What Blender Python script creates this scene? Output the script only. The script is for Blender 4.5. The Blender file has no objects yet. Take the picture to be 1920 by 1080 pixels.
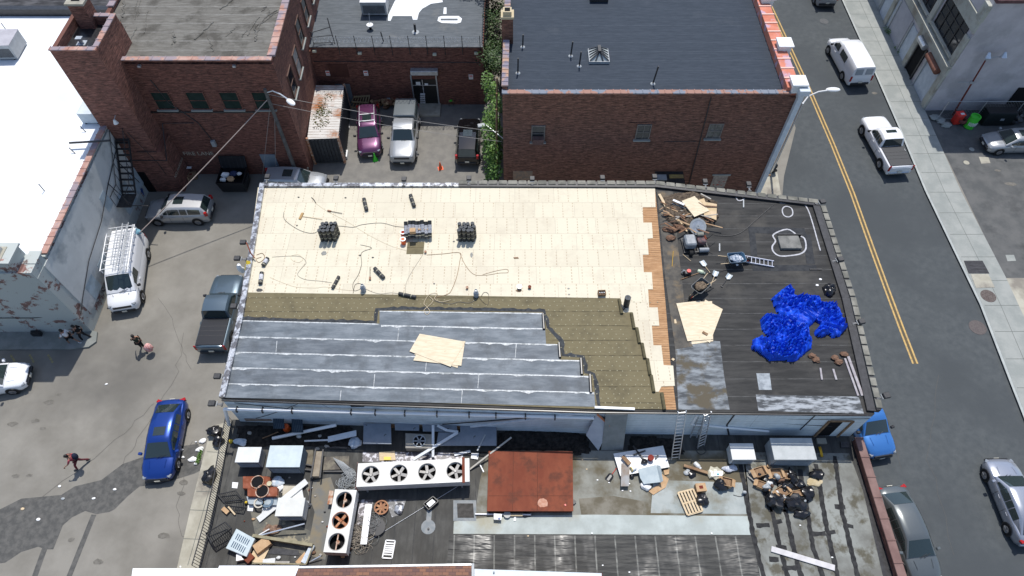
import bpy, bmesh, math, random
from mathutils import Vector, Matrix, noise
R = math.radians
random.seed(7)
S = bpy.context.scene
# ---------------------------------------------------------------- camera
F = 1265.0; TH = math.atan(848 / F); CH = 38.0
cam_d = bpy.data.cameras.new('camera'); cam = bpy.data.objects.new('camera', cam_d); S.collection.objects.link(cam)
cam.location = (0, 0, CH); cam.rotation_euler = (TH, 0, 0)
cam_d.sensor_width = 36; cam_d.lens = F / 1920 * 36; cam_d.clip_end = 600; S.camera = cam
# ---------------------------------------------------------------- world + sun
SUN_EL = R(65); SUN_AZ = R(8)          # azimuth from +Y toward +X
w = bpy.data.worlds.new('World'); S.world = w; w.use_nodes = True
nt = w.node_tree; bg = nt.nodes['Background']
sk = nt.nodes.new('ShaderNodeTexSky'); sk.sky_type = 'NISHITA'; sk.sun_disc = False
sk.sun_elevation = SUN_EL; sk.sun_rotation = SUN_AZ
nt.links.new(sk.outputs[0], bg.inputs[0]); bg.inputs[1].default_value = 0.14
sd = bpy.data.lights.new('sun', 'SUN'); sun = bpy.data.objects.new('sun', sd); S.collection.objects.link(sun)
sd.energy = 3.6; sd.angle = R(0.55); sd.color = (1.0, 0.965, 0.91)
sun.location = (0, 40, 80)
dv = Vector((math.sin(SUN_AZ) * math.cos(SUN_EL), math.cos(SUN_AZ) * math.cos(SUN_EL), math.sin(SUN_EL)))
sun.rotation_euler = (-dv).to_track_quat('-Z', 'Y').to_euler()
S.view_settings.view_transform = 'Standard'; S.view_settings.look = 'None'
S.view_settings.exposure = 0.26; S.view_settings.gamma = 1.0; S.view_settings.use_curve_mapping = False
# ---------------------------------------------------------------- survey: image ray -> real place at height z
MR = 6.2; LR = 3.2
def P(px, py, z=0.0):
    a = (px - 960) / F; b = (540 - py) / F
    c, s = math.cos(TH), math.sin(TH)
    d = Vector((a, b * c + s, b * s - c))
    t = (z - CH) / d.z
    return Vector((d.x * t, d.y * t, z))
# ---------------------------------------------------------------- materials
MATS = {}
def lin(c):
    return tuple((x / 12.92 if x <= .04045 else ((x + .055) / 1.055) ** 2.4) for x in c)
def mat(name, col, col2=None, scale=3.0, rough=0.85, metal=0.0, bump=0.0, detail=6, coat=0.0, lo=0.4, hi=0.6, spec=None, stretch=None, col3=None, scale3=.3, lo3=.5, hi3=.65):
    """base colour(s) in linear albedo, mixed by object-space noise"""
    if name in MATS: return MATS[name]
    m = bpy.data.materials.new(name); m.use_nodes = True; n = m.node_tree; b = n.nodes['Principled BSDF']
    b.inputs['Base Color'].default_value = (*col, 1); b.inputs['Roughness'].default_value = rough
    b.inputs['Metallic'].default_value = metal; b.inputs['Coat Weight'].default_value = coat
    if coat: b.inputs['Coat Roughness'].default_value = .05
    if spec is None and rough > .7: spec = .2
    if spec is not None: b.inputs['Specular IOR Level'].default_value = spec
    if col2 is not None or bump:
        tc = n.nodes.new('ShaderNodeTexCoord'); src = tc.outputs['Object']
        if stretch:
            mp = n.nodes.new('ShaderNodeMapping'); mp.inputs['Scale'].default_value = stretch
            n.links.new(src, mp.inputs[0]); src = mp.outputs[0]
        ns = n.nodes.new('ShaderNodeTexNoise'); ns.inputs['Scale'].default_value = scale; ns.inputs['Detail'].default_value = detail
        ns.inputs['Roughness'].default_value = .62
        n.links.new(src, ns.inputs['Vector'])
        if col2 is not None:
            cr = n.nodes.new('ShaderNodeValToRGB'); cr.color_ramp.elements[0].position = lo; cr.color_ramp.elements[1].position = hi
            cr.color_ramp.elements[0].color = (*col, 1); cr.color_ramp.elements[1].color = (*col2, 1)
            n.links.new(ns.outputs[0], cr.inputs[0]); out = cr.outputs[0]
            if col3 is not None:
                n3 = n.nodes.new('ShaderNodeTexNoise'); n3.inputs['Scale'].default_value = scale3; n3.inputs['Detail'].default_value = 5; n3.inputs['Roughness'].default_value = .6
                n.links.new(tc.outputs['Object'], n3.inputs['Vector'])
                c3 = n.nodes.new('ShaderNodeValToRGB'); c3.color_ramp.elements[0].position = lo3; c3.color_ramp.elements[1].position = hi3
                n.links.new(n3.outputs[0], c3.inputs[0])
                mx = n.nodes.new('ShaderNodeMix'); mx.data_type = 'RGBA'
                n.links.new(c3.outputs[0], mx.inputs[0]); n.links.new(out, mx.inputs[6]); mx.inputs[7].default_value = (*col3, 1); out = mx.outputs[2]
            n.links.new(out, b.inputs['Base Color'])
        if bump:
            bp = n.nodes.new('ShaderNodeBump'); bp.inputs['Strength'].default_value = min(1, bump); bp.inputs['Distance'].default_value = .05
            n.links.new(ns.outputs[0], bp.inputs['Height']); n.links.new(bp.outputs[0], b.inputs['Normal'])
    MATS[name] = m; return m
def nodes(name):
    m = bpy.data.materials.new(name); m.use_nodes = True; MATS[name] = m
    return m, m.node_tree, m.node_tree.nodes['Principled BSDF']
class G:
    """tiny node-graph helper"""
    def __init__(s, nt): s.t = nt
    def n(s, typ, **kw):
        x = s.t.nodes.new(typ)
        for k, v in kw.items(): setattr(x, k, v)
        return x
    def l(s, a, b): s.t.links.new(a, b)
    def math(s, op, a, b=0.0):
        x = s.n('ShaderNodeMath', operation=op)
        for i, v in enumerate((a, b)):
            if isinstance(v, (int, float)): x.inputs[i].default_value = v
            else: s.l(v, x.inputs[i])
        return x.outputs[0]
    def noise(s, vec, scale, detail=5, rough=.6):
        x = s.n('ShaderNodeTexNoise'); x.inputs['Scale'].default_value = scale; x.inputs['Detail'].default_value = detail; x.inputs['Roughness'].default_value = rough
        s.l(vec, x.inputs['Vector']); return x.outputs[0]
    def ramp(s, fac, lo, hi, c0=(0, 0, 0), c1=(1, 1, 1)):
        x = s.n('ShaderNodeValToRGB'); e = x.color_ramp.elements
        e[0].position = lo; e[1].position = hi; e[0].color = (*c0, 1); e[1].color = (*c1, 1)
        s.l(fac, x.inputs[0]); return x.outputs[0]
    def mix(s, fac, a, b, mode='MIX'):
        x = s.n('ShaderNodeMix', data_type='RGBA', blend_type=mode)
        for i, v in ((0, fac), (6, a), (7, b)):
            if isinstance(v, (int, float)): x.inputs[i].default_value = v
            elif isinstance(v, tuple): x.inputs[i].default_value = (*v, 1)
            else: s.l(v, x.inputs[i])
        return x.outputs[2]
    def map(s, vec, scale=(1, 1, 1), loc=(0, 0, 0), rot=(0, 0, 0)):
        x = s.n('ShaderNodeMapping'); x.inputs['Scale'].default_value = scale; x.inputs['Location'].default_value = loc; x.inputs['Rotation'].default_value = rot
        s.l(vec, x.inputs[0]); return x.outputs[0]
    def bump(s, h, b, st=.4, dist=.02):
        x = s.n('ShaderNodeBump'); x.inputs['Strength'].default_value = st; x.inputs['Distance'].default_value = dist
        s.l(h, x.inputs['Height']); s.l(x.outputs[0], b.inputs['Normal'])
def wallvec(g):
    """(along-wall, height) coordinates for a vertical wall of any facing"""
    tc = g.n('ShaderNodeTexCoord'); ge = g.n('ShaderNodeNewGeometry')
    so = g.n('ShaderNodeSeparateXYZ'); g.l(tc.outputs['Object'], so.inputs[0])
    sn = g.n('ShaderNodeSeparateXYZ'); g.l(ge.outputs['True Normal'], sn.inputs[0])
    k = g.math('GREATER_THAN', g.math('ABSOLUTE', sn.outputs[0]), g.math('ABSOLUTE', sn.outputs[1]))
    u = g.math('ADD', g.math('MULTIPLY', so.outputs[1], k), g.math('MULTIPLY', so.outputs[0], g.math('SUBTRACT', 1.0, k)))
    cb = g.n('ShaderNodeCombineXYZ'); g.l(u, cb.inputs[0]); g.l(so.outputs[2], cb.inputs[1])
    return cb.outputs[0], so.outputs[2], tc.outputs['Object']
def brick_mat(name, c1, c2, mortar, stain=(.03, .02, .018), stain_lo=.55, stain_hi=.75, paint=None):
    m, t, b = nodes(name); g = G(t); v, z, ob = wallvec(g)
    br = g.n('ShaderNodeTexBrick'); g.l(v, br.inputs['Vector'])
    br.inputs['Scale'].default_value = 1; br.inputs['Brick Width'].default_value = .22; br.inputs['Row Height'].default_value = .085
    br.inputs['Mortar Size'].default_value = .009; br.inputs['Mortar Smooth'].default_value = .3; br.inputs['Bias'].default_value = -.1
    br.inputs['Color1'].default_value = (*c1, 1); br.inputs['Color2'].default_value = (*c2, 1); br.inputs['Mortar'].default_value = (*mortar, 1)
    n1 = g.noise(ob, .55, 6); n2 = g.noise(g.map(v, (1, .35, 1)), 1.4, 6, .7)
    col = g.mix(g.math('MULTIPLY', g.ramp(n1, .35, .7), .5), br.outputs[0], tuple(x * 1.45 for x in c1))
    col = g.mix(g.math('MULTIPLY', g.ramp(n2, stain_lo, stain_hi), .6), col, stain)
    rw = g.noise(g.map(v, (1.6, 11, 1)), 1.0, 2, .9); col = g.mix(g.math('MULTIPLY', g.ramp(rw, .5, .62), .6), col, tuple(min(1, x * 1.9 + .006) for x in c2))
    rw = g.noise(g.map(v, (1.5, 10, 1), (7, 3, 0)), 1.1, 2, .9); col = g.mix(g.math('MULTIPLY', g.ramp(rw, .5, .6), .7), col, tuple(x * .3 for x in c1))
    if paint:
        for (pc, sc, lo, hi) in paint:
            col = g.mix(g.ramp(g.noise(ob, sc, 10, .7), lo, hi), col, pc)
    g.l(col, b.inputs['Base Color']); b.inputs['Roughness'].default_value = .9
    g.bump(br.outputs['Fac'], b, .5, -.01)
    return m
def lapped(name, c1, c2, period, axis=1, line=(.5, .5, .5), lw=.06, streak=(1, 6, 1), sc=1.2, rough=.8, lo=.4, hi=.65, dirt=None, dlo=.55, dhi=.7, dsc=.35, spec=.2):
    """sheet surface with seams every `period` metres along one axis"""
    m, t, b = nodes(name); g = G(t); tc = g.n('ShaderNodeTexCoord'); ob = tc.outputs['Object']
    so = g.n('ShaderNodeSeparateXYZ'); g.l(ob, so.inputs[0])
    wob = g.math('MULTIPLY', g.math('SUBTRACT', g.noise(ob, .8, 4), .5), .06)
    f = g.math('FRACT', g.math('DIVIDE', g.math('ADD', so.outputs[axis], wob), period))
    seam = g.math('LESS_THAN', f, lw)
    col = g.ramp(g.noise(g.map(ob, streak), sc, 8, .65), lo, hi, c1, c2)
    if dirt: col = g.mix(g.ramp(g.noise(ob, dsc, 8, .65), dlo, dhi), col, dirt)
    col = g.mix(g.math('MULTIPLY', seam, g.ramp(g.noise(ob, 2.5, 5), .3, .62)), col, line)
    g.l(col, b.inputs['Base Color']); b.inputs['Roughness'].default_value = rough; b.inputs['Specular IOR Level'].default_value = spec
    g.bump(g.math('ADD', g.math('MULTIPLY', seam, .6), g.noise(ob, 5, 6)), b, .35, .02)
    return m
# ---------------------------------------------------------------- meshes and objects
ORG = {}
class MB:
    def __init__(s): s.v = []; s.f = []; s.mi = []; s.k = 0
    def add(s, vs, fs):
        o = len(s.v); s.v += [Vector(p) for p in vs]
        for f in fs: s.f.append([o + i for i in f]); s.mi.append(s.k)
        return s
    def box(s, c, d, rz=0.0, tilt=None):
        """c = centre, d = full size"""
        M = Matrix.Rotation(rz, 3, 'Z')
        if tilt is not None: M = M @ tilt
        hx, hy, hz = d[0] / 2, d[1] / 2, d[2] / 2
        vs = [Vector(c) + M @ Vector((x * hx, y * hy, z * hz)) for x, y, z in
              ((-1,-1,-1),(1,-1,-1),(1,1,-1),(-1,1,-1),(-1,-1,1),(1,-1,1),(1,1,1),(-1,1,1))]
        return s.add(vs, [(0,3,2,1),(4,5,6,7),(0,1,5,4),(1,2,6,5),(2,3,7,6),(3,0,4,7)])
    def prism(s, poly, z0, z1):
        n = len(poly); a = sum(poly[i][0] * poly[(i + 1) % n][1] - poly[(i + 1) % n][0] * poly[i][1] for i in range(n))
        if a < 0: poly = poly[::-1]
        vs = [(p[0], p[1], z0) for p in poly] + [(p[0], p[1], z1) for p in poly]
        return s.add(vs, [tuple(range(n - 1, -1, -1)), tuple(range(n, 2 * n))] + [(i, (i + 1) % n, n + (i + 1) % n, n + i) for i in range(n)])
    def sheet(s, poly, z):
        n = len(poly); a = sum(poly[i][0] * poly[(i + 1) % n][1] - poly[(i + 1) % n][0] * poly[i][1] for i in range(n))
        if a < 0: poly = poly[::-1]
        return s.add([(p[0], p[1], z) for p in poly], [tuple(range(n))])
    def wall(s, a, b, th, z0, z1):
        a = Vector((a[0], a[1])); b = Vector((b[0], b[1])); d = (b - a).normalized(); n = Vector((-d.y, d.x)) * th / 2
        return s.prism([a + n, b + n, b - n, a - n], z0, z1)
    def beam(s, p, q, wd, ht):
        """rectangular bar between two points"""
        p = Vector(p); q = Vector(q); d = q - p; L = d.length
        M = d.to_track_quat('X', 'Z').to_matrix()
        return s.boxM((p + q) / 2, (L, wd, ht), M)
    def boxM(s, c, d, M):
        hx, hy, hz = d[0] / 2, d[1] / 2, d[2] / 2
        vs = [Vector(c) + M @ Vector((x * hx, y * hy, z * hz)) for x, y, z in
              ((-1,-1,-1),(1,-1,-1),(1,1,-1),(-1,1,-1),(-1,-1,1),(1,-1,1),(1,1,1),(-1,1,1))]
        return s.add(vs, [(0,3,2,1),(4,5,6,7),(0,1,5,4),(1,2,6,5),(2,3,7,6),(3,0,4,7)])
    def cyl(s, p, q, r, n=12, r2=None, cap=True):
        p = Vector(p); q = Vector(q); r2 = r if r2 is None else r2
        M = (q - p).to_track_quat('Z', 'Y').to_matrix(); vs = []
        for k, (c, rr) in enumerate(((p, r), (q, r2))):
            for i in range(n):
                t = 2 * math.pi * i / n; vs.append(c + M @ Vector((rr * math.cos(t), rr * math.sin(t), 0)))
        fs = [(i, (i + 1) % n, n + (i + 1) % n, n + i) for i in range(n)]
        if cap: fs += [tuple(range(n - 1, -1, -1)), tuple(range(n, 2 * n))]
        return s.add(vs, fs)
    def ring(s, c, r0, r1, h, n=20, axis=Vector((0, 0, 1)), a0=0, a1=2 * math.pi):
        """annulus with thickness"""
        M = Vector(axis).to_track_quat('Z', 'Y').to_matrix(); vs = []; full = abs(a1 - a0 - 2 * math.pi) < 1e-6
        m = n if full else n + 1
        for i in range(m):
            t = a0 + (a1 - a0) * i / n
            for rr, z in ((r0, 0), (r1, 0), (r1, h), (r0, h)):
                vs.append(Vector(c) + M @ Vector((rr * math.cos(t), rr * math.sin(t), z)))
        fs = []
        for i in range(n):
            j = (i + 1) % m
            for k in range(4): fs.append((4 * i + k, 4 * j + k, 4 * j + (k + 1) % 4, 4 * i + (k + 1) % 4)[::-1])
        if not full: fs += [(0, 1, 2, 3), tuple(4 * (m - 1) + k for k in (3, 2, 1, 0))]
        return s.add(vs, fs)
    def tube(s, pts, r, n=6):
        pts = [Vector(p) for p in pts]; vs = []
        for i, p in enumerate(pts):
            d = (pts[min(i + 1, len(pts) - 1)] - pts[max(i - 1, 0)])
            if d.length < 1e-6: d = Vector((1, 0, 0))
            M = d.to_track_quat('Z', 'Y').to_matrix()
            for k in range(n):
                t = 2 * math.pi * k / n; vs.append(p + M @ Vector((r * math.cos(t), r * math.sin(t), 0)))
        fs = []
        for i in range(len(pts) - 1):
            for k in range(n): fs.append((i * n + k, i * n + (k + 1) % n, (i + 1) * n + (k + 1) % n, (i + 1) * n + k))
        fs += [tuple(range(n - 1, -1, -1)), tuple(range((len(pts) - 1) * n, len(pts) * n))]
        return s.add(vs, fs)
    def loft(s, rings, closed=True, caps=True):
        n = len(rings[0]); vs = [p for r in rings for p in r]; fs = []
        for i in range(len(rings) - 1):
            for k in range(n if closed else n - 1):
                fs.append((i * n + k, i * n + (k + 1) % n, (i + 1) * n + (k + 1) % n, (i + 1) * n + k))
        if caps: fs += [tuple(range(n - 1, -1, -1)), tuple(range((len(rings) - 1) * n, len(rings) * n))]
        return s.add(vs, fs)
    def ell(s, c, r, n=10, m=7, jit=0.0, M=None):
        vs = []; c = Vector(c)
        for j in range(1, m):
            ph = math.pi * j / m
            for i in range(n):
                t = 2 * math.pi * i / n; k = 1 + random.uniform(-jit, jit)
                q = Vector((r[0] * math.sin(ph) * math.cos(t) * k, r[1] * math.sin(ph) * math.sin(t) * k, r[2] * math.cos(ph) * k))
                vs.append(c + (M @ q if M else q))
        top = Vector((0, 0, r[2])); bot = -top
        vs += [c + (M @ top if M else top), c + (M @ bot if M else bot)]
        a = len(vs) - 2; fs = [(j * n + i, (j + 1) * n + i, (j + 1) * n + (i + 1) % n, j * n + (i + 1) % n) for j in range(m - 2) for i in range(n)]
        fs += [(a, i, (i + 1) % n) for i in range(n)] + [(a + 1, (m - 2) * n + (i + 1) % n, (m - 2) * n + i) for i in range(n)]
        return s.add(vs, fs)
    def build(s, name, m, parent=None, smooth=False, bevel=0.0, origin=None):
        if parent is not None: o = ORG[parent.name]
        elif origin is not None: o = Vector(origin)
        else:
            xs = [p.x for p in s.v]; ys = [p.y for p in s.v]; zs = [p.z for p in s.v]
            o = Vector(((min(xs) + max(xs)) / 2, (min(ys) + max(ys)) / 2, min(zs)))
        me = bpy.data.meshes.new(name); me.from_pydata([p - o for p in s.v], [], s.f)
        for mm in (m if isinstance(m, (list, tuple)) else [m]): me.materials.append(mm)
        if isinstance(m, (list, tuple)): me.polygons.foreach_set('material_index', s.mi)
        bm = bmesh.new(); bm.from_mesh(me)
        if bevel: bmesh.ops.bevel(bm, geom=bm.edges[:], offset=bevel, segments=1, affect='EDGES', clamp_overlap=True)
        bm.to_mesh(me); bm.free()
        if smooth:
            for p in me.polygons: p.use_smooth = True
            me.set_sharp_from_angle(angle=R(smooth if smooth is not True else 35))
        ob = bpy.data.objects.new(name, me); S.collection.objects.link(ob)
        if parent is not None: ob.parent = parent; ORG[ob.name] = o
        else: ob.location = o; ORG[ob.name] = o
        return ob
def tag(o, label=None, cat=None, group=None, kind=None):
    if label: o['label'] = label
    if cat: o['category'] = cat
    if group: o['group'] = group
    if kind: o['kind'] = kind
    return o
def thing(name, label, cat, loc, rz=0.0, group=None, local=False):
    """Empty at the thing's base. Parts are written in world metres, or in local metres when local=True"""
    o = bpy.data.objects.new(name, None); S.collection.objects.link(o); o.empty_display_size = .3
    o.location = loc; o.rotation_euler = (0, 0, rz); ORG[o.name] = Vector((0, 0, 0)) if local else Vector(loc)
    return tag(o, label, cat, group)
def copy_tree(o, parent=None):
    c = o.copy(); S.collection.objects.link(c); c.parent = parent; ORG[c.name] = ORG[o.name]
    for ch in list(o.children): copy_tree(ch, c)
    return c
def struct(name, mb, m, **k): return tag(mb.build(name, m, **k), kind='structure')
def XY(pts, z): return [P(x, y, z) for x, y in pts]
# ---------------------------------------------------------------- shared materials
M_lot = mat('lot_asphalt', (.18,.169,.146), (.24,.227,.199), .45, bump=.25, detail=12, lo=.35, hi=.65, col3=(.13,.123,.11), scale3=.09, lo3=.52, hi3=.7)
M_yard = mat('yard_asphalt', (.16,.153,.14), (.2,.19,.17), 1.2, bump=.2, detail=10)
M_street = mat('street_asphalt', (.063,.071,.075), (.083,.091,.094), 2.0, bump=.2, detail=14, lo=.35, hi=.65, col3=(.06,.067,.071), scale3=.12, lo3=.45, hi3=.6)
M_lot2 = mat('side_lot_asphalt', (.085,.088,.088), (.12,.12,.117), .7, bump=.25, detail=12, col3=(.06,.062,.062), scale3=.5, lo3=.55, hi3=.72)
M_conc = mat('pavement_concrete', (.25,.265,.25), (.31,.32,.30), .8, bump=.15, detail=10)
M_concw = mat('worn_concrete', (.33,.31,.25), (.42,.40,.33), .9, bump=.15, detail=10, col3=(.22,.2,.17), scale3=.5)
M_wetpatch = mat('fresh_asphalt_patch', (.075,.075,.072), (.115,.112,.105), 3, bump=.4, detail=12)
M_yellow = mat('road_yellow_paint', (.56,.37,.13), (.4,.28,.13), 5, detail=10, col3=(.2,.17,.11), scale3=6, lo3=.6, hi3=.7)
M_fade = mat('faded_yellow_paint', (.3,.26,.12), (.2,.18,.12), 5)
M_white = mat('white_paint', (.78,.78,.77), (.7,.7,.69), 2, rough=.5)
M_wplas = mat('white_plastic', (.8,.8,.8), rough=.4)
M_black = mat('black_metal', (.018,.018,.02), (.035,.035,.037), 6, rough=.5)
M_blackp = mat('black_plastic', (.014,.014,.016), rough=.32)
M_dark = mat('dark_void', (.008,.008,.009), rough=.9)
M_steel = mat('galvanised_steel', (.42,.44,.46), (.55,.57,.58), 4, rough=.4, metal=.6)
M_alu = mat('aluminium', (.62,.64,.66), (.72,.74,.76), 5, rough=.35, metal=.7)
M_grey = mat('grey_sheet_metal', (.30,.32,.33), (.36,.38,.39), 2, rough=.45)
M_rust = mat('rusted_steel', (.16,.043,.024), (.205,.06,.032), 1.1, rough=.8, bump=.1, detail=9, col3=(.115,.04,.025), scale3=1.6, lo3=.5, hi3=.66, stretch=(1,.5,1))
M_rustl = mat('light_rust', (.32,.13,.06), (.5,.4,.32), 5, rough=.8)
M_wood = mat('raw_lumber', (.55,.42,.26), (.62,.5,.34), 3, stretch=(1,6,1))
M_oldwood = mat('weathered_board', (.2,.12,.07), (.3,.2,.12), 3)
M_card = mat('cardboard', (.42,.27,.15), (.5,.34,.2), 3)
M_bag = mat('black_bin_bag', (.012,.012,.014), rough=.25, bump=.0)
M_glass = mat('vehicle_glass', (.022,.034,.034), rough=.04, spec=1.0)
M_wglass = mat('window_glass', (.02,.024,.028), rough=.08, spec=.8)
M_tyre = mat('tyre_rubber', (.02,.02,.02), rough=.8)
M_rim = mat('wheel_alloy', (.35,.35,.36), rough=.3, metal=.8)
M_red = mat('red_paint', (.55,.03,.02), rough=.4)
M_orange = mat('orange_paint', (.75,.11,.02), rough=.45)
M_green = mat('green_plastic', (.06,.55,.04), rough=.4)
M_blue = mat('blue_plastic', (.02,.06,.25), rough=.4)
M_yel = mat('yellow_plastic', (.7,.5,.03), rough=.45)
M_terra = mat('terracotta_coping', (.36,.19,.15), (.46,.30,.25), 1.4, rough=.75, detail=5, col3=(.28,.23,.25), scale3=1.0, lo3=.48, hi3=.55)
M_skin = mat('skin', (.32,.17,.11), rough=.6)
M_hair = mat('hair', (.01,.008,.007), rough=.6)
BR_dark = brick_mat('dark_red_brick', (.13,.047,.033), (.175,.07,.048), (.08,.06,.052), stain=(.035,.018,.014), stain_lo=.5, stain_hi=.75)
BR_tower = brick_mat('tower_brick', (.155,.06,.042), (.205,.086,.062), (.09,.07,.06), stain=(.05,.024,.018), stain_lo=.58, stain_hi=.8)
BR_brown = brick_mat('brown_brick', (.135,.058,.04), (.18,.085,.058), (.085,.064,.052), stain=(.03,.016,.012), stain_lo=.52, stain_hi=.74)
BR_paint = brick_mat('peeling_painted_brick', (.18,.09,.075), (.22,.12,.1), (.2,.18,.17), stain_lo=.9, stain_hi=.99, paint=[((.42,.45,.43), 1.1, .42, .45)])
M_membr = lapped('grey_roof_membrane', (.085,.096,.106), (.125,.138,.15), 1.0, 1, line=(.055,.06,.066), lw=.04, dirt=(.16,.16,.155), dlo=.6, dhi=.75)
M_wrink = lapped('wrinkled_brown_grey_membrane', (.115,.108,.095), (.175,.168,.15), .95, 1, line=(.24,.235,.22), lw=.06, dirt=(.075,.07,.06), dlo=.5, dhi=.62, dsc=.5)
M_navy = lapped('dark_slate_membrane', (.022,.032,.047), (.034,.045,.063), .95, 1, line=(.06,.075,.095), lw=.035, dirt=(.05,.06,.075), dlo=.6, dhi=.8, dsc=.3, rough=.7)
M_wroof = mat('white_coated_roof', (.72,.74,.76), (.82,.84,.86), .5, rough=.6, bump=.25, detail=8, col3=(.6,.63,.68), scale3=.35, lo3=.56, hi3=.7)
# main roof surfaces
M_oldroof = lapped('old_dark_roofing', (.024,.024,.024), (.048,.047,.045), 1.0, 1, line=(.085,.085,.083), lw=.05, streak=(.5, 3, 1), sc=1.0, dirt=(.075,.07,.062), dlo=.52, dhi=.75, dsc=.45, rough=.7)
M_blueroll = lapped('new_slate_blue_roofing', (.10,.12,.14), (.185,.208,.23), 500.0, 1, line=(0, 0, 0), lw=0, streak=(.5, 2.2, 1), sc=1.4, dirt=(.08,.092,.105), dlo=.5, dhi=.7, dsc=.9, rough=.55)
M_bleed = mat('bitumen_lap_bleed', (.3,.32,.33), (.5,.52,.53), 7, rough=.5, col3=(.15,.17,.18), scale3=2.0, lo3=.55, hi3=.65)
M_bitum = mat('black_bitumen', (.014,.014,.016), (.03,.03,.033), 5, rough=.35)
M_silver = mat('silver_flashing', (.45,.47,.5), (.12,.12,.13), 3.2, rough=.3, metal=.5, detail=8, bump=.5, lo=.45, hi=.55)
M_olive = lapped('olive_base_sheet', (.145,.122,.068), (.175,.148,.086), .91, 1, line=(.07,.058,.034), lw=.06, streak=(1.5, 6, 1), sc=1.6, lo=.3, hi=.7, dirt=(.11,.093,.055), dlo=.5, dhi=.7, dsc=1.2)
def ply_mat():
    m, t, b = nodes('plywood_deck'); g = G(t); tc = g.n('ShaderNodeTexCoord'); ob = tc.outputs['Object']
    br = g.n('ShaderNodeTexBrick'); g.l(g.map(ob, loc=(.4, .25, 0)), br.inputs['Vector']); br.inputs['Scale'].default_value = 1
    br.inputs['Brick Width'].default_value = 2.44; br.inputs['Row Height'].default_value = 1.22; br.inputs['Mortar Size'].default_value = .007; br.inputs['Mortar Smooth'].default_value = .2
    br.inputs['Color1'].default_value = (.61,.56,.425, 1); br.inputs['Color2'].default_value = (.545,.49,.37, 1); br.inputs['Mortar'].default_value = (.30,.23,.16, 1); br.inputs['Bias'].default_value = -.35
    so = g.n('ShaderNodeSeparateXYZ'); g.l(ob, so.inputs[0])
    row = g.math('FLOOR', g.math('DIVIDE', g.math('ADD', so.outputs[1], .25), 1.22))
    sh = g.math('MULTIPLY', g.math('FRACT', g.math('MULTIPLY', row, .377)), .6)
    fx = g.math('FRACT', g.math('DIVIDE', g.math('ADD', so.outputs[0], sh), .61))
    line = g.math('LESS_THAN', fx, .085)
    fy = g.math('LESS_THAN', g.math('FRACT', g.math('DIVIDE', so.outputs[1], .21)), .55)
    k = g.ramp(g.noise(g.map(ob, (1.2, .5, 1)), 1.3, 6, .7), .38, .55)
    d = g.math('MULTIPLY', g.math('MULTIPLY', line, fy), g.math('MULTIPLY', k, .62))
    grain = g.ramp(g.noise(g.map(ob, (.7, 6, 1)), 2.2, 8, .7), .3, .75)
    col = g.mix(g.math('MULTIPLY', grain, .3), br.outputs[0], (.66,.60,.49))
    col = g.mix(d, col, (.3,.18,.09))
    col = g.mix(g.math('MULTIPLY', g.ramp(g.noise(ob, .6, 9, .75), .5, .72), .5), col, (.43,.36,.27))
    knots = g.n('ShaderNodeTexVoronoi'); knots.inputs['Scale'].default_value = 2.3; g.l(g.map(ob, (1, 2, 1)), knots.inputs['Vector'])
    col = g.mix(g.math('MULTIPLY', g.math('LESS_THAN', knots.outputs['Distance'], .045), .4), col, (.3,.2,.11))
    g.l(col, b.inputs['Base Color']); b.inputs['Roughness'].default_value = .75
    return m
M_ply = ply_mat()
M_plyl = mat('loose_plywood', (.60,.50,.35), (.70,.60,.44), 1.6, stretch=(1, 5, 1), rough=.75, col3=(.45,.34,.2), scale3=3.5, lo3=.66, hi3=.7)
M_plank = lapped('old_plank_deck', (.33,.18,.085), (.5,.3,.16), .14, 1, line=(.08,.05,.03), lw=.16, streak=(.6, 6, 1), sc=2.5)
M_siding = lapped('pale_blue_siding', (.56,.63,.67), (.66,.72,.75), .23, 2, line=(.28,.33,.36), lw=.12, streak=(2, 2, .5), sc=.8, dirt=(.44,.48,.49), dlo=.5, dhi=.7)
# low roof
M_lowroof = lapped('low_roof_bitumen', (.055,.054,.05), (.1,.098,.09), 1.0, 0, line=(.045,.045,.045), lw=.05, streak=(3, .8, 1), sc=.8, dirt=(.055,.053,.048), dlo=.45, dhi=.65, dsc=.4)
M_stripe = lapped('ribbed_dark_roofing', (.03,.03,.028), (.075,.073,.066), 1.0, 0, line=(.2,.2,.18), lw=.07, streak=(.35, 3.5, 1), sc=1.8, rough=.5, spec=.5)
t_ = M_stripe.node_tree; g = G(t_); tc = g.n('ShaderNodeTexCoord'); bs_ = t_.nodes['Principled BSDF']
g.bump(g.noise(g.map(tc.outputs['Object'], (.9, 4.2, 1)), 1.0, 2, .5), bs_, 1.0, .09)
g.l(g.ramp(g.noise(g.map(tc.outputs['Object'], (.9, .5, 1)), .7, 3), .46, .62, (.8,.8,.8), (.34,.34,.34)), bs_.inputs['Roughness'])
M_tan = mat('stained_grey_roof_coat', (.19,.19,.165), (.25,.25,.22), .8, detail=12, col3=(.115,.098,.065), scale3=.5, lo3=.4, hi3=.56)
M_pale = mat('pale_roof_coat', (.34,.37,.35), (.42,.46,.44), .9, detail=9, col3=(.32,.29,.2), scale3=.4, lo3=.5, hi3=.7)
M_tiled = mat('weathered_grey_roofing', (.15,.15,.135), (.25,.26,.24), .55, detail=12, col3=(.1,.093,.07), scale3=1.2, lo3=.5, hi3=.62)
M_debris = mat('black_roof_debris', (.012,.011,.01), (.035,.03,.026), 5, bump=.8, detail=12)
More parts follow.
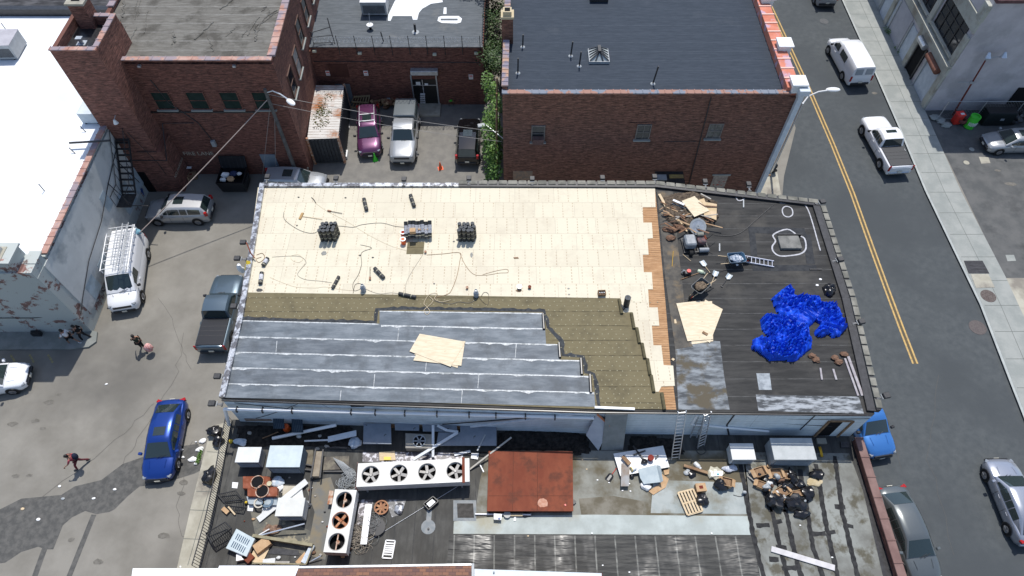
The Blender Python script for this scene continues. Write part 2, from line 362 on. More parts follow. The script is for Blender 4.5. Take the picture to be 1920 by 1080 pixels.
# ---------------------------------------------------------------- ground, street, pavements
g0 = MB(); g0.sheet([(-260, -120), (260, -120), (260, 330), (-260, 330)], 0); struct('ground', g0, M_lot, origin=(0, 0, 0))
CURB = [(1560,-60),(1580,0),(1640,133),(1687,240),(1737,360),(1790,470),(1840,573),(1897,720),(1960,880),(2050,1120)]
BACK = [(1612,-60),(1637,0),(1717,173),(1800,360),(1883,520),(1975,720),(2060,900),(2160,1120)]
WEST = [(1370,-60),(1400,0),(1452,120),(1492,240),(1470,330),(1462,420),(1500,560),(1545,700),(1590,830),(1640,960),(1700,1120)]
street = MB(); a = XY(WEST, 0); b = XY(CURB, 0); n = 10
def resample(pl, n):
    out = []; L = len(pl) - 1
    for i in range(n + 1):
        t = i / n * L; k = min(int(t), L - 1); out.append(pl[k].lerp(pl[k + 1], t - k))
    return out
street.sheet(a + b[::-1], .004); struct('road', street, M_street)
def ribbon(pts, wd, z, mb=None):
    mb = mb or MB(); pts = [Vector((p.x, p.y, 0)) for p in pts]; rs = []
    for i, p in enumerate(pts):
        d = (pts[min(i + 1, len(pts) - 1)] - pts[max(i - 1, 0)]).normalized(); nn = Vector((-d.y, d.x, 0)) * wd / 2
        rs.append((p + nn, p - nn))
    for i in range(len(rs) - 1):
        mb.add([(q.x, q.y, z) for q in (rs[i][0], rs[i][1], rs[i + 1][1], rs[i + 1][0])], [(0, 1, 2, 3)])
    return mb
YL = [(1425,-40),(1441,4),(1478,84),(1520,175),(1561,270),(1598,362),(1633,460),(1662,540),(1690,615),(1716,682)]
yl = XY(YL, 0)
def offs(pts, d):
    out = []
    for i, p in enumerate(pts):
        t = (pts[min(i + 1, len(pts) - 1)] - pts[max(i - 1, 0)]).normalized(); out.append(p + Vector((-t.y, t.x, 0)) * d)
    return out
mk = ribbon(offs(yl, .14), .11, .009); ribbon(offs(yl, -.14), .11, .009, mb=mk)
struct('road_marking', mk, M_yellow)
struct('centre_tar_strip', ribbon(yl, .17, .0085), mat('tar_between_lines', (.12,.09,.05), (.09,.08,.06), 3))
sw = MB(); c = XY(CURB, 0); bk = XY(BACK, 0); sw.prism([(p.x, p.y) for p in c] + [(p.x, p.y) for p in bk[::-1]], -.05, .13)
struct('pavement', sw, M_conc)
kb = ribbon(offs(c, -.09), .16, .134); struct('kerb', kb, mat('kerb_stone', (.33,.35,.34), (.4,.42,.4), 1.5))
# slab joints
jm = MB(); mid = [c[i].lerp(bk[min(i, len(bk) - 1)], .5) for i in range(len(bk))]
def at_y(pl, y):
    for a_, b_ in zip(pl, pl[1:]):
        if (a_.y - y) * (b_.y - y) <= 0 and a_.y != b_.y: return a_.lerp(b_, (y - a_.y) / (b_.y - a_.y))
yy = 74.0
while yy > 8:
    p, q = at_y(c, yy), at_y(bk, yy)
    if p and q: ribbon([p.lerp(q, .05), q], .03, .1345, mb=jm)
    yy -= 2.0
ml = [at_y(c, y_).lerp(at_y(bk, y_), .5) for y_ in range(72, 10, -2) if at_y(c, y_) and at_y(bk, y_)]; ribbon(ml, .025, .1355, mb=jm)
struct('pavement_joints', jm, mat('joint_dirt', (.12,.13,.12), rough=.9))
# west pavement beside the street
wp = MB(); wp.prism([(p.x, p.y) for p in XY([(1425,335),(1452,300),(1463,365),(1450,400),(1415,400)], 0)], -.05, .13); struct('west_pavement', wp, M_concw)
# side lot on the right and its pale slab
rl = MB(); rl.sheet(XY([(1733,208),(2300,190),(2400,520),(1884,521)], 0), .0045); struct('side_lot', rl, M_lot2)
rl = MB(); rl.sheet(XY([(1884,522),(2400,521),(2600,900),(1990,740)], 0), .005); struct('concrete_apron', rl, M_concw)
yd = MB(); yd.sheet(XY([(520,365),(560,190),(935,190),(935,300),(1440,372),(1440,440),(470,440)], 0), .005); struct('back_yard', yd, M_yard)
# left foreground patch and stains
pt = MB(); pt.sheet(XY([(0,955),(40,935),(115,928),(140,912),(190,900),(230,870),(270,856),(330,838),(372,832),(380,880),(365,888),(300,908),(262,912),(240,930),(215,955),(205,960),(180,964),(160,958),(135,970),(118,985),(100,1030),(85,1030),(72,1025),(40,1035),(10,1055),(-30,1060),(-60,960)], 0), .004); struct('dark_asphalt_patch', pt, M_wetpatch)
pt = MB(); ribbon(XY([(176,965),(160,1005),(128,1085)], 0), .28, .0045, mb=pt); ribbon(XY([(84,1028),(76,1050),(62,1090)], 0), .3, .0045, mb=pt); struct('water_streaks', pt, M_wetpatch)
st = MB()
for (x, y, r) in [(66,789,.5),(92,754,.6),(24,795,.5),(140,860,.3),(55,891,.3),(306,1004,.7),(185,1053,.5),(133,1012,.35),(30,893,.4),(110,740,.3),(345,905,.5),(340,925,.4),(80,803,.3),(1840,460,.3),(1858,500,.5),(1895,345,.8),(1870,320,.4),(1640,175,.5),(1545,475,.3)]:
    r *= .62; p = P(x, y, 0); st.sheet([(p.x + r * random.uniform(.5, 1) * math.cos(t) * 1.2, p.y + r * .6 * random.uniform(.5, 1) * math.sin(t)) for t in [i * .5236 for i in range(12)]], .011)
struct('oil_stains', st, mat('oil_stain', (.125,.117,.102), (.17,.16,.14), 4))
ck = MB()
for pl in [[(0,980),(120,905),(235,808),(300,745)],[(215,890),(262,820),(330,700),(350,610)],[(300,560),(340,640),(360,700)],[(1752,380),(1790,470),(1850,600)],[(1500,430),(1580,560),(1650,760),(1700,900)],[(1760,700),(1740,860),(1800,1080)],[(365,1040),(330,980),(345,880),(362,820)]]:
    pts = XY(pl, 0); q = []
    for i in range(len(pts) - 1):
        for k in range(6): q.append(pts[i].lerp(pts[i + 1], k / 6) + Vector((random.uniform(-.15, .15), random.uniform(-.15, .15), 0)))
    ribbon(q, .018, .0115, mb=ck)
struct('asphalt_cracks', ck, mat('crack_filler', (.1,.095,.088), rough=.9))
ys = MB()
for x in (20, 55, 90): ribbon(XY([(x, 665), (x + 9, 680)], 0), .12, .006, mb=ys)
struct('faded_bay_marks', ys, M_fade)
# left pavement (in front of the white building) and the one along the railing
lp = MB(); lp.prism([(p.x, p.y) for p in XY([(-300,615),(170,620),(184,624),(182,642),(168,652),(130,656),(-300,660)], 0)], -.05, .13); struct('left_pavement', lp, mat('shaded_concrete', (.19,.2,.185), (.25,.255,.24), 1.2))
lp = MB(); lp.prism([(p.x, p.y) for p in XY([(438,790),(398,800),(385,850),(360,950),(335,1060),(318,1130),(480,1130),(520,800)], 0)], -.05, .13); struct('railing_pavement', lp, M_concw)
lj = MB()
for (x0, y0, x1) in ((388,847,430),(380,885,420),(368,921,412),(356,956,405),(344,1010,395)): ribbon(XY([(x0, y0), (x1, y0 + 2)], .13), .03, .1345, mb=lj)
ribbon(XY([(402,885),(352,1060)], .13), .03, .1348, mb=lj); struct('slab_joints', lj, MATS['joint_dirt'])
# drain covers and utility lids
def lid(pts, label, m, cat='cover'):
    b = MB(); b.prism([(p.x, p.y) for p in XY(pts, .13)], .128, .145); tag(b.build('utility_cover', m), label, cat)
M_grate = lapped('grate_iron', (.05,.05,.055), (.08,.08,.085), .12, 1, line=(.02,.02,.02), lw=.4)
lid([(1807,489),(1842,489),(1855,513),(1816,513)], 'dark ribbed iron grate let into the right pavement', M_grate)
lid([(1820,514),(1853,514),(1865,539),(1830,540)], 'worn tan slab lid beside the dark iron grate', M_concw)
def disc(px, py, r, label, m, z):
    b = MB(); p = P(px, py, z); b.cyl((p.x, p.y, z - .01), (p.x, p.y, z + .012), r, 20); tag(b.build('manhole_cover', m), label, 'manhole')
disc(1853,555,.5,'round rusty manhole cover on the right pavement', mat('iron_lid', (.09,.07,.065), (.13,.11,.1), 8), .13)
disc(1833,614,.55,'round pinkish manhole cover in the street by the kerb', mat('iron_lid_worn', (.1,.085,.083), (.12,.105,.1), 8), .005)
disc(1545,40,.4,'small round manhole cover in the street near the top of the photo', mat('iron_lid_grey', (.09,.095,.1), (.12,.12,.12), 8), .005)
disc(1812,305,.22,'small pale round lid in the asphalt of the right lot', M_concw, .005)
disc(1822,280,.2,'small pale round lid nearest the shaded edge of the right lot', M_conc, .005)
b = MB(); b.prism([(p.x, p.y) for p in XY([(1835,294),(1853,295),(1857,306),(1840,307)], 0)], 0, .012); tag(b.build('patch_plate', M_concw), 'small square tan plate in the right lot asphalt', 'cover')
b = MB(); b.prism([(p.x, p.y) for p in XY([(1885,478),(1901,478),(1905,489),(1889,490)], 0)], 0, .012); tag(b.build('valve_plate', M_conc), 'small square grey plate near the edge of the pale apron', 'cover')
# ---------------------------------------------------------------- helpers for buildings
def coping(mb, a, b, wd, z, ht, step, over=0.0, jitter=.0):
    """row of coping stones with gaps; a,b world points"""
    a = Vector((a.x, a.y, 0)); b = Vector((b.x, b.y, 0)); d = b - a; L = d.length; n = max(1, round(L / step)); ang = math.atan2(d.y, d.x)
    for i in range(n):
        c = a + d * ((i + .5) / n); mb.box((c.x, c.y, z + ht / 2 + random.uniform(0, jitter)), (L / n - .025, wd, ht), ang)
        e = a + d * (i / n); mb.box((e.x, e.y, z + ht / 2 + .02), (.07, wd + .03, ht + .03), ang)
    return mb
def window(parent, c, wd, ht, facing, glass, frame, bars=1, sill=True, name='window'):
    """window on a wall. facing = outward unit vector (2D); c = centre on wall plane"""
    f = Vector((facing[0], facing[1], 0)).normalized(); u = Vector((-f.y, f.x, 0)); c = Vector(c); ang = math.atan2(u.y, u.x)
    g = MB(); g.box(c + f * .012, (wd, .02, ht), ang); w_ = g.build(name, glass, parent)
    fr = MB()
    for s in (-1, 1):
        fr.box(c + u * s * (wd / 2) + f * .04, (.06, .08, ht + .08), ang); fr.box(c + Vector((0, 0, s * ht / 2)) + f * .04, (wd - .06, .075, .06), ang)
    for k in range(bars): fr.box(c + u * (wd * ((k + 1) / (bars + 1) - .5)) + f * .035, (.035, .05, ht - .06), ang)
    fr.box(c + f * .033, (wd - .06, .045, .035), ang)
    fr.build('frame', frame, w_)
    if sill:
        s = MB(); s.box(c + f * .08 + Vector((0, 0, -ht / 2 - .09)), (wd + .25, .17, .09), ang); s.build('sill', M_conc, w_)
    return w_
# ================================================================ MAIN BUILDING (roof being replaced)
main = thing('roofing_site_building', 'long low building with its roof half stripped to plywood, olive felt and slate blue roofing', 'building', P(1020, 560, MR).xy.to_3d())
OUT = [(490,347),(860,347),(1228,349),(1534,384),(1590,560),(1640,776),(1113,771),(414,747),(448,600),(470,470)]
out = XY(OUT, MR); poly = [(p.x, p.y) for p in out]
b = MB(); b.prism(poly, 0, MR - .12); b.build('wall', M_siding, main)
b = MB(); b.prism(poly, MR - .118, MR); b.build('roof', M_oldroof, main)
def mpoly(name, pts, z0, z1, m, smooth=False):
    b = MB(); b.prism([(p.x, p.y) for p in XY(pts, MR)], z0, z1); return b.build(name, m, main)
mpoly('plank_deck', [(1200,352),(1228,352),(1236,440),(1247,560),(1257,680),(1268,768),(1238,768),(1200,640)], MR + .002, MR + .012, M_plank)
DECK = [(484,352),(1228,352),(1229,389),(1205,389),(1206,418),(1222,418),(1224,447),(1214,448),(1216,478),(1205,478),(1207,511),(1222,511),(1224,543),(1215,543),(1217,577),(1233,577),(1236,611),(1222,611),(1225,648),(1240,648),(1244,685),(1262,686),(1265,724),(1240,725),(1235,735),(1150,735),(1150,571),(455,562),(468,470)]
mpoly('plywood_deck', DECK, MR + .013, MR + .035, M_ply)
OLV = [(459,549),(800,554),(1162,560),(1165,587),(1184,586),(1188,614),(1194,614),(1199,643),(1204,643),(1209,672),(1213,671),(1219,703),(1220,703),(1226,736),(1240,736),(1246,768),(1100,767),(700,752),(425,745),(448,603)]
mpoly('base_sheet', OLV, MR + .036, MR + .044, M_olive)
# upturned, still rolled ends of the olive sheets
for (x, y0, y1) in ((1163,561,588),(1186,587,616),(1196,615,643),(1206,644,672),(1216,673,703),(1223,704,735),(1243,737,768)):
    b = MB(); b.cyl(P(x - 2, y0, MR + .1), P(x + 3, y1, MR + .1), .09, 10); b.build('sheet_roll_end', mat('olive_felt_edge', (.08,.07,.04), (.12,.105,.06), 4), main, smooth=True)
# fastener heads on the olive sheet
b = MB()
for r_ in range(24):
    yy = 563 + r_ * 8.6
    for k in range(58):
        xx = 455 + k * 13.6 + (r_ % 2) * 6.5 + random.uniform(-2.6, 2.6)
        if r_ > 0 and xx > 1150 + (yy - 560) * .43: continue
        if yy > 596 + 0 and xx < 1010 + max(0, yy - 610) * .82 and not (xx < 705 and yy < 600): continue
        if yy > 578 and 705 < xx < 1015: continue
        p = P(xx, yy + xx * .012 - 10 + random.uniform(-.8, .8), MR); b.cyl((p.x, p.y, MR + .044), (p.x, p.y, MR + .05), .031, 6)
o = b.build('fastener_heads', mat('fastener_plate', (.3,.28,.19), rough=.8), main); o['kind'] = 'stuff'
# slate blue finish sheets, each lap a few mm above the one below it
def ly(x, yl): return yl + (x - 440) * .025
rows = [(712,583,1018,614),(446,600,1023,640.5),(440,630,1048,668),(435,660,1089,701),(429,690,1107,733),(421,718,1115,768)]
edges = [0, 601, 632, 661, 690, 720, 746]
b = MB(); bl = MB(); black = MB()
R0 = [(712,584),(1018,588),(1020,618),(712,611)]
b.prism([(p.x, p.y) for p in XY(R0, MR)], MR + .045, MR + .062); b.build('finish_sheet', M_blueroll, main)
M_blue2 = lapped('slate_blue_roofing_darker', (.085,.10,.118), (.16,.18,.2), 500.0, 1, line=(0, 0, 0), lw=0, streak=(.5, 2.2, 1), sc=1.4, dirt=(.07,.08,.09), dlo=.5, dhi=.7, dsc=.9, rough=.55)
lefts = [449, 440, 434, 427, 420, 415]; rights = [1022, 1047, 1088, 1106, 1114]
for i in range(5):
    ya, yb = edges[i + 1], edges[i + 2]; xa, xb = lefts[i], lefts[i + 1]; xr = rights[i]
    pts = [(xa, ya), (xr, ly(xr, ya) + (0 if i else 1)), (xr + 2, ly(xr, yb) + .5), (xb, yb)]
    b = MB(); b.prism([(p.x, p.y) for p in XY(pts, MR)], MR + .045, MR + .06 - .002 * i); b.build('finish_sheet', (M_blueroll, M_blue2)[i % 2], main)
# pale bleed-out along each lap, with ragged width
def lap(x0, y0, x1, y1, wmax=.09):
    p, q = P(x0, y0, MR), P(x1, y1, MR); L = (q - p).length; n = int(L / .16); up = []; dn = []
    for i in range(n + 1):
        c = p.lerp(q, i / n); k = .04 + wmax * max(0, noise.noise(Vector((c.x * 1.7, c.y * 3, 0))) + .15) * random.uniform(.4, 1.3)
        up.append(Vector((c.x, c.y + .022, 0))); dn.append(Vector((c.x, c.y - k, 0)))
    for i in range(n): bl.add([(v.x, v.y, MR + .0645) for v in (up[i], dn[i], dn[i + 1], up[i + 1])], [(0, 1, 2, 3)])
lap(712,584.5,1018,588.5,.05); lap(449,602,710,608.5,.06)
for i in range(1, 5): lap(lefts[i] + 3, edges[i + 1], rights[i], ly(rights[i], edges[i + 1]), .16)
lap(715,611,1022,617.5,.14)
for (x, y0, y1) in ((748,617,639),(795,613,620),(703,703,726),(898,702,729),(800,676,697),(520,640,662),(867,733,757),(968,646,672),(640,733,752)):
    p, q = P(x, y0, MR), P(x - 2, y1, MR); bl.add([(p.x - .02, p.y, MR + .065), (q.x - .01, q.y, MR + .065), (q.x + .01, q.y, MR + .065), (p.x + .02, p.y, MR + .065)], [(0, 1, 2, 3)])
bl.build('lap_bleed', M_bleed, main)
# ragged tar brushed under the next course
def ragged(pts, wd, z, name, m):
    mb = MB(); w_ = XY(pts, MR); q = []
    for i in range(len(w_) - 1):
        n = max(2, int((w_[i + 1] - w_[i]).length / .2))
        for k in range(n): q.append(w_[i].lerp(w_[i + 1], k / n))
    q.append(w_[-1]); L = []; Rr = []
    for i, p in enumerate(q):
        d = (q[min(i + 1, len(q) - 1)] - q[max(i - 1, 0)]).normalized(); nn = Vector((-d.y, d.x, 0)); k = wd * random.uniform(.55, 1.1); L.append(p + nn * k); Rr.append(p - nn * .02)
    for i in range(len(q) - 1): mb.add([(v.x, v.y, MR + z) for v in (Rr[i], Rr[i + 1], L[i + 1], L[i])], [(0, 1, 2, 3)])
    return mb.build(name, m, main)
M_tar2 = mat('brushed_tar', (.025,.028,.032), (.05,.055,.06), 5, rough=.75)
ragged([(449,600),(706,607),(709,583),(760,581),(1018,585),(1026,615),(1050,642),(1054,668),(1092,671),(1096,700),(1112,703),(1116,735),(1122,768)], .22, .0445, 'tar_edge', M_tar2)
for (x, y0, y1) in ((1018,588,617),(1048,643,670),(1089,672,702),(1106,702,736)):
    b = MB(); b.cyl(P(x, y0, MR + .12), P(x + 2, y1, MR + .12), .075, 10); b.build('finish_roll_end', M_bitum, main, smooth=True)
# patches on the dark part of the roof
M_scuff = mat('scuffed_silver_roofing', (.07,.075,.08), (.24,.26,.275), 1.6, stretch=(.5, 1.6, 1), detail=12, lo=.42, hi=.6, col3=(.1,.085,.06), scale3=.9, lo3=.5, hi3=.6)
mpoly('scuffed_strip', [(1266,650),(1300,635),(1350,640),(1357,700),(1368,768),(1272,768)], MR + .002, MR + .005, M_scuff)
mpoly('dirty_margin', [(1232,358),(1262,360),(1272,470),(1292,640),(1300,650),(1266,655),(1247,520)], MR + .0125, MR + .014, mat('grit_margin', (.11,.1,.085), (.07,.066,.06), 2.2, detail=9, col3=(.17,.13,.085), scale3=1.2))
mpoly('whitened_strip', [(1417,740),(1610,744),(1620,776),(1422,770)], MR + .002, MR + .006, mat('whitened_roofing', (.07,.075,.08), (.33,.35,.37), 2.2, stretch=(.7, 2.5, 1), detail=12, lo=.44, hi=.6))
mpoly('pale_patch', [(1418,700),(1443,700),(1447,731),(1423,731)], MR + .002, MR + .006, mat('pale_patch', (.35,.38,.4), (.2,.22,.24), 3))
mpoly('roof_patch', [(1402,425),(1508,428),(1512,440),(1404,437)], MR + .002, MR + .0045, mat('square_patch', (.028,.03,.034), (.045,.047,.05), 3))
mpoly('roof_patch', [(1404,437),(1416,437),(1420,480),(1408,480)], MR + .002, MR + .0045, MATS['square_patch'])
mpoly('roof_patch', [(1505,440),(1520,440),(1528,495),(1512,495)], MR + .002, MR + .0045, MATS['square_patch'])
mpoly('roof_patch', [(1410,497),(1530,497),(1532,508),(1412,508)], MR + .002, MR + .0045, MATS['square_patch'])
b = MB(); b.box(P(1480,455,MR + .09), (1.25, .95, .18)); hf = b.build('roof_hatch', mat('hatch_felt', (.14,.14,.13), (.22,.215,.2), 2), main, bevel=.02)
b = MB(); b.box(P(1480,441,MR+.1), (1.4,.06,.22)); b.build('frame', M_bitum, hf)
def loop_px(pts, z, r, closed=True, n=4):
    w_ = XY(pts, z); q = []; N = len(w_)
    rng = N if closed else N - 1
    for i in range(rng):
        p0, p1, p2, p3 = (w_[(i + k) % N] if closed else w_[max(0, min(N - 1, i + k))] for k in (-1, 0, 1, 2))
        for k in range(n):
            t = k / n; q.append(.5 * ((2 * p1) + (-p0 + p2) * t + (2 * p0 - 5 * p1 + 4 * p2 - p3) * t * t + (-p0 + 3 * p1 - 3 * p2 + p3) * t ** 3))
    q.append(w_[0] if closed else w_[-1])
    return q
b = MB(); ribbon(loop_px([(1450,440),(1476,430),(1495,441),(1508,447),(1511,465),(1503,475),(1485,479),(1462,480),(1450,472),(1448,462),(1454,452)], MR, 0), .09, MR + .012, mb=b)
for c_ in ([(1467,392),(1474,387),(1484,391),(1486,402),(1478,407),(1469,403)], [(1458,372),(1470,369),(1482,373),(1478,380),(1462,380)], [(1379,366),(1388,363),(1396,368),(1394,374),(1384,376)]):
    ribbon(loop_px(c_, MR, 0), .07, MR + .012, mb=b)
ribbon(loop_px([(1494,378),(1508,384),(1516,396),(1524,420),(1531,445),(1538,470)], MR, 0, closed=False), .07, MR + .013, mb=b)
b.build('sealant_bead', mat('white_sealant', (.5,.5,.52), (.35,.35,.37), 5), main)
# parapet flashing and coping
b = MB()
for p, q in zip([(490,347),(470,470),(448,600)], [(470,470),(448,600),(414,747)]): b.wall(P(*p, MR) + Vector((.12, 0, 0)), P(*q, MR) + Vector((.12, 0, 0)), .3, MR + .001, MR + .22)
b.wall(P(488,349,MR), P(860,349,MR), .28, MR + .001, MR + .16)
b.build('edge_flashing', M_silver, main)
b = MB(); b.wall(P(860,349,MR), P(1228,350,MR), .3, MR + .001, MR + .14); b.wall(P(1228,350,MR), P(1533,385,MR), .3, MR + .001, MR + .16)
b.wall(P(1529,386,MR), P(1584,560,MR), .42, MR + .001, MR + .14); b.wall(P(1584,560,MR), P(1632,772,MR), .42, MR + .001, MR + .14); b.build('kerb_felt', M_bitum, main)
b = MB()
M_block = mat('concrete_coping', (.13,.128,.11), (.25,.24,.205), 1.1, detail=9)
for (p, q) in (((860,345),(1228,346)), ((1228,346),(1533,381)), ((1541,388),(1597,560)), ((1597,560),(1647,770))):
    p = P(*p, MR); q = P(*q, MR); d = q - p; L = d.length; n = round(L / .62); ang = math.atan2(d.y, d.x)
    for i in range(n):
        c_ = p + d * ((i + .5) / n); b = MB(); b.box((c_.x, c_.y, MR + .06), (L / n * random.uniform(.72, .93), .3, .26), ang); b.build('coping_block', M_block, main)
b = MB()
for (p, q) in (((862,345),(1228,346)), ((1228,346),(1533,381)), ((1540,388),(1596,560)), ((1596,560),(1646,770))): b.wall(P(*p, MR), P(*q, MR), .24, MR - .2, MR + .13)
b.build('coping_joints', M_bitum, main)
b = MB(); b.beam(P(416,751,MR-.02), P(1113,774,MR-.02), .05, .12); b.beam(P(1113,774,MR-.02), P(1636,779,MR-.02), .05, .12); b.build('gutter_edge', M_bitum, main)
b = MB(); b.beam(P(1115,764,MR+.08), P(1190,767,MR+.08), .12, .1); b.build('edge_board', M_white, main)
# details on the south wall
WY0 = P(414,747,MR); WY1 = P(1640,776,MR)
def wallpt(px, z, off=.06):
    """point on the south wall at picture column px, height z"""
    t = 0
    for i in range(14):
        x = WY0.x + (WY1.x - WY0.x) * t; y = WY0.y + (WY1.y - WY0.y) * t
        zc = (CH - z) * math.cos(TH) + y * math.sin(TH); cx = 960 + F * x / zc; t += (px - cx) / 1230
    return Vector((WY0.x + (WY1.x - WY0.x) * t, WY0.y + (WY1.y - WY0.y) * t - off, z))
door = MB(); c_ = wallpt(1562, LR + 1.05, .012); door.box(c_, (1.15, .02, 2.05)); dd = door.build('doorway', M_dark, main)
fr = MB(); fr.box(c_ + Vector((-.62, -.04, 0)), (.1, .1, 2.15)); fr.box(c_ + Vector((.62, -.04, 0)), (.1, .1, 2.15)); fr.box(c_ + Vector((0, -.04, 1.08)), (1.14, .095, .1)); fr.build('frame', M_oldwood, dd)
st = MB(); st.box(wallpt(1537, LR + .07, .35), (.5, .3, .12)); st.build('doorstep', M_concw, main)
b = MB(); b.box(wallpt(1258, LR + 2.3, .012), (.8, .02, .42)); ww = b.build('window', M_wglass, main); b = MB(); b.box(wallpt(1258, LR + 2.3, .03), (.9, .03, .05)); b.build('frame', M_black, ww)
b = MB(); b.cyl(wallpt(424, LR + 2.35, .3), wallpt(1113, LR + 2.35, .3), .09, 12); b.cyl(wallpt(424, LR + 2.35, .3), wallpt(432, LR + .2, .3), .09, 12); b.build('conduit_pipe', M_wplas, main, smooth=True)
for x in (447, 495, 550, 660, 705, 760, 820, 880, 930, 985, 1040): b = MB(); b.box(wallpt(x, LR + 2.35, .3), (.06, .28, .24)); b.build('pipe_strap', M_black, main)
def sag(p, q, s, n=12):
    p = Vector(p); q = Vector(q); return [p.lerp(q, i / n) - Vector((0, 0, s * 4 * (i / n) * (1 - i / n))) for i in range(n + 1)]
b = MB(); b.tube(sag(wallpt(1113, LR + 2.9, .12), wallpt(830, LR + .9, .25), .15), .035); b.tube(sag(wallpt(1240, LR + 2.95, .12), wallpt(1113, LR + 2.9, .12), .05), .035)
for (x0, z0, x1, z1) in ((440,2.6,650,1.6),(650,1.6,830,1.2),(560,2.7,480,.6),(600,2.8,680,.5),(690,2.9,760,.6),(1180,1.9,1260,1.2),(1270,2.4,1560,1.4),(1400,2.2,1630,2.5),(730,2.8,900,1.5)):
    b.tube(sag(wallpt(x0, LR + z0, .05), wallpt(x1, LR + z1, .05), .12), .016, 5)
b.build('wall_cables', M_black, main)
b = MB(); b.cyl(wallpt(1378, LR + 2.9, .1), wallpt(1362, LR + 1.4, .1), .05, 8); b.cyl(wallpt(1362, LR + 1.4, .1), wallpt(1366, LR + .05, .1), .05, 8); b.build('downpipe', M_bitum, main, smooth=True)
b = MB(); b.cyl(wallpt(1425, LR + 2.9, .06), wallpt(1405, LR + 1.2, .06), .03, 8); b.cyl(wallpt(1530, LR + 2.9, .06), wallpt(1500, LR + .9, .06), .03, 8); b.build('thin_downpipe', M_bitum, main, smooth=True)
b = MB(); b.cyl(wallpt(1306, LR + 2.7, .16), wallpt(1296, LR + 1.5, .16), .06, 8); b.cyl(wallpt(1296, LR + 1.5, .16), wallpt(1440, LR + .8, .16), .06, 8); b.build('white_conduit', M_wplas, main, smooth=True)
b = MB()
for (x0, x1, z) in ((712,775,1.15),(1043,1068,2.75),(462,520,.35)):
    b.box((wallpt(x0, LR + z, .02) + wallpt(x1, LR + z, .02)) / 2, ((wallpt(x1, z) - wallpt(x0, z)).length, .03, .3))
b.build('wall_patch', mat('bare_wall_patch', (.22,.16,.13), (.3,.24,.2), 5), main)
b = MB(); b.box((wallpt(655, LR+2.62, .02)+wallpt(850, LR+2.62,.02))/2, (5.2,.03,.16)); b.box((wallpt(892, LR+2.7, .02)+wallpt(920, LR+2.7,.02))/2, (.9,.03,.24)); b.build('wall_slot', M_dark, main)
# ================================================================ LOW ROOF BUILDING (south of the site)
low = thing('low_roof_building', 'lower flat roof crowded with old air conditioning machines below the pale blue wall', 'building', P(1000, 950, LR).xy.to_3d())
LO = [(436,786),(1600,815),(1700,1085),(1740,1190),(330,1190),(372,1066),(405,930)]
lo = XY(LO, LR); b = MB(); b.prism([(p.x, p.y - .02) for p in lo], 0, LR - .01); b.build('wall', brick_mat('low_brick', (.13,.05,.04), (.18,.08,.06), (.1,.08,.07)), low)
b = MB(); b.prism([(p.x, p.y - .02) for p in lo], LR - .0099, LR); b.build('roof', M_lowroof, low)
def lpoly(name, pts, z0, z1, m):
    b = MB(); b.prism([(p.x, p.y) for p in XY(pts, LR)], LR + z0, LR + z1); return b.build(name, m, low)
lpoly('roof_coat', [(915,845),(1395,845),(1412,1003),(1250,1003),(850,1001),(852,975),(890,970),(900,900)], .002, .006, M_tan)
lpoly('pale_coat', [(1110,965),(1404,968),(1412,1003),(850,1001),(851,978),(930,968)], .007, .010, M_pale)
lpoly('pale_coat', [(1225,900),(1391,905),(1400,964),(1220,962)], .007, .0095, mat('pale_coat_faded', (.27,.30,.29), (.36,.385,.37), .7, detail=9, col3=(.2,.19,.15), scale3=.6))
lpoly('ribbed_roofing', [(842,1003),(1412,1006),(1428,1100),(835,1100)], .002, .006, M_stripe)
lpoly('weathered_roofing', [(1392,848),(1592,850),(1655,1020),(1690,1120),(1430,1120),(1412,1003)], .002, .006, M_tiled)
# black tar strips over the weathered part
def tarstrip(pts, wd, name='tar_strip', z=.012):
    mb = MB(); w_ = XY(pts, LR); q = []
    for i in range(len(w_) - 1):
        n = max(2, int((w_[i + 1] - w_[i]).length / .15))
        for k in range(n): q.append(w_[i].lerp(w_[i + 1], k / n))
    q.append(w_[-1]); A = []; B_ = []
    for i, p in enumerate(q):
        d = (q[min(i + 1, len(q) - 1)] - q[max(i - 1, 0)]).normalized(); nn = Vector((-d.y, d.x, 0)); j = wd * .5
        A.append(p + nn * j * random.uniform(.7, 1.25)); B_.append(p - nn * j * random.uniform(.7, 1.25))
    for i in range(len(q) - 1): mb.add([(v.x, v.y, LR + z) for v in (A[i], B_[i], B_[i + 1], A[i + 1])], [(0, 1, 2, 3)])
    return mb.build(name, M_tar3, low)
M_tar3 = mat('old_tar_strip', (.02,.02,.021), (.04,.04,.04), 4, rough=.85)
for pl in ([(1388,868),(1412,1003),(1436,1100)], [(1440,920),(1458,1010),(1478,1085)], [(1473,955),(1488,1030),(1505,1090)], [(1500,880),(1525,1030),(1545,1090)], [(1530,870),(1545,965),(1572,1090)], [(1565,855),(1580,965),(1610,1090)], [(1460,905),(1470,960)], [(1420,885),(1445,960)]): tarstrip(pl, .24)
for (x0, y0, x1, y1) in ((1418,986,1443,985),(1448,980,1466,977),(1516,1001,1548,1000),(1552,999,1566,997),(1455,1026,1475,1027),(1442,1048,1460,1050),(1466,1066,1502,1064),(1585,985,1600,988),(1565,950,1585,952),(1478,950,1495,948)): tarstrip([(x0, y0), (x1, y1)], .22, 'tar_patch', .0135)
lpoly('tar_square', [(857,944),(887,944),(889,971),(858,971)], .013, .017, mat('square_tar', (.05,.047,.043), (.075,.07,.065), 5))
lpoly('grey_ring', [(850,938),(893,938),(893,977),(850,977)], .0105, .0125, mat('grey_sealer', (.2,.22,.23), (.26,.27,.27), 4))
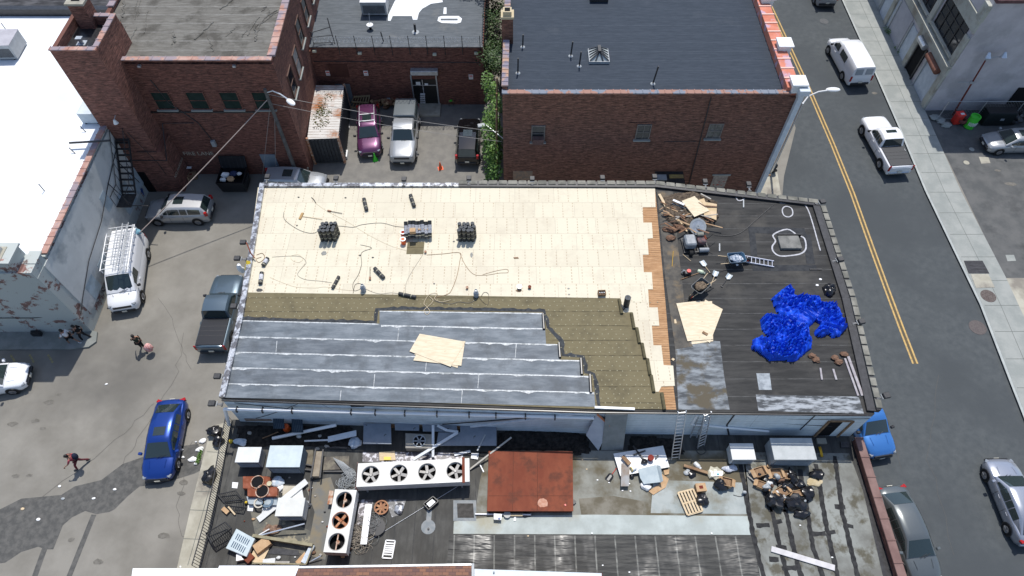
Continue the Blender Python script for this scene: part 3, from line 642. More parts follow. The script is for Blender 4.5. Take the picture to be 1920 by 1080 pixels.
b = MB(); c_ = P(803, 988, LR); b.cyl((c_.x, c_.y, LR + .001), (c_.x, c_.y, LR + .008), .36, 18); b.box((c_.x, c_.y + .55, LR + .005), (.25, .6, .008)); b.build('grey_sealer_spot', MATS['grey_sealer'], low)
b = MB(); b.cyl((c_.x + .02, c_.y - .1, LR + .008), (c_.x + .02, c_.y - .1, LR + .09), .05, 10); b.build('vent_stub', M_black, low)
lpoly('brown_puddle', [(1085,935),(1150,930),(1208,940),(1205,965),(1150,970),(1090,966)], .0065, .0095, mat('dried_puddle', (.12,.105,.075), (.2,.185,.15), 1.5, detail=9))
lpoly('stained_floor', [(570,905),(620,895),(632,930),(610,1050),(575,1040),(590,960)], .0065, .009, mat('tan_stained_floor', (.2,.17,.12), (.15,.15,.14), 1.2, detail=9))
lpoly('stained_floor', [(470,960),(520,965),(590,1000),(570,1040),(480,1010)], .0055, .008, mat('tan_stained_floor2', (.16,.15,.12), (.1,.1,.09), 1.5, detail=9, col3=(.28,.25,.18), scale3=1.4, lo3=.6, hi3=.64))
lpoly('foil_scatter', [(680,848),(868,848),(868,868),(680,866)], .012, .015, mat('torn_foil', (.08,.07,.08), (.5,.49,.53), 6, detail=8, lo=.5, hi=.56, rough=.4))
lpoly('foil_scatter', [(675,937),(700,937),(695,985),(668,985)], .013, .016, MATS['torn_foil'])
lpoly('foil_scatter', [(722,937),(762,937),(752,965),(735,970)], .013, .016, mat('smeared_foil', (.09,.09,.09), (.45,.45,.47), 4, detail=8, lo=.5, hi=.62, rough=.4))
# black debris strip along the foot of the wall
def blob(name, pts, z, h, m, res=.12, fall=.4, ns=2.2, rough=.6, parent=None, label=None, cat=None, kind=None, seed=0, smooth=False, ridged=True, fn=None):
    """heap: height field over an outline given in picture points at height z"""
    w_ = XY(pts, z); xs = [p.x for p in w_]; ys = [p.y for p in w_]; N = len(w_)
    def inside(x, y):
        c = False
        for i in range(N):
            a, b_ = w_[i], w_[(i + 1) % N]
            if (a.y > y) != (b_.y > y) and x < (b_.x - a.x) * (y - a.y) / (b_.y - a.y) + a.x: c = not c
        return c
    def dist(x, y):
        best = 9
        for i in range(N):
            a, b_ = w_[i], w_[(i + 1) % N]; dx, dy = b_.x - a.x, b_.y - a.y; t = max(0, min(1, ((x - a.x) * dx + (y - a.y) * dy) / (dx * dx + dy * dy + 1e-9)))
            best = min(best, math.hypot(x - a.x - dx * t, y - a.y - dy * t))
        return best
    nx = int((max(xs) - min(xs)) / res) + 2; ny = int((max(ys) - min(ys)) / res) + 2; idx = {}; vs = []; fs = []
    for j in range(ny):
        for i in range(nx):
            x = min(xs) + i * res; y = min(ys) + j * res
            if not inside(x, y): continue
            d = dist(x, y); e = min(1, d / fall) ** .5; v = Vector((x * ns + seed, y * ns, seed))
            r = 0; a = 1; f = 1
            for o_ in range(4):
                q = noise.noise(v * f); r += a * ((1 - abs(q) * 2.2) if ridged else q); a *= .5; f *= 2.1
            hgt = fn(x, y, d) if fn else h * e * max(.05, .35 + rough * r * .5)
            wob = noise.noise(v * .7 + Vector((9, 3, 1))) * res * .9
            idx[(i, j)] = len(vs); vs.append((x + wob, y - wob, z + (.004 if d < res * .9 else hgt)))
    for (i, j), k in idx.items():
        if all(q in idx for q in ((i + 1, j), (i, j + 1), (i + 1, j + 1))): fs.append((k, idx[(i + 1, j)], idx[(i + 1, j + 1)], idx[(i, j + 1)]))
    mb = MB(); mb.add(vs, fs); o = mb.build(name, m, parent, smooth=smooth)
    return tag(o, label, cat, kind=kind)
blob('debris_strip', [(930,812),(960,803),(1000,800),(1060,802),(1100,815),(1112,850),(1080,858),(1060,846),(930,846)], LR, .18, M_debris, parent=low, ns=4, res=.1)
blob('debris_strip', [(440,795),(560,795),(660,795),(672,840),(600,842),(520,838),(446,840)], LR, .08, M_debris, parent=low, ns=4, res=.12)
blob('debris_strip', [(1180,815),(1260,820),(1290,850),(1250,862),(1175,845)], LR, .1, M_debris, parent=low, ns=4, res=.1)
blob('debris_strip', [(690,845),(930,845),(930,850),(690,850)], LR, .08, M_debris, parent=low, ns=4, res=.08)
# right-hand parapet with reddish coping
b = MB(); p0 = P(1610,822,LR+.45); p1 = P(1697,1100,LR+.45); b.wall(p0, p1, .34, LR - .5, LR + .42); b.build('parapet', BR_dark, low)
b = MB(); coping(b, p0, p1, .44, LR + .421, .09, 1.0); b.build('coping', mat('oxblood_coping', (.13,.065,.055), (.18,.1,.085), 1.3, rough=.6), low, bevel=.015)
b = MB(); b.wall(P(1595,826,LR) + Vector((.12,0,0)), P(1645,990,LR) + Vector((.12,0,0)), .1, LR + .007, LR + .34); b.build('blue_flashing', mat('blue_grey_flashing', (.22,.28,.31), (.3,.36,.39), 3, rough=.5), low)
b = MB(); b.prism([(p.x, p.y) for p in XY([(1597,830),(1606,830),(1690,1100),(1660,1100)], LR)], LR + .012, LR + .02); b.build('gutter_tar', M_bitum, low)
# ================================================================ SOUTH BUILDING, only its north edge shows
so_ = thing('south_building', 'edge of a roof with brown shingles and bright white coating along the bottom', 'building', P(700, 1080, 6.0).xy.to_3d())
ZS = 5.4
def spoly(name, pts, z0, z1, m):
    b = MB(); b.prism([(p.x, p.y) for p in XY(pts, ZS)], z0, z1); return b.build(name, m, so_)
spoly('wall', [(254,1068),(1130,1074),(1136,1300),(190,1300)], 0, ZS - .01, BR_dark)
spoly('white_roof', [(250,1066),(410,1066),(412,1061),(562,1061),(552,1085),(550,1300),(215,1300)], ZS - .009, ZS + .05, M_wroof)
shg_ = spoly('shingle_slope', [(557,1066),(884,1060),(884,1085),(884,1300),(553,1300)], ZS - .009, ZS + .03, M_oldwood)
m_sh, t_sh, b_sh = nodes('shingle_tabs'); g = G(t_sh); tc = g.n('ShaderNodeTexCoord'); br = g.n('ShaderNodeTexBrick'); g.l(tc.outputs['Object'], br.inputs['Vector'])
br.inputs['Scale'].default_value = 1; br.inputs['Brick Width'].default_value = .3; br.inputs['Row Height'].default_value = .14; br.inputs['Mortar Size'].default_value = .008
br.inputs['Color1'].default_value = (.13,.07,.06,1); br.inputs['Color2'].default_value = (.25,.12,.07,1); br.inputs['Mortar'].default_value = (.06,.04,.035,1); g.l(br.outputs[0], b_sh.inputs['Base Color']); b_sh.inputs['Roughness'].default_value = .9
shg_.data.materials[0] = m_sh
spoly('metal_edge', [(552,1062),(884,1057),(884,1060.5),(556,1066)], ZS - .009, ZS + .06, M_steel)
spoly('end_flashing', [(884.5,1057),(889,1057),(889,1300),(884.5,1300)], ZS - .009, ZS + .08, M_grey)
spoly('pale_roof', [(889.5,1067),(1128,1075),(1131,1300),(889.5,1300)], ZS - .009, ZS + .02, mat('pale_blue_white_roof', (.55,.6,.62), (.62,.66,.68), 1))
b = MB(); b.cyl(P(926,1076,ZS), P(926,1072,ZS+.12), .04, 8); b.build('roof_bolt', M_grey, so_)
# ================================================================ WHITE PAINTED BUILDING, left
ZW = 6.4
wb = thing('white_painted_building', 'peeling pale painted building with a bright white coated roof at the left edge', 'building', P(60, 560, 0))
e0 = P(175,622,0); e1 = P(262,360,0); exx = e0.x
fw = [(exx, 22.0), (exx - .05, 37.4), (exx - .6, 47.0), (-90, 47.0), (-90, 21.6)]
b = MB(); b.prism(fw, 0, ZW - .25); b.build('wall', BR_paint, wb)
b = MB(); b.prism([(x - (.3 if x > -40 else 0), y + (.3 if y < 23 else 0)) for x, y in fw], ZW - .249, ZW - .14); b.build('roof', M_wroof, wb)
b = MB(); b.wall((exx - .15, 23.4), (exx - .2, 37.3), .3, ZW - .139, ZW - .02); b.wall((-29.4, 22.15), (-90, 21.75), .3, ZW - .139, ZW - .02); b.build('parapet', BR_paint, wb)
b = MB(); coping(b, Vector((exx - .12, 23.6, 0)), Vector((exx - .2, 34.6, 0)), .4, ZW - .019, .09, .62); coping(b, Vector((-29.3, 22.15, 0)), Vector((-44, 22.0, 0)), .4, ZW - .019, .09, .62); b.build('coping', M_terra, wb, bevel=.015)
# smooth grey paint skin on the east wall
b = MB(); b.wall((exx + .012, 22.9), (exx - .02, 36.0), .03, .9, ZW - .27); b.build('grey_paint_skin', mat('grey_wall_paint', (.56,.565,.54), (.63,.635,.61), .6, detail=8, col3=(.34,.36,.36), scale3=.5), wb)
for (y0, y1, z0, z1) in ((23.9,25.0,.95,2.3),(25.8,27.0,.95,2.1),(27.3,28.6,1.0,1.9),(31.0,32.6,1.0,2.9),(33.0,34.2,1.0,2.6),(29.6,30.4,3.0,4.4)): b = MB(); b.box((exx + .035, (y0 + y1) / 2, (z0 + z1) / 2), (.012, y1 - y0, z1 - z0)); b.build('pale_blue_overpaint', mat('pale_blue_overpaint', (.42,.5,.55), (.36,.42,.44), 2), wb)
b = MB(); pts = [(exx+.05,36.2,5.6),(exx+.06,33.5,4.8),(exx+.06,31.0,4.2),(exx+.06,28.5,3.4),(exx+.06,25.5,3.0),(exx+.06,23.2,2.2),(exx+.05,22.3,1.8)]; b.tube([Vector(p) for p in pts], .03); b.tube([Vector((exx+.1,22.3,1.8)), Vector((-30,21.93,1.9)), Vector((-45,21.85,2.0))], .025); b.build('wall_cable', M_black, wb)
# corner chimney
cx_, cy_ = -28.6, 22.55
b = MB(); b.prism([(exx - .02, 22.0 - .02), (exx - .02, 23.3), (-29.5, 23.3), (-29.5, 21.9)], ZW - .6, ZW + .35); ch = b.build('chimney', BR_paint, wb)
b = MB(); b.prism([(exx + .02, 22.6), (exx + .02, 23.5), (-27.9, 23.5), (-27.9, 22.6)], ZW + .351, ZW + .4)
b.box((-28.7, 22.7, ZW + .75), (1.25, 1.25, .8)); b.box((-28.7, 22.7, ZW + 1.2), (1.5, 1.45, .12)); b.build('chimney_head', BR_paint, ch)
b = MB(); b.box((-28.95, 22.65, ZW + 1.28), (.95, .95, .04)); b.build('mortar_cap', M_concw, ch)
b = MB()
for sx, sy, dx, dy in ((-1,0,.04,.6),(1,0,.04,.6),(0,-1,.56,.04),(0,1,.56,.04)): b.box((-28.95 + sx * .3, 22.65 + sy * .28, ZW + 1.55), (dx, dy, .5))
b.build('flue_cap', M_steel, ch)
b = MB(); b.box((-28.95, 22.65, ZW + 1.5), (.54, .5, .03)); b.build('flue_opening', M_dark, ch)
for (x, y) in ((-38.5,44.9),(-29.3,28.6)):
    b = MB(); b.cyl((x, y, ZW - .14), (x, y, ZW + .5), .03, 6); b.build('roof_pipe', M_black, wb)
b = MB(); b.box((exx - 6, 46.9, ZW + .15), (16, .5, .6)); b.build('dark_upstand', M_bitum, wb)
# black roof beyond the white one
bb = thing('black_roof_building', 'dark tarred roof strip beyond the white coated roof in the top left corner', 'building', (-45, 55, 0))
b = MB(); b.prism([(-28.7, 47.6), (-29.2, 60), (-90, 60), (-90, 47.6)], 0, 6.0); b.build('wall', BR_dark, bb)
b = MB(); b.prism([(-28.7, 47.6), (-29.2, 60), (-90, 60), (-90, 47.6)], 6.001, 6.1); b.build('roof', mat('tarred_roof', (.03,.03,.033), (.09,.09,.095), .8, detail=9, stretch=(1,3,1)), bb)
# rooftop unit on the white roof
def acunit(label, c, d, zb, body, top=None, rz=0., grille=True, fan=False, louv='front', name='air_conditioner', feet=True, gm=None):
    t = thing(name, label, 'air conditioner', (c[0], c[1], zb), rz, local=True); w_, l_, h_ = d
    b = MB(); b.box((0, 0, h_ / 2 + .1), (w_, l_, h_)); b.build('casing', body, t, bevel=.015)
    b = MB(); b.box((0, 0, h_ + .115), (w_ + .05, l_ + .05, .03)); b.build('lid', top or body, t, bevel=.008)
    if feet:
        b = MB()
        for s in (-1, 1): b.box((s * w_ * .35, 0, .049), (.1, l_ * .95, .098))
        b.build('skid', M_black, t)
    if grille:
        b = MB(); b.box((0, -l_ / 2 - .006, h_ * .45 + .1), (w_ * .86, .012, h_ * .62)); gp = b.build('grille', gm or M_dark, t)
        b = MB()
        for k in range(9): b.box((0, -l_ / 2 - .02, .1 + h_ * (.18 + .068 * k)), (w_ * .86, .015, .02))
        b.build('louvre_slats', M_grey, gp)
    if fan:
        b = MB(); b.ring((0, 0, h_ + .131), l_ * .24, l_ * .27, .03); b.build('fan_ring', M_black, t)
        b = MB(); b.cyl((0, 0, h_ + .131), (0, 0, h_ + .135), l_ * .24, 20); b.build('fan_opening', M_dark, t)
    return t
c_ = P(18,100,ZW); acunit('grey rooftop air conditioner standing on the bright white roof', (c_.x - .3, c_.y + .3), (2.2, 1.9, 1.15), ZW - .14, M_grey, mat('dusty_lilac_metal', (.36,.35,.38), (.42,.41,.44), 2), rz=.05)
c_ = P(176,250,ZW+.5); acunit('pale box air conditioner on the white building roof edge beside the brick tower', (-28.4, 35.2), (1.15, 1.2, .8), ZW - .14, mat('pale_blue_box', (.5,.56,.6), (.58,.63,.66), 2), grille=False)
# fire escape on the east wall
fe = thing('fire_escape', 'black iron fire escape stair on the wall by the brick tower', 'fire escape', (-27, 33, 2.2))
b = MB(); x0 = exx + .1; x1 = exx + 1.0
b.box(((x0 + x1) / 2, 34.6, 5.3), (.9, 1.2, .05)); b.build('upper_landing', M_black, fe)
b = MB(); b.box(((x0 + x1) / 2, 31.0, 2.6), (1.0, 1.2, .05)); b.build('lower_landing', M_black, fe)
b = MB()
for x in (x0, x1): b.beam((x, 34.1, 5.3), (x, 31.6, 2.65), .05, .16)
b.build('stringers', M_black, fe)
b = MB()
for k in range(9): t_ = k / 8; b.box(((x0 + x1) / 2, 34.0 - 2.3 * t_, 5.15 - 2.4 * t_), (.8, .16, .04))
b.build('treads', M_black, fe)
b = MB()
for x in (x0, x1):
    b.cyl((x, 34.1, 6.2), (x, 31.6, 3.6), .025, 6); b.cyl((x, 31.6, 3.6), (x, 30.4, 3.6), .025, 6)
    for k in range(6): t_ = k / 5; b.cyl((x, 34.1 - 2.5 * t_, 5.3 - 2.65 * t_), (x, 34.1 - 2.5 * t_, 6.2 - 2.6 * t_), .018, 5)
    for y in (30.4, 31.0): b.cyl((x, y, 2.62), (x, y, 3.6), .018, 5)
b.cyl((x1, 35.2, 5.3), (x1, 35.2, 6.3), .02, 5); b.cyl((x1, 34.1, 6.25), (x1, 35.2, 6.25), .025, 6)
b.build('handrail', M_black, fe)
b = MB()
for y in (32.6, 30.6): b.cyl((exx - 1.6, y + 1.4, ZW + .25), (x1, y, 2.7), .03, 6)
b.cyl((exx - 1.7, 32.4, ZW + .28), (exx + .9, 32.6, ZW + .3), .07, 6); b.build('brace_rods', M_black, fe)
b = MB(); b.cyl((x1, 30.5, 2.65), (x1 + 1.3, 30.4, 2.75), .035, 6); b.build('swing_arm', M_black, fe)
# ================================================================ TALL BRICK BUILDING WITH TOWER, left
ZL = 10.4; YL0 = 35.96; ZT = 12.4
tb = thing('brick_warehouse', 'tall dark red brick warehouse with a square stair tower at its corner', 'building', (-20, 40, 0))
rx0 = P(237,105,ZL).x; q1 = P(509,113,ZL); q2 = P(578,-170,ZL); xl = P(213,0,ZL).x
b = MB(); b.prism([(xl, YL0), (q1.x, YL0), (q2.x + .15, 60), (xl, 60)], 0, ZL - .3); b.build('wall', BR_dark, tb)
b = MB(); b.prism([(xl, YL0 + .3), (q1.x - .3, YL0 + .3), (q2.x - .15, 60), (xl, 60)], ZL - .299, ZL - .16); b.build('roof', M_wrink, tb)
b = MB(); b.wall((xl, YL0 + .15), (q1.x, YL0 + .15), .3, ZL - .159, ZL - .02); b.wall((q1.x - .15, YL0 + .3), (q2.x, 60), .3, ZL - .158, ZL - .02); b.wall((xl + .15, YL0 + 3), (xl + .15, 60), .3, ZL - .158, ZL + .1); b.build('parapet', BR_dark, tb)
b = MB(); coping(b, Vector((xl + 2, YL0 + .13, 0)), Vector((q1.x, YL0 + .13, 0)), .38, ZL - .019, .08, .85); coping(b, Vector((q1.x - .1, YL0 + .4, 0)), Vector((q2.x + .05, 60, 0)), .5, ZL - .019, .12, .62); coping(b, Vector((xl + .15, YL0 + 5.5, 0)), Vector((xl + .15, 60, 0)), .45, ZL + .101, .1, .62); b.build('coping', M_terra, tb, bevel=.015)
# wrinkles in the membrane
b = MB()
for k in range(26):
    x = random.uniform(xl + 1, q1.x - 1.2); y = random.uniform(YL0 + .8, YL0 + 9); L = random.uniform(.6, 2.6); pts = []
    a = random.uniform(.9, 2.2)
    for i in range(9): pts.append(Vector((x + math.cos(a) * L * i / 8 + random.uniform(-.1, .1), y + math.sin(a) * L * i / 8, ZL - .155)))
    b.tube(pts, random.uniform(.03, .07), 6)
b.build('membrane_folds', M_wrink, tb, smooth=True)
# tower
TX0 = P(93,95,ZT).x; TX1 = P(180,95,ZT).x; TY0 = P(93,95,ZT).y; TY1 = TY0 + 3.6
b = MB(); b.prism([(TX0, TY0), (TX1, TY0), (TX1, TY1 + .1), (TX0, TY1 + .1)], 0, ZT - .6); tw = b.build('tower', BR_tower, tb)
b = MB(); b.prism([(TX0 + .4, TY0 - .06), (TX1 + .35, TY0 - .06), (TX1 + .35, YL0 - .01), (TX0 + .4, YL0 - .01)], 0, 4.1); b.build('tower_plinth', BR_tower, tw)
b = MB()
for (p, q) in (((TX0 + .13, TY0), (TX0 + .13, TY1)), ((TX1 - .13, TY0), (TX1 - .13, TY1))): b.wall(p, q, .26, ZT - .599, ZT)
b.wall((TX0 + .26, TY0 + .13), (TX1 - .26, TY0 + .13), .26, ZT - .599, ZT); b.wall((TX0 + .26, TY1 - .13), (TX1 - .26, TY1 - .13), .26, ZT - .599, ZT); b.build('tower_parapet', BR_tower, tw)
b = MB(); b.prism([(TX0 + .27, TY0 + .27), (TX1 - .27, TY0 + .27), (TX1 - .27, TY1 - .27), (TX0 + .27, TY1 - .27)], ZT - .598, ZT - .56); b.build('tower_roof', M_bitum, tw)
b = MB()
coping(b, Vector((TX0, TY0 + .13, 0)), Vector((TX1, TY0 + .13, 0)), .34, ZT + .001, .08, .6); coping(b, Vector((TX1 - .13, TY0 + .3, 0)), Vector((TX1 - .13, TY1, 0)), .34, ZT + .001, .08, .6); coping(b, Vector((TX0 + .6, TY1 - .13, 0)), Vector((TX1 - .3, TY1 - .13, 0)), .34, ZT + .001, .08, .6)
b.build('tower_coping', M_terra, tw, bevel=.015)
cc = P(122,20,ZT+1.0); b = MB(); b.box((cc.x + .45, TY1 - .2, ZT + .2), (.95, .95, 1.7)); k_ = b.build('chimney', BR_tower, tb)
b = MB(); b.box((cc.x + .45, TY1 - .2, ZT + 1.12), (1.15, 1.1, .14)); b.build('cap', M_concw, k_); b = MB(); b.box((cc.x + .45, TY1 - .2, ZT + 1.2), (.5, .45, .04)); b.build('flue', M_dark, k_)
vt = MB(); vc = P(153,80,ZT-.5); vt.cyl((vc.x, vc.y, ZT - .56), (vc.x, vc.y, ZT - .2), .12, 10); vt.box((vc.x, vc.y, ZT - .17), (.38, .3, .07)); vt.box((vc.x, vc.y, ZT - .53), (.55, .5, .05)); vt.build('roof_vent', M_steel, tb)
# boarded windows on the front wall
for px in (306, 371, 433, 493):
    p = P(px, 188, 0); d = Vector(P(px, 188, 0)) - Vector((0, 0, CH)); t_ = YL0 / d.y; c_ = Vector((d.x * t_, YL0, CH + d.z * t_))
    f = window(tb, (c_.x, YL0, c_.z), 1.2, 1.45, (0, -1), mat('green_board', (.012,.025,.02), (.02,.035,.03), 2), BR_dark, bars=0, sill=True, name='boarded_window')
# east wall windows
ed = (Vector((q2.x + .15, 60)) - Vector((q1.x, YL0))).normalized(); en = (ed.y, -ed.x)
for i, (t_, m_) in enumerate(((2.2, 0), (4.4, 1), (6.9, 0), (9.6, 0), (12.5, 0), (15.4, 0))):
    for zz in ((7.6,) if i > 1 else (6.9,)):
        c_ = Vector((q1.x, YL0)) + ed * t_
        window(tb, (c_.x, c_.y, zz), 1.2, 1.9, en, M_wglass if not m_ else mat('pale_board', (.3,.27,.24), (.36,.33,.3), 3), mat('brown_frame', (.1,.05,.035), rough=.7), bars=0)
b = MB(); b.box((P(283,345,0).x + .1, TY0 - .075, 1.05), (1.15, .02, 2.1)); b.build('doorway', M_dark, tb)
b = MB(); b.box((P(520,330,0).x - .2, YL0 - .02, 1.05), (1.1, .04, 2.1)); dd = b.build('steel_door', mat('blue_grey_door', (.16,.2,.24), (.2,.24,.28), 2), tb); b = MB(); b.box((P(520,330,0).x + .2, YL0 - .06, 1.0), (.1, .06, .04)); b.build('handle', M_steel, dd)
b = MB(); zz = 4.15; b.tube([Vector((TX1 + .02, TY0 - .1, zz)), Vector((TX0 + 1.5, TY0 - .1, zz))], .03); b.tube([Vector((TX0 + .5, TY0 - .1, 3.3)), Vector((TX1 + .4, TY0 - .1, 3.3)), Vector((TX1 + .4, YL0 - .1, 5.2)), Vector((TX1 + 2.6, YL0 - .06, 5.2))], .035)
b.tube([Vector((TX1 + 1.2, YL0 - .06, 8.9)), Vector((TX1 + 1.6, YL0 - .06, 7.0)), Vector((TX1 + 2.9, YL0 - .06, 5.2)), Vector((TX1 + 3.3, YL0 - .06, 3.4))], .03); b.tube([Vector((TX0 + 1.6, TY0 - .08, 6.0)), Vector((TX0 + 2.4, TY0 - .08, 3.0)), Vector((TX0 + 2.5, TY0 - .1, 1.9))], .02); b.build('wall_conduit', M_black, tb)
b = MB(); b.box((TX1 + 3.3, YL0 - .12, 3.3), (.28, .2, .5)); b.build('meter_box', M_grey, tb)
b = MB()
for x in (262, 440): d = P(x, 122, 0) - Vector((0, 0, CH)); t_ = YL0 / d.y; b.box((d.x * t_, YL0 - .1, CH + d.z * t_), (.2, .18, .12))
b.build('floodlight', M_steel, tb)
b = MB(); b.box((xl + 5.5, YL0 - .03, 6.15), (9, .05, .12)); b.build('sill_course', M_bitum, tb)
def text(body, loc, size, rot, m, parent, name='lettering', ext=.004):
    cu = bpy.data.curves.new(name, 'FONT'); cu.body = body; cu.size = size; cu.extrude = ext; cu.align_x = 'CENTER'; cu.align_y = 'CENTER'
    tmp = bpy.data.objects.new('tmp', cu); S.collection.objects.link(tmp); bpy.context.view_layer.update()
    me = bpy.data.meshes.new_from_object(tmp.evaluated_get(bpy.context.evaluated_depsgraph_get())); bpy.data.objects.remove(tmp)
    me.materials.clear(); me.materials.append(m); o = bpy.data.objects.new(name, me); S.collection.objects.link(o)
    me.transform(Matrix.Rotation(rot[2], 4, 'Z') @ Matrix.Rotation(rot[0], 4, 'X')); me.transform(Matrix.Translation(Vector(loc) - (ORG[parent.name] if parent else Vector())))
    if parent: o.parent = parent; ORG[o.name] = ORG[parent.name]
    return o
M_letter = mat('chalky_letter_paint', (.45,.42,.34), (.3,.27,.22), 5)
d = P(372,288,0) - Vector((0, 0, CH)); t_ = YL0 / d.y
text('FIRE LANE', (d.x * t_, YL0 - .012, CH + d.z * t_), .5, (R(90), 0, 0), M_letter, tb)
text('NO PARKING', (TX1 + .352 + .01, (TY0 + YL0) / 2 - .03, 1.7), .36, (R(90), 0, R(90)), M_letter, tb)
# lamp on the tower
wl = thing('wall_lamp', 'small white wall lamp on the front of the brick tower', 'wall lamp', (P(217,232,0).x, TY0, 6.2))
d = P(217,228,0) - Vector((0, 0, CH)); t_ = (TY0 - .3) / d.y; lz = CH + d.z * t_; lx = d.x * t_
b = MB(); b.cyl((lx, TY0, lz + .25), (lx, TY0 - .35, lz + .2), .03, 6); b.build('bracket', M_steel, wl)
b = MB(); b.cyl((lx, TY0 - .35, lz - .1), (lx, TY0 - .35, lz + .2), .16, 12, .06); b.build('shade', M_white, wl)
# ================================================================ MIDDLE BACK BUILDING
ZM = 5.5; YM0 = 43.8
mbd = thing('rear_brick_building', 'low dark brick building across the back yard with a membrane roof and roller shutter', 'building', (-4, 50, 0))
mx0 = P(582,85,ZM).x; mx1 = P(905,97,ZM).x
b = MB(); b.prism([(mx0 - 1.5, YM0), (mx1, YM0), (mx1 + .2, 72), (mx0 - 1.5, 72)], 0, ZM - .3); b.build('wall', BR_dark, mbd)
b = MB(); b.prism([(mx0 - 1.5, YM0 + .3), (mx1 - .05, YM0 + .3), (mx1 + .1, 72), (mx0 - 1.5, 72)], ZM - .299, ZM - .1); b.build('roof', M_membr, mbd)
b = MB(); b.wall((mx0, YM0 + .15), (mx1, YM0 + .15), .3, ZM - .299, ZM + .05); b.build('parapet', BR_dark, mbd)
b = MB(); b.box(((mx0 + mx1) / 2, YM0 + .15, ZM + .075), (mx1 - mx0, .34, .05)); b.build('coping', mat('dark_coping', (.09,.1,.11), (.14,.15,.16), 2), mbd)
def onY(px, py, y):
    d = P(px, py, 0) - Vector((0, 0, CH)); t_ = y / d.y; return Vector((d.x * t_, y, CH + d.z * t_))
wr = mat('white_roof_paint', (.72,.74,.75), (.8,.82,.83), 2)
b = MB(); z_ = ZM - .096; b.prism([(p.x, p.y) for p in XY([(728,25),(740,0),(760,-20),(826,-20),(830,2),(808,5),(792,14),(785,22),(782,35),(774,35),(772,28),(758,28),(736,28),(732,37),(727,37)], ZM)], z_ - .003, z_ + .006); b.build('white_patch', wr, mbd)
b = MB(); b.prism([(p.x, p.y) for p in XY([(822,30),(828,28),(860,28),(866,33),(864,40),(856,42),(828,41),(820,37)], ZM)], z_ - .003, z_ + .006); b.build('white_patch', wr, mbd)
b = MB(); b.prism([(p.x, p.y) for p in XY([(826,33),(858,33),(858,36.5),(826,36.5)], ZM)], z_ + .004, z_ + .012); b.build('patch_slot', M_membr, mbd)
b = MB(); b.prism([(p.x, p.y) for p in XY([(832,12),(837,12),(837,24),(831,24)], ZM)], z_ - .003, z_ + .006); b.build('white_patch', wr, mbd)
# fence of posts and coiled wire along the parapet
fn = thing('wire_fence', 'thin black posts with coiled barbed wire along the rear parapet', 'fence', ((mx0 + mx1) / 2, YM0, ZM))
for k in range(9):
    x = mx0 + 2.2 + (mx1 - mx0 - 2.4) * k / 8; b = MB(); b.cyl((x, YM0 - .03, ZM - .6), (x, YM0 - .03, ZM + 1.1), .028, 6); b.build('post', M_black, fn)
b = MB(); pts = []; L = mx1 - mx0 - .4; N = 420
for i in range(N): t_ = i / N; a = i * .62; pts.append(Vector((mx0 + .3 + L * t_, YM0 + .02 + .17 * math.cos(a), ZM + .7 + .17 * math.sin(a))))
b.tube(pts, .011, 4)
for z in (.25, .55, .95): b.cyl((mx0 + .3, YM0 - .03, ZM + z), (mx1 - .1, YM0 - .03, ZM + z), .008, 4)
b.build('barbed_wire', M_steel, fn)
fn2 = thing('side_wire_coil', 'tight coil of barbed wire along the right edge of the rear roof', 'barbed wire', (mx1, 50, ZM)); pts = []
for i in range(420): a = i * .62; pts.append(Vector((mx1 + .12 + .22 * math.cos(a), YM0 + .2 + 14 * i / 420, ZM + .25 + .22 * math.sin(a))))
b = MB(); b.tube(pts, .016, 4); b.build('coil', M_black, fn2)
b = MB()
for k in range(7): b.cyl((mx1 + .12, YM0 + .3 + 2.2 * k, ZM - .3), (mx1 + .12, YM0 + .3 + 2.2 * k, ZM + .7), .025, 5)
b.build('stakes', M_black, fn2)
gt = MB(); x = mx0 + .3; gt.cyl((x, YM0 + .3, ZM), (x, YM0 + .3, ZM + 1.2), .03, 6); gt.cyl((x + 1.6, YM0 + .3, ZM), (x + 1.1, YM0 + 1.7, ZM + 1.4), .04, 6); gt.cyl((x, YM0 + .3, ZM + 1.1), (x + 1.3, YM0 + 1.0, ZM + 1.1), .03, 6); gt.cyl((x, YM0 + .3, ZM + .2), (x + 1.5, YM0 + .3, ZM + .25), .03, 6); gt.cyl((x, YM0 + .3, ZM + .7), (x + 1.5, YM0 + .6, ZM + .7), .025, 6)
tag(gt.build('iron_bracket', M_black), 'black iron bracket frame at the left end of the barbed wire parapet', 'bracket')
c_ = P(703,32,ZM-.1); acunit('pale rooftop air conditioner with a round fan on the rear roof', (c_.x, c_.y + .9), (2.0, 1.6, 1.1), ZM - .1, M_grey, mat('pale_lid', (.6,.6,.6), (.68,.68,.68), 2), fan=True)
for o in [x for x in bpy.data.objects if x.name.startswith('fan_')][-2:]: o.location.x += .45
def pipe(px, py, z, h, r, label, lean=0, col=M_black, base=True, grp=None):
    p = P(px, py, z); t = thing('vent_pipe', label, 'vent pipe', p, local=True)
    b = MB(); b.cyl((0, 0, 0), (lean, 0, h), r, 10); b.build('stack', col, t, smooth=True)
    if base: b = MB(); b.cyl((0, 0, .002), (0, 0, .05), r * 3.2, 14, r * 2); b.build('collar', M_grey, t)
    if grp: t['group'] = grp
    return t
pipe(779,60,ZM-.1,.7,.09,'thick black stack with dark collar on the rear membrane roof'); pipe(719,78,ZM-.1,.85,.045,'thin black pipe standing just behind the barbed wire', lean=-.08, base=False)
p = P(695,55,ZM-.1); t = thing('mushroom_vent', 'white dished vent below the rear roof air conditioner', 'vent', p, local=True); b = MB(); b.cyl((0,0,0),(0,0,.35),.1,10); b.build('neck', M_dark, t); b = MB(); b.cyl((0,0,.35),(0,0,.42),.26,18); b.build('cap', M_white, t)
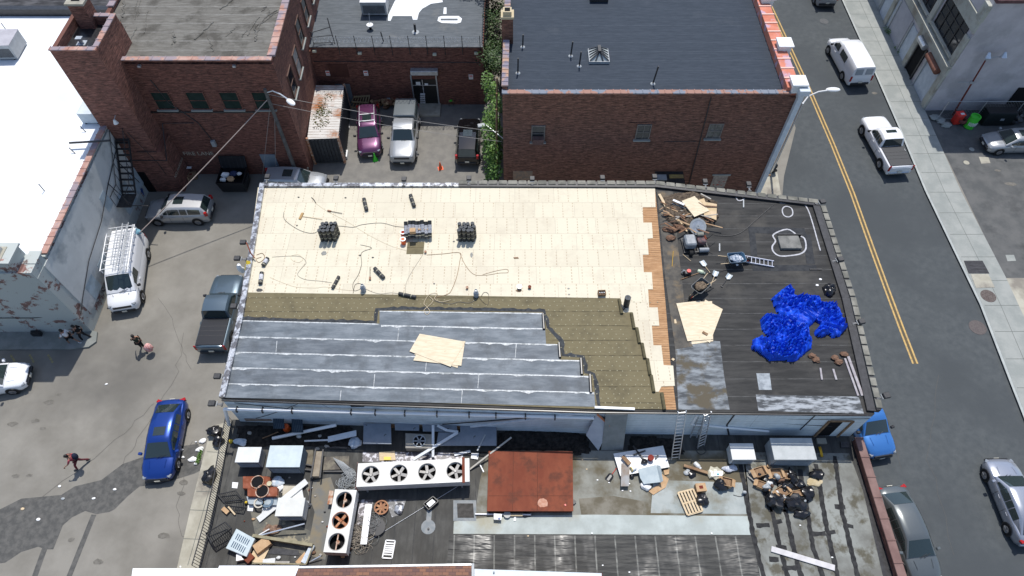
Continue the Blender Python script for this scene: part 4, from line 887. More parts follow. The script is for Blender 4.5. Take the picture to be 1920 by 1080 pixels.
b = MB(); b.cyl((0,0,.42),(0,.5,1.1),.015,5); b.build('antenna', M_steel, t)
# things on its front wall
c_ = onY(796,132,YM0); sh = MB(); sh.box((c_.x, YM0 - .22, c_.z + .05), (2.15, .44, .4)); sb = sh.build('shutter_box', M_steel, mbd, bevel=.02)
c2 = onY(797,165,YM0); b = MB(); b.box((c2.x, YM0 - .012, 1.3), (1.9, .02, 2.55)); ds = b.build('shop_entrance', mat('dark_interior', (.012,.013,.014), rough=.3), mbd)
b = MB()
for s in (-1, 1): b.box((c2.x + s * 1.0, YM0 - .06, 1.5), (.1, .12, 3.0))
b.build('door_rail', M_steel, ds); b = MB(); b.box((c2.x - .15, YM0 - .035, 1.3), (.06, .03, 2.5)); b.box((c2.x, YM0 - .035, 2.0), (1.9, .025, .05)); b.build('door_frame', M_alu, ds)
b = MB(); b.box((c2.x - .5, YM0 - .05, 2.2), (.35, .02, .3)); b.box((c2.x + .15, YM0 - .05, 2.1), (.28, .02, .2)); b.build('door_notice', M_white, ds)
b = MB(); b.box((c2.x, YM0 - .75, .07), (2.3, 1.5, .14)); b.build('door_slab', M_concw, ds)
c_ = onY(645,162,YM0); b = MB(); b.box((c_.x - .1, YM0 - .02, 1.05), (1.2, .04, 2.1)); b.build('grey_door', mat('grey_door', (.13,.15,.17), (.16,.18,.2), 2), mbd)
c_ = onY(635,132,YM0); b = MB(); b.box((c_.x, YM0 - .02, c_.z), (1.5, .04, 1.2)); b.build('boarded_opening', mat('maroon_board', (.07,.03,.025), (.09,.04,.03), 2), mbd)
for (px, py) in ((615,137),(686,137),(883,144)):
    c_ = onY(px, py, YM0); b = MB(); b.box((c_.x, YM0 - .015, c_.z), (.34, .03, .45)); sg = b.build('warning_sign', M_white, mbd)
    b = MB(); b.box((c_.x, YM0 - .034, c_.z + .1), (.26, .006, .1)); b.box((c_.x, YM0 - .034, c_.z - .08), (.24, .006, .03)); b.build('sign_print', M_red, sg)
for (px, py) in ((590,94),(675,98),(815,100),(893,98)):
    c_ = onY(px, py, YM0); b = MB(); b.box((c_.x, YM0 - .12, c_.z), (.28, .2, .14)); b.build('security_light', mat('cream_lamp', (.5,.5,.4)), mbd)
b = MB(); c_ = onY(900,115,YM0); b.tube([Vector((mx0, YM0 - .04, 4.3)), Vector((c2.x - 1, YM0 - .04, 4.25)), Vector((c_.x, YM0 - .04, 4.2))], .025); b.build('wall_cable', M_black, mbd)
# ================================================================ RIGHT BACK BUILDING (dark slate roof)
ZR = 9.6; YR0 = P(1200,175,ZR).y
rb = thing('slate_roof_brick_building', 'two storey brown brick building with a dark slate roof and tiled coping', 'building', (6, 42, 0))
xa = P(942,178,ZR).x; xb = P(1483,174,ZR).x; xc = P(1418,-10,ZR); dx_ = (xc.x - xb) / (xc.y - YR0)
YF = YR0 + 26; xbf = xb + dx_ * 26; xaf = xa + .4
xbo = xb + .55; xbof = xbf + .55
b = MB(); b.prism([(xa, YR0), (xbo, YR0), (xbof, YF), (xaf, YF)], 0, ZR - .35); b.build('wall', BR_brown, rb)
b = MB(); b.prism([(xa + .3, YR0 + .3), (xb - .1, YR0 + .3), (xbf - .1, YF), (xaf + .3, YF)], ZR - .349, ZR - .25); b.build('roof', M_navy, rb)
b = MB(); b.wall((xa, YR0 + .15), (xb, YR0 + .15), .3, ZR - .349, ZR - .05); b.wall((xa + .15, YR0 + .31), (xaf + .15, YF), .3, ZR - .349, ZR + .2); b.build('parapet', BR_brown, rb)
b = MB(); coping(b, Vector((xa, YR0 + .13, 0)), Vector((xb, YR0 + .13, 0)), .36, ZR - .049, .09, .46); b.build('coping', mat('mixed_terracotta', (.33,.19,.15), (.2,.22,.26), .9, detail=3, lo=.5, hi=.54), rb, bevel=.015)
b = MB(); coping(b, Vector((xa + .15, YR0 + .4, 0)), Vector((xa + .22, YR0 + 5.0, 0)), .42, ZR + .201, .09, .4); coping(b, Vector((xa + .25, YR0 + 6.4, 0)), Vector((xaf + .15, YF, 0)), .42, ZR + .201, .09, .4); b.build('coping', mat('tan_coping', (.4,.26,.19), (.22,.2,.24), 1.2, lo=.45, hi=.55), rb, bevel=.015)
# salmon parapet on the street side
e_ = Vector((xbo - .42, YR0 + .2, 0)); f_ = Vector((xbof - .42, YF, 0))
b = MB(); b.wall((e_.x, e_.y), (f_.x, f_.y), .8, ZR - .34, ZR + .3); b.build('street_parapet', mat('salmon_paint', (.58,.22,.15), (.5,.17,.11), 1.2, col3=(.48,.33,.4), scale3=.8, lo3=.52, hi3=.6), rb)
b = MB(); dir_ = (f_ - e_).normalized(); ang = math.atan2(dir_.y, dir_.x)
for k in range(20): c_ = e_ + dir_ * (.9 + k * .95); b.box((c_.x, c_.y, ZR + .32), (.12, .86, .06), ang)
b.build('parapet_joints', mat('pale_salmon', (.7,.45,.38)), rb)
for k in (0.2, 4.0, 9.2, 14.4, 19.6): b = MB(); c_ = e_ + dir_ * k + Vector((.25, 0, 0)); b.box((c_.x, c_.y, ZR + .28), (.8, .8, .6), ang); b.box((c_.x, c_.y, ZR + .64), (1.0, 1.0, .12), ang); b.build('pier_cap', M_white, rb, bevel=.02)
b = MB(); b.box((xbo + .06, YR0 - .02, (ZR + .1) / 2), (.34, .5, ZR + .1)); b.box((xbo + .1, YR0 - .03, ZR + .3), (.66, .8, .4)); b.build('corner_pilaster', mat('pilaster_paint', (.5,.54,.58), (.58,.62,.65), 2), rb, bevel=.02)
# chimney on the left parapet
c_ = P(951,40,ZR+1.6); b = MB(); b.box((xa + .3, YR0 + 5.7, ZR + .5), (.75, .8, 2.2)); ck_ = b.build('chimney', BR_brown, rb); b = MB(); b.box((xa + .3, YR0 + 5.7, ZR + 1.68), (.85, .85, .16)); b.box((xa + .3, YR0 + 5.7, ZR + 1.9), (.55, .55, .3)); b.build('cap', mat('buff_clay', (.5,.42,.28)), ck_); b = MB(); b.box((xa + .3, YR0 + 5.7, ZR + 2.06), (.35, .35, .03)); b.build('flue', M_dark, ck_)
for (px, py, h, ln, lb) in ((980,88,.95,.02,'short black roof pipe farthest back near the left chimney'),(971,137,1.15,.01,'black roof pipe closest to the left tiled parapet'),(1070,105,1.1,.06,'thick black roof pipe second left of the glass skylight'),(1086,124,1.1,.04,'black roof pipe immediately left of the glass skylight'),(1224,157,1.35,.12,'lone leaning black roof pipe to the right of the skylight')):
    pipe(px, py, ZR - .25, h, .05, lb, lean=ln)
# skylight
p = P(1122,108,ZR-.25); sk_ = thing('skylight', 'square ridged glass skylight on the dark slate roof', 'skylight', p, local=True)
b = MB(); b.box((0, 0, .1), (1.35, 1.35, .2)); b.build('kerb', M_grey, sk_)
b = MB(); b.add([(-.6,-.6,.21),(.6,-.6,.21),(.6,.6,.21),(-.6,.6,.21),(0,-.22,.62),(0,.3,.62)], [(0,1,4),(1,2,5,4),(2,3,5),(3,0,4,5)]); b.build('glass', mat('skylight_glass', (.4,.43,.42), rough=.1), sk_)
b = MB()
for s in (-1, 1):
    for y0, y1 in ((-.6,-.22),(-.3,-.1),(0,.04),(.3,.17),(.6,.3)): b.beam((s * .62, y0, .22), (0, y1, .65), .09, .03)
b.beam((-.25,-.62,.22),(0,-.22,.65),.07,.03); b.beam((.25,-.62,.22),(0,-.22,.65),.07,.03); b.box((0,.04,.68),(.2,.62,.1)); b.build('bars', M_black, sk_)
p = P(1123,2,ZR-.25); t = thing('roof_hatch', 'dark rooftop hatch box at the top edge above the skylight', 'roof hatch', p, local=True); b = MB(); b.box((0,.3,.25),(1.3,.9,.5)); b.build('box', M_black, t, bevel=.02); b = MB(); b.box((0,.3,.52),(1.15,.75,.05)); b.build('lid_glass', M_wglass, t)
# windows in the front
wf = mat('weathered_frame', (.16,.14,.13), (.22,.2,.18), 4)
c_ = onY(1009,250,YR0); w1 = window(rb, (c_.x, YR0, c_.z), .85, 1.35, (0, -1), M_wglass, wf, bars=0)
b = MB(); b.box((c_.x, YR0 - .2, c_.z - .45), (.75, .4, .42)); b.build('window_unit', mat('rusty_unit', (.12,.07,.06), (.16,.1,.09), 4), w1)
c_ = onY(1206,247,YR0); window(rb, (c_.x, YR0, c_.z), .9, 1.25, (0, -1), M_wglass, wf, bars=1)
c_ = onY(1340,245,YR0); window(rb, (c_.x, YR0, c_.z), .9, 1.25, (0, -1), mat('dusty_glass', (.06,.06,.055), (.12,.12,.11), 5, rough=.3), wf, bars=1)
for px, py in ((1204,230),(1340,230)):
    c_ = onY(px, py, YR0); b = MB(); b.box((c_.x, YR0 - .03, c_.z), (1.8, .06, .08)); b.build('lintel_ledge', BR_brown, rb)
a_ = onY(1333,182,YR0); b_ = onY(1290,350,YR0); b = MB(); b.tube([a_ + Vector((0,-.05,0)), (a_ + b_) / 2 + Vector((0,-.05,0)), b_ + Vector((0,-.05,0))], .035); h_ = onY(1305,264,YR0); b.tube([onY(1245,265,YR0) + Vector((0,-.04,0)), h_ + Vector((0,-.04,0))], .02); b.build('black_conduit', M_black, rb)
c_ = onY(1348,340,YR0); b = MB(); b.box((c_.x, YR0 - .02, 1.1), (1.05, .04, 2.2)); gd = b.build('tagged_door', mat('pale_door_paint', (.36,.32,.27), (.25,.2,.18), 6), rb)
b = MB(); b.box((c_.x, YR0 - .05, 2.27), (1.3, .06, .12)); b.build('lintel', M_conc, gd)
b = MB()
for k in range(7): b.box((c_.x + random.uniform(-.35, .35), YR0 - .045, random.uniform(.7, 1.8)), (random.uniform(.1, .3), .008, .06), 0, Matrix.Rotation(random.uniform(-.8, .8), 3, 'Y'))
b.build('spray_scrawl', mat('spray_red', (.4,.1,.08)), gd)
c_ = onY(980,333,YR0); b = MB(); b.box((c_.x, YR0 - .02, 2.2), (1.4, .04, .9)); b.build('patched_opening', mat('patched_board', (.2,.16,.13), (.3,.2,.14), 5), rb)
b = MB(); c_ = onY(1245,327,YR0); b.box((c_.x + .3, YR0 - .55, 2.55), (2.0, 1.1, .08)); b.build('canopy', M_black, rb); b = MB(); b.box((c_.x - .3, YR0 - .6, 2.62), (.7, .5, .06)); b.build('canopy_panel', M_grey, rb)
b = MB(); b.box((c_.x + .75, YR0 - .5, 2.62), (1.0, .3, .06)); b.build('canopy_board', mat('mustard_board', (.4,.3,.1), (.3,.22,.1), 4), rb)
for k in range(4): b = MB(); b.box((P(1395,333,0).x + k * .25, YR0 - .06, 2.25), (.3, .1, .12))
b.build('broken_bracket', M_oldwood, rb)
# ================================================================ GREY BUILDING, top right
gb = thing('grey_rendered_building', 'grey rendered building with roller doors and dark windows across the street', 'building', P(1800, 150, 0))
k0 = P(1733,207,0); k1 = P(1637,0,0); sdir = (k1 - k0).normalized(); k2 = k0 + sdir * 40; s_out = Vector((-sdir.y, sdir.x, 0)); 
if s_out.x > 0: s_out = -s_out
ZG = 9.85
b = MB(); b.prism([(k0.x, k0.y), (k2.x, k2.y), (k2.x + 45, k2.y), (k0.x + 45, k0.y + .4)], 0, ZG); b.build('wall', mat('grey_render', (.43,.405,.42), (.5,.475,.49), .8, detail=9, col3=(.37,.355,.365), scale3=.5), gb)
b = MB(); b.prism([(k0.x + .3, k0.y + .3), (k2.x + .3, k2.y), (k2.x + 45, k2.y - .2), (k0.x + 45, k0.y + .6)], ZG + .001, ZG + .12); b.build('roof', M_membr, gb)
b = MB(); b.wall((k0.x - .05, k0.y - .05), (k0.x + 45, k0.y + .3), .4, ZG + .001, ZG + .25); b.build('coping', mat('dark_red_coping', (.1,.05,.05), (.14,.08,.08), 2), gb)
sang = math.atan2(sdir.y, sdir.x)
def sface(t, z, off=.0): return k0 + sdir * t + s_out * off + Vector((0, 0, z))
buff = mat('buff_stone', (.36,.36,.31), (.43,.43,.38), 1.1, detail=9, col3=(.27,.25,.21), scale3=.8)
b = MB()
b.box(sface(15, 3.75, .1), (30, .2, .7), sang); b.box(sface(15, 4.25, .22), (30, .44, .16), sang); b.box(sface(15, 7.8, .08), (30, .16, 1.1), sang)
for t_ in (.3, 5.6, 11.4, 17.2): b.box(sface(t_ + .05, 3.4, .09), (.6, .17, 6.8), sang)
b.box(sface(.25, 8.9, .16), (.7, .32, 1.3), sang); b.build('pilasters_and_bands', buff, gb)
for t_ in (2.9, 8.3, 13.8):
    c_ = sface(t_, 6.1, .0); wn = MB(); wn.box(c_ + s_out * .012, (4.2, .02, 2.6), sang); wo = wn.build('window', M_wglass, gb)
    b = MB()
    for k in range(5): b.box(c_ + sdir * (k - 2) * 1.03 + s_out * .05, (.07, .08, 2.6), sang)
    for z in (-1.28, -.35, .4, 1.28): b.box(c_ + Vector((0, 0, z)) + s_out * .045, (4.2, .07, .06), sang)
    b.build('frame', M_black, wo)
    b = MB(); b.box(sface(t_, 4.7, .15), (4.6, .3, .12), sang); b.build('sill', buff, wo)
roll = mat('pale_blue_shutter', (.42,.47,.52), (.5,.55,.6), 2)
for (t_, wd, m_) in ((1.9, 2.2, roll), (4.5, 1.3, M_dark), (6.4, 2.0, roll), (12.0, 2.6, roll), (14.8, 2.2, M_grey)):
    b = MB(); b.box(sface(t_, 1.45, .02), (wd, .04, 2.9), sang); do = b.build('roller_door', m_, gb); b = MB()
    for s in (-1, 1): b.box(sface(t_ + s * (wd / 2 + .08), 1.5, .07), (.14, .14, 3.0), sang)
    b.build('jamb', M_black if m_ is M_dark else M_grey, do)
b = MB(); b.cyl(sface(.9, 3.15, .3), sface(3.0, 3.15, .3), .28, 14); b.build('shutter_drum', mat('rusty_drum', (.16,.07,.05), (.22,.11,.08), 4), gb, smooth=True)
b = MB(); b.cyl(sface(3.9, 3.15, .3), sface(5.2, 3.15, .3), .26, 14); b.build('shutter_drum', M_steel, gb, smooth=True)
b = MB(); b.box(sface(9.2, 1.6, .03), (2.8, .06, 3.2), sang); b.build('painted_panel', mat('lilac_panel', (.36,.36,.39), (.42,.42,.45), 1, detail=8), gb)
b = MB()
for t_ in (11.2, 16.5): b.cyl(sface(t_, 0, .12), sface(t_, 4, .12), .05, 8)
b.build('rainwater_pipe', M_black, gb)
# side wall door
c_ = onY(1900,192,k0.y); b = MB(); b.box((P(1893,200,0).x, k0.y + .1, 1.15), (1.7, .3, 2.3)); b.build('side_doorway', M_dark, gb)
# chain fence with a gate along the side wall
cf = thing('chain_link_fence', 'low chain link fence along the side wall of the grey building', 'fence', P(1830,215,0))
fy = k0.y - 1.1; fx0 = P(1748,207,0).x; mesh_m, mt, mb_ = nodes('chain_link'); g = G(mt); 
for k in range(5): b = MB(); b.cyl((fx0 + k * 3, fy, 0), (fx0 + k * 3, fy, 1.9), .035, 8); b.build('post', M_steel, cf)
b = MB(); b.cyl((fx0, fy, 1.88), (fx0 + 14, fy, 1.88), .02, 6); b.cyl((fx0, fy, .1), (fx0 + 14, fy, .1), .012, 5); b.build('rail', M_grey, cf)
b = MB()
for k in range(-8, 64):
    for s in (1, -1):
        x = fx0 + k * .22; xe = x + s * 1.75; z0, z1 = .1, 1.86
        a = (x, z0); c2_ = (xe, z1); lo_, hi_ = fx0, fx0 + 14
        if min(a[0], c2_[0]) < lo_ or max(a[0], c2_[0]) > hi_: continue
        b.cyl((a[0], fy, a[1]), (c2_[0], fy, c2_[1]), .006, 3, cap=False)
mb_.inputs['Base Color'].default_value = (.3,.31,.32,1); mb_.inputs['Metallic'].default_value = .6; b.build('mesh', mesh_m, cf)
# ================================================================ TREES AND CLIMBERS
def leafmat(name, a, b_):
    m, t, bs = nodes(name); g = G(t); tc = g.n('ShaderNodeTexCoord'); oi = g.n('ShaderNodeNewGeometry')
    col = g.mix(g.ramp(oi.outputs['Random Per Island'], 0, 1), a, b_); g.l(col, bs.inputs['Base Color']); bs.inputs['Roughness'].default_value = .55
    bs.inputs['Subsurface Weight'].default_value = 0; return m
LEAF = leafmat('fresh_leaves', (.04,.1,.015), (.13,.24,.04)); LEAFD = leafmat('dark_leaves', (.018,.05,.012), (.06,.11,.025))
def leaves(mb, c, r, n, size):
    for i in range(n):
        while True:
            v = Vector([random.uniform(-1, 1) for _ in range(3)])
            if .25 < v.length < 1: break
        p = Vector(c) + Vector((v.x * r[0], v.y * r[1], v.z * r[2])); s = size * random.uniform(.6, 1.3)
        M = Matrix.Rotation(random.uniform(0, 6.28), 3, 'Z') @ Matrix.Rotation(random.uniform(-.9, .9), 3, 'X') @ Matrix.Rotation(random.uniform(-.6, .6), 3, 'Y')
        mb.add([p + M @ Vector(q) * s for q in ((-.5, 0, 0), (0, -.32, .05), (.5, 0, 0), (0, .32, .05))], [(0, 1, 2, 3)])
tr = thing('tree', 'leafy tree crown reaching over the rear roof at the top of the photo', 'tree', (-1, 56, 0))
b = MB(); tx, ty = P(905,-60,6).x, P(905,-60,6).y; b.cyl((tx, ty, 0), (tx - .3, ty, 4.5), .3, 10, .2)
for a in range(6): b.cyl((tx - .3, ty, 4.2), (tx + 2 * math.cos(a), ty + 2 * math.sin(a), 7 + .3 * a), .12, 6, .04)
b.build('trunk', M_oldwood, tr)
b = MB()
for k in range(34): a = random.uniform(0, 6.28); rr = random.uniform(.3, 3.1); leaves(b, (tx + rr * math.cos(a), ty + rr * math.sin(a) * .9, 6.6 + random.uniform(-1.2, 1.4)), (.9, .9, .6), 260, .16)
b.build('crown', LEAFD, tr)
iv = thing('climbing_vine', 'bright green climbing vine hanging in the gap left of the slate roofed building', 'vine', (xa - .6, 38, 0))
b = MB()
for k in range(3): b.tube([Vector((xa - .4 - .25 * k, YR0 + .6 + k * 1.6, 0)), Vector((xa - .5, YR0 + 1 + k * 1.6, 3)), Vector((xa - .45, YR0 + 1.5 + k * 1.6, 7))], .06)
b.build('stem', M_oldwood, iv)
b = MB()
for k in range(34):
    t_ = k / 33; leaves(b, (xa - .6 + random.uniform(-.35, .1) * (1.1 + t_), YR0 + .2 + 6.5 * t_ ** 1.2 + random.uniform(-.5, .5), 1.0 + 5.5 * random.random() * (.5 + .5 * t_)), (.55, .6, .8), 130, .19)
b.build('foliage', LEAF, iv)
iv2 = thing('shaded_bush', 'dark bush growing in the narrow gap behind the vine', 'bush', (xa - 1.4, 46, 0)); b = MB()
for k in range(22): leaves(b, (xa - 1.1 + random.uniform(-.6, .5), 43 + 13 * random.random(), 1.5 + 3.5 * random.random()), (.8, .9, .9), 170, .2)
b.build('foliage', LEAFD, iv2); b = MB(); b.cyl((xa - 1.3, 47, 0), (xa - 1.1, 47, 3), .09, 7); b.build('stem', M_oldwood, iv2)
wd_ = MB(); 
for (x, y) in ((1664,62),(1662,58),(1668,64),(1686,100),(1682,92)): p = P(x, y, .1); leaves(wd_, p + Vector((0, 0, .15)), (.3, .35, .25), 60, .12)
tag(wd_.build('weeds', LEAF), kind='stuff', label='green weeds in the pavement crack at the foot of the grey building', cat='weeds')
# north-side clutter: yard gate post and side fence
b = MB(); gx = xa - .35; 
yg = thing('yard_gate', 'dark iron gate leaf standing open beside the vine', 'gate', (gx, 33.5, 0))
b.box((gx, 33.2, 1.0), (.06, 1.8, 2.0)); b.build('leaf', M_black, yg); b = MB(); b.cyl((gx, 34.2, 0), (gx, 34.2, 2.4), .06, 8); b.build('post', M_steel, yg)
# ================================================================ VEHICLES (local +x = forward)
def paint(name, col, metal=.3, rough=.28): return mat('paint_' + name, col, rough=rough, metal=metal, coat=.6)
M_plate = mat('number_plate', (.6,.58,.5), rough=.5); M_tail = mat('tail_lamp', (.35,.01,.01), rough=.2); M_lamp = mat('head_lamp', (.3,.32,.34), rough=.1, metal=.3)
def ringpts(x, w_, z0, zt, crown=.02, tuck=.9):
    h = zt - z0; half = [(0, z0), (w_ * tuck, z0), (w_ * .97, z0 + .12 * h), (w_, z0 + .4 * h), (w_ * .985, z0 + .72 * h), (w_ * .95, zt - .07), (w_ * .87, zt - .01), (w_ * .45, zt + crown), (0, zt + crown * 1.2)]
    return [Vector((x, y, z)) for y, z in half] + [Vector((x, -y, z)) for y, z in half[-2:0:-1]]
KIND = {
 # stations: (x fraction of length, half width fraction, z low, z top) rear to front; greenhouse: (xf, belt w, roof w, z)
 'sedan': dict(L=4.75, W=1.86, H=1.45, belt=.93, body=[(-.5,.62,.38,.72),(-.488,.8,.28,.86),(-.46,.9,.2,.93),(-.40,.97,.18,.96),(-.2,1,.17,.95),(.1,1,.17,.93),(.22,1,.17,.92),(.34,.985,.18,.86),(.43,.93,.2,.76),(.48,.8,.24,.66),(.5,.6,.34,.55)],
   gh=[(-.42,.80,.78,.945),(-.265,.9,.66,1.37),(-.12,.92,.69,1.44),(.04,.93,.69,1.43),(.105,.92,.67,1.37),(.265,.88,.86,.93)], rear=(0,1), roof=(1,4), wx=(-.315,.315), wr=.33),
 'suv': dict(L=4.65, W=1.88, H=1.68, belt=1.05, body=[(-.5,.7,.4,.85),(-.49,.86,.3,1.0),(-.46,.95,.24,1.06),(-.3,1,.22,1.06),(0,1,.22,1.04),(.2,1,.22,1.03),(.33,.98,.22,.99),(.43,.93,.24,.9),(.48,.82,.28,.78),(.5,.62,.38,.64)],
   gh=[(-.485,.82,.78,1.05),(-.42,.9,.70,1.58),(-.2,.92,.73,1.67),(.02,.93,.73,1.66),(.1,.92,.71,1.6),(.235,.88,.85,1.04)], rear=(0,1), roof=(1,4), wx=(-.31,.315), wr=.36),
 'van': dict(L=5.7, W=2.02, H=2.1, belt=1.2, body=[(-.5,.8,.42,1.1),(-.492,.94,.34,1.2),(-.47,.98,.28,1.22),(-.2,1,.26,1.22),(.1,1,.26,1.21),(.26,1,.26,1.2),(.34,.98,.26,1.14),(.43,.95,.28,1.02),(.48,.88,.3,.92),(.5,.74,.38,.8)],
   gh=[(-.493,.95,.84,1.2),(-.478,.95,.82,2.02),(-.3,.96,.84,2.08),(.05,.96,.84,2.08),(.18,.95,.8,1.98),(.335,.92,.86,1.16)], rear=None, roof=(1,4), wx=(-.29,.33), wr=.38),
 'pickup': dict(L=5.8, W=2.03, H=1.9, belt=1.16, body=[(-.5,.9,.45,1.1),(-.492,.96,.36,1.15),(-.3,.98,.34,1.16),(-.08,.98,.32,1.16),(.1,1,.3,1.16),(.24,1,.3,1.15),(.34,.99,.32,1.13),(.44,.96,.34,1.08),(.485,.9,.36,1.0),(.5,.78,.42,.86)],
   gh=[(-.125,.9,.84,1.16),(-.10,.91,.76,1.8),(-.02,.92,.77,1.88),(.06,.92,.77,1.87),(.115,.91,.74,1.8),(.215,.88,.84,1.14)], rear=(0,1), roof=(1,4), wx=(-.31,.335), wr=.41),
}
def gh_ring(d, st):
    x, wb, wr, z = st; W = d['W'] / 2; b = d['belt'] - .03; L = d['L']; h = max(.012, z - b)
    half = [(wb * W, b), (wb * W * .4 + wr * W * .6 + .03, b + h * .6), (wr * W + .015, b + h * .9), (wr * W - .05, b + h), (wr * W * .5, b + h + .02), (0, b + h + .03)]
    return [Vector((x * L, y, zz)) for y, zz in half] + [Vector((x * L, -y, zz)) for y, zz in half[-2::-1]]
def on_gh(d, i, j, u, v, side=None):
    """point on the greenhouse between stations i and j: u 0..1 along, v -1..1 across (top) or 0..1 up (side)"""
    a, b_ = d['gh'][i], d['gh'][j]; st = tuple(a[k] + (b_[k] - a[k]) * u for k in range(4)); r = gh_ring(d, st)
    if side is None:
        w_ = r[3].y; y = v * w_; z = r[5].z - (r[5].z - r[3].z) * abs(v) ** 2; return Vector((r[0].x, y, z))
    q = r[0].lerp(r[1], v / .6) if v < .6 else r[1].lerp(r[2], (v - .6) / .4)
    return Vector((q.x, q.y * side, q.z))
def grid_panel(mb, f, nu, nv, off):
    vs = [f(i / nu, j / nv) for i in range(nu + 1) for j in range(nv + 1)]; fs = [(i * (nv + 1) + j, (i + 1) * (nv + 1) + j, (i + 1) * (nv + 1) + j + 1, i * (nv + 1) + j + 1) for i in range(nu) for j in range(nv)]
    c = Vector((0, 0, .6)); out = []
    for k, f_ in enumerate(fs): pass
    n = (vs[fs[0][1]] - vs[fs[0][0]]).cross(vs[fs[0][3]] - vs[fs[0][0]]).normalized()
    mid = vs[len(vs) // 2]
    if n.dot(mid - Vector((mid.x * .6, 0, .9))) < 0: n = -n
    k0 = len(mb.v); mb.add([v + n * off for v in vs] + [v - n * .01 for v in vs], fs)
def vehicle(name, kind, label, cat, col, tail, nose, group=None, L=None, sunroof=False, rails=False, cover=None, cap=False, rack=False, bumper=None, sidewin=True, roofcol=None, zref=.7, W=None, H=1.0):
    d = dict(KIND[kind]); 
    if L: d['L'] = L
    if W: d['W'] = W
    a, b_ = P(*tail, zref), P(*nose, zref); c = (a + b_) / 2; rz = math.atan2(b_.y - a.y, b_.x - a.x)
    t = thing(name, label, cat, (c.x, c.y, .012), rz, group, local=True); LL = d['L']; W2 = d['W'] / 2
    mb = MB(); mb.loft([ringpts(x * LL, w_ * W2, z0, zt) for x, w_, z0, zt in d['body']])
    body = mb.build('body', col, t, smooth=40)
    mb = MB(); mb.loft([gh_ring(d, s) for s in d['gh']], closed=False, caps=False)
    if kind == 'van':
        k = gh_ring(d, d['gh'][0]); mb.add(k, [tuple(range(len(k)))])
        for s in (-1, 1): rw = MB(); rw.box((-.489 * LL, s * .42, 1.62), (.03, .62, .5), 0, Matrix.Rotation(.13, 3, 'Y')); rw.build('rear_window', mat('frosted_rear_glass', (.3,.33,.36), rough=.15), t)
    mb.build('cabin', roofcol or col, t, smooth=35)
    n = len(d['gh'])
    mb = MB(); grid_panel(mb, lambda u, v: on_gh(d, n - 2, n - 1, .02 + .95 * u, -.96 + 1.92 * v), 4, 8, .012); mb.build('windscreen', M_glass, t, smooth=True)
    if d['rear']: mb = MB(); grid_panel(mb, lambda u, v: on_gh(d, 0, 1, .04 + .92 * u, -.93 + 1.86 * v), 4, 8, .012); mb.build('rear_window', M_glass, t, smooth=True)
    for s in (-1, 1):
        if kind == 'van':
            spans = [(3, 4, .25, 1.0), (4, 5, .0, .5)]; mb = MB(); grid_panel(mb, lambda u, v: on_gh(d, 3, 4, .25 + .74 * u, .12 + .72 * v, s), 2, 3, .012); mb.build('side_window', M_glass, t)
            mb = MB(); grid_panel(mb, lambda u, v: on_gh(d, 4, 5, .0 + .5 * u, .15 + .6 * v, s), 2, 3, .012); mb.build('quarter_window', M_glass, t)
            if sidewin == 'slider': mb = MB(); grid_panel(mb, lambda u, v: on_gh(d, 2, 3, .3 + .6 * u, .12 + .7 * v, s), 2, 3, .012); mb.build('side_window', M_glass, t)
        else:
            mb = MB(); grid_panel(mb, lambda u, v: on_gh(d, 1, 2, .08 + .84 * u, .1 + .72 * v, s), 2, 3, .012); mb.build('side_window', M_glass, t)
            mb = MB(); grid_panel(mb, lambda u, v: on_gh(d, 2, 3, .0 + .47 * u, .1 + .74 * v, s), 2, 3, .012); mb.build('side_window', M_glass, t)
            mb = MB(); grid_panel(mb, lambda u, v: on_gh(d, 2, 3, .53 + .47 * u, .1 + .74 * v, s), 2, 3, .012); mb.build('side_window', M_glass, t)
            mb = MB(); grid_panel(mb, lambda u, v: on_gh(d, 3, 4, .02 + .9 * u, .1 + .72 * v, s), 2, 3, .012); mb.build('side_window', M_glass, t)
            mb = MB(); grid_panel(mb, lambda u, v: on_gh(d, 4, 5, .0 + .5 * u, .15 + .6 * v, s), 2, 3, .012); mb.build('quarter_window', M_glass, t)
    r = d['wr']
    for fx in d['wx']:
        for s in (-1, 1):
            x = fx * LL; mb = MB(); mb.ring((x, s * (W2 - .005) - (.0 if s > 0 else .014), r), r * .2, r * 1.17, .014, 20, axis=(0, 1, 0)); mb.build('wheel_arch', M_blackp, t)
            mb = MB(); mb.cyl((x, s * (W2 - .2), r), (x, s * (W2 + .02), r), r, 20); wh = mb.build('wheel', M_tyre, t, smooth=40)
            mb = MB(); mb.cyl((x, s * (W2 + .005), r), (x, s * (W2 + .032), r), r * .62, 14)
            for k in range(5): a_ = k * 1.2566; mb.beam((x, s * (W2 + .036), r), (x + r * .6 * math.cos(a_), s * (W2 + .036), r + r * .6 * math.sin(a_)), .05, .02)
            mb.build('rim', M_rim, wh)
    bd = d['body']; fx = bd[-1][0] * LL; rx = bd[0][0] * LL; zt = bd[-2][3]; zr = bd[1][3]
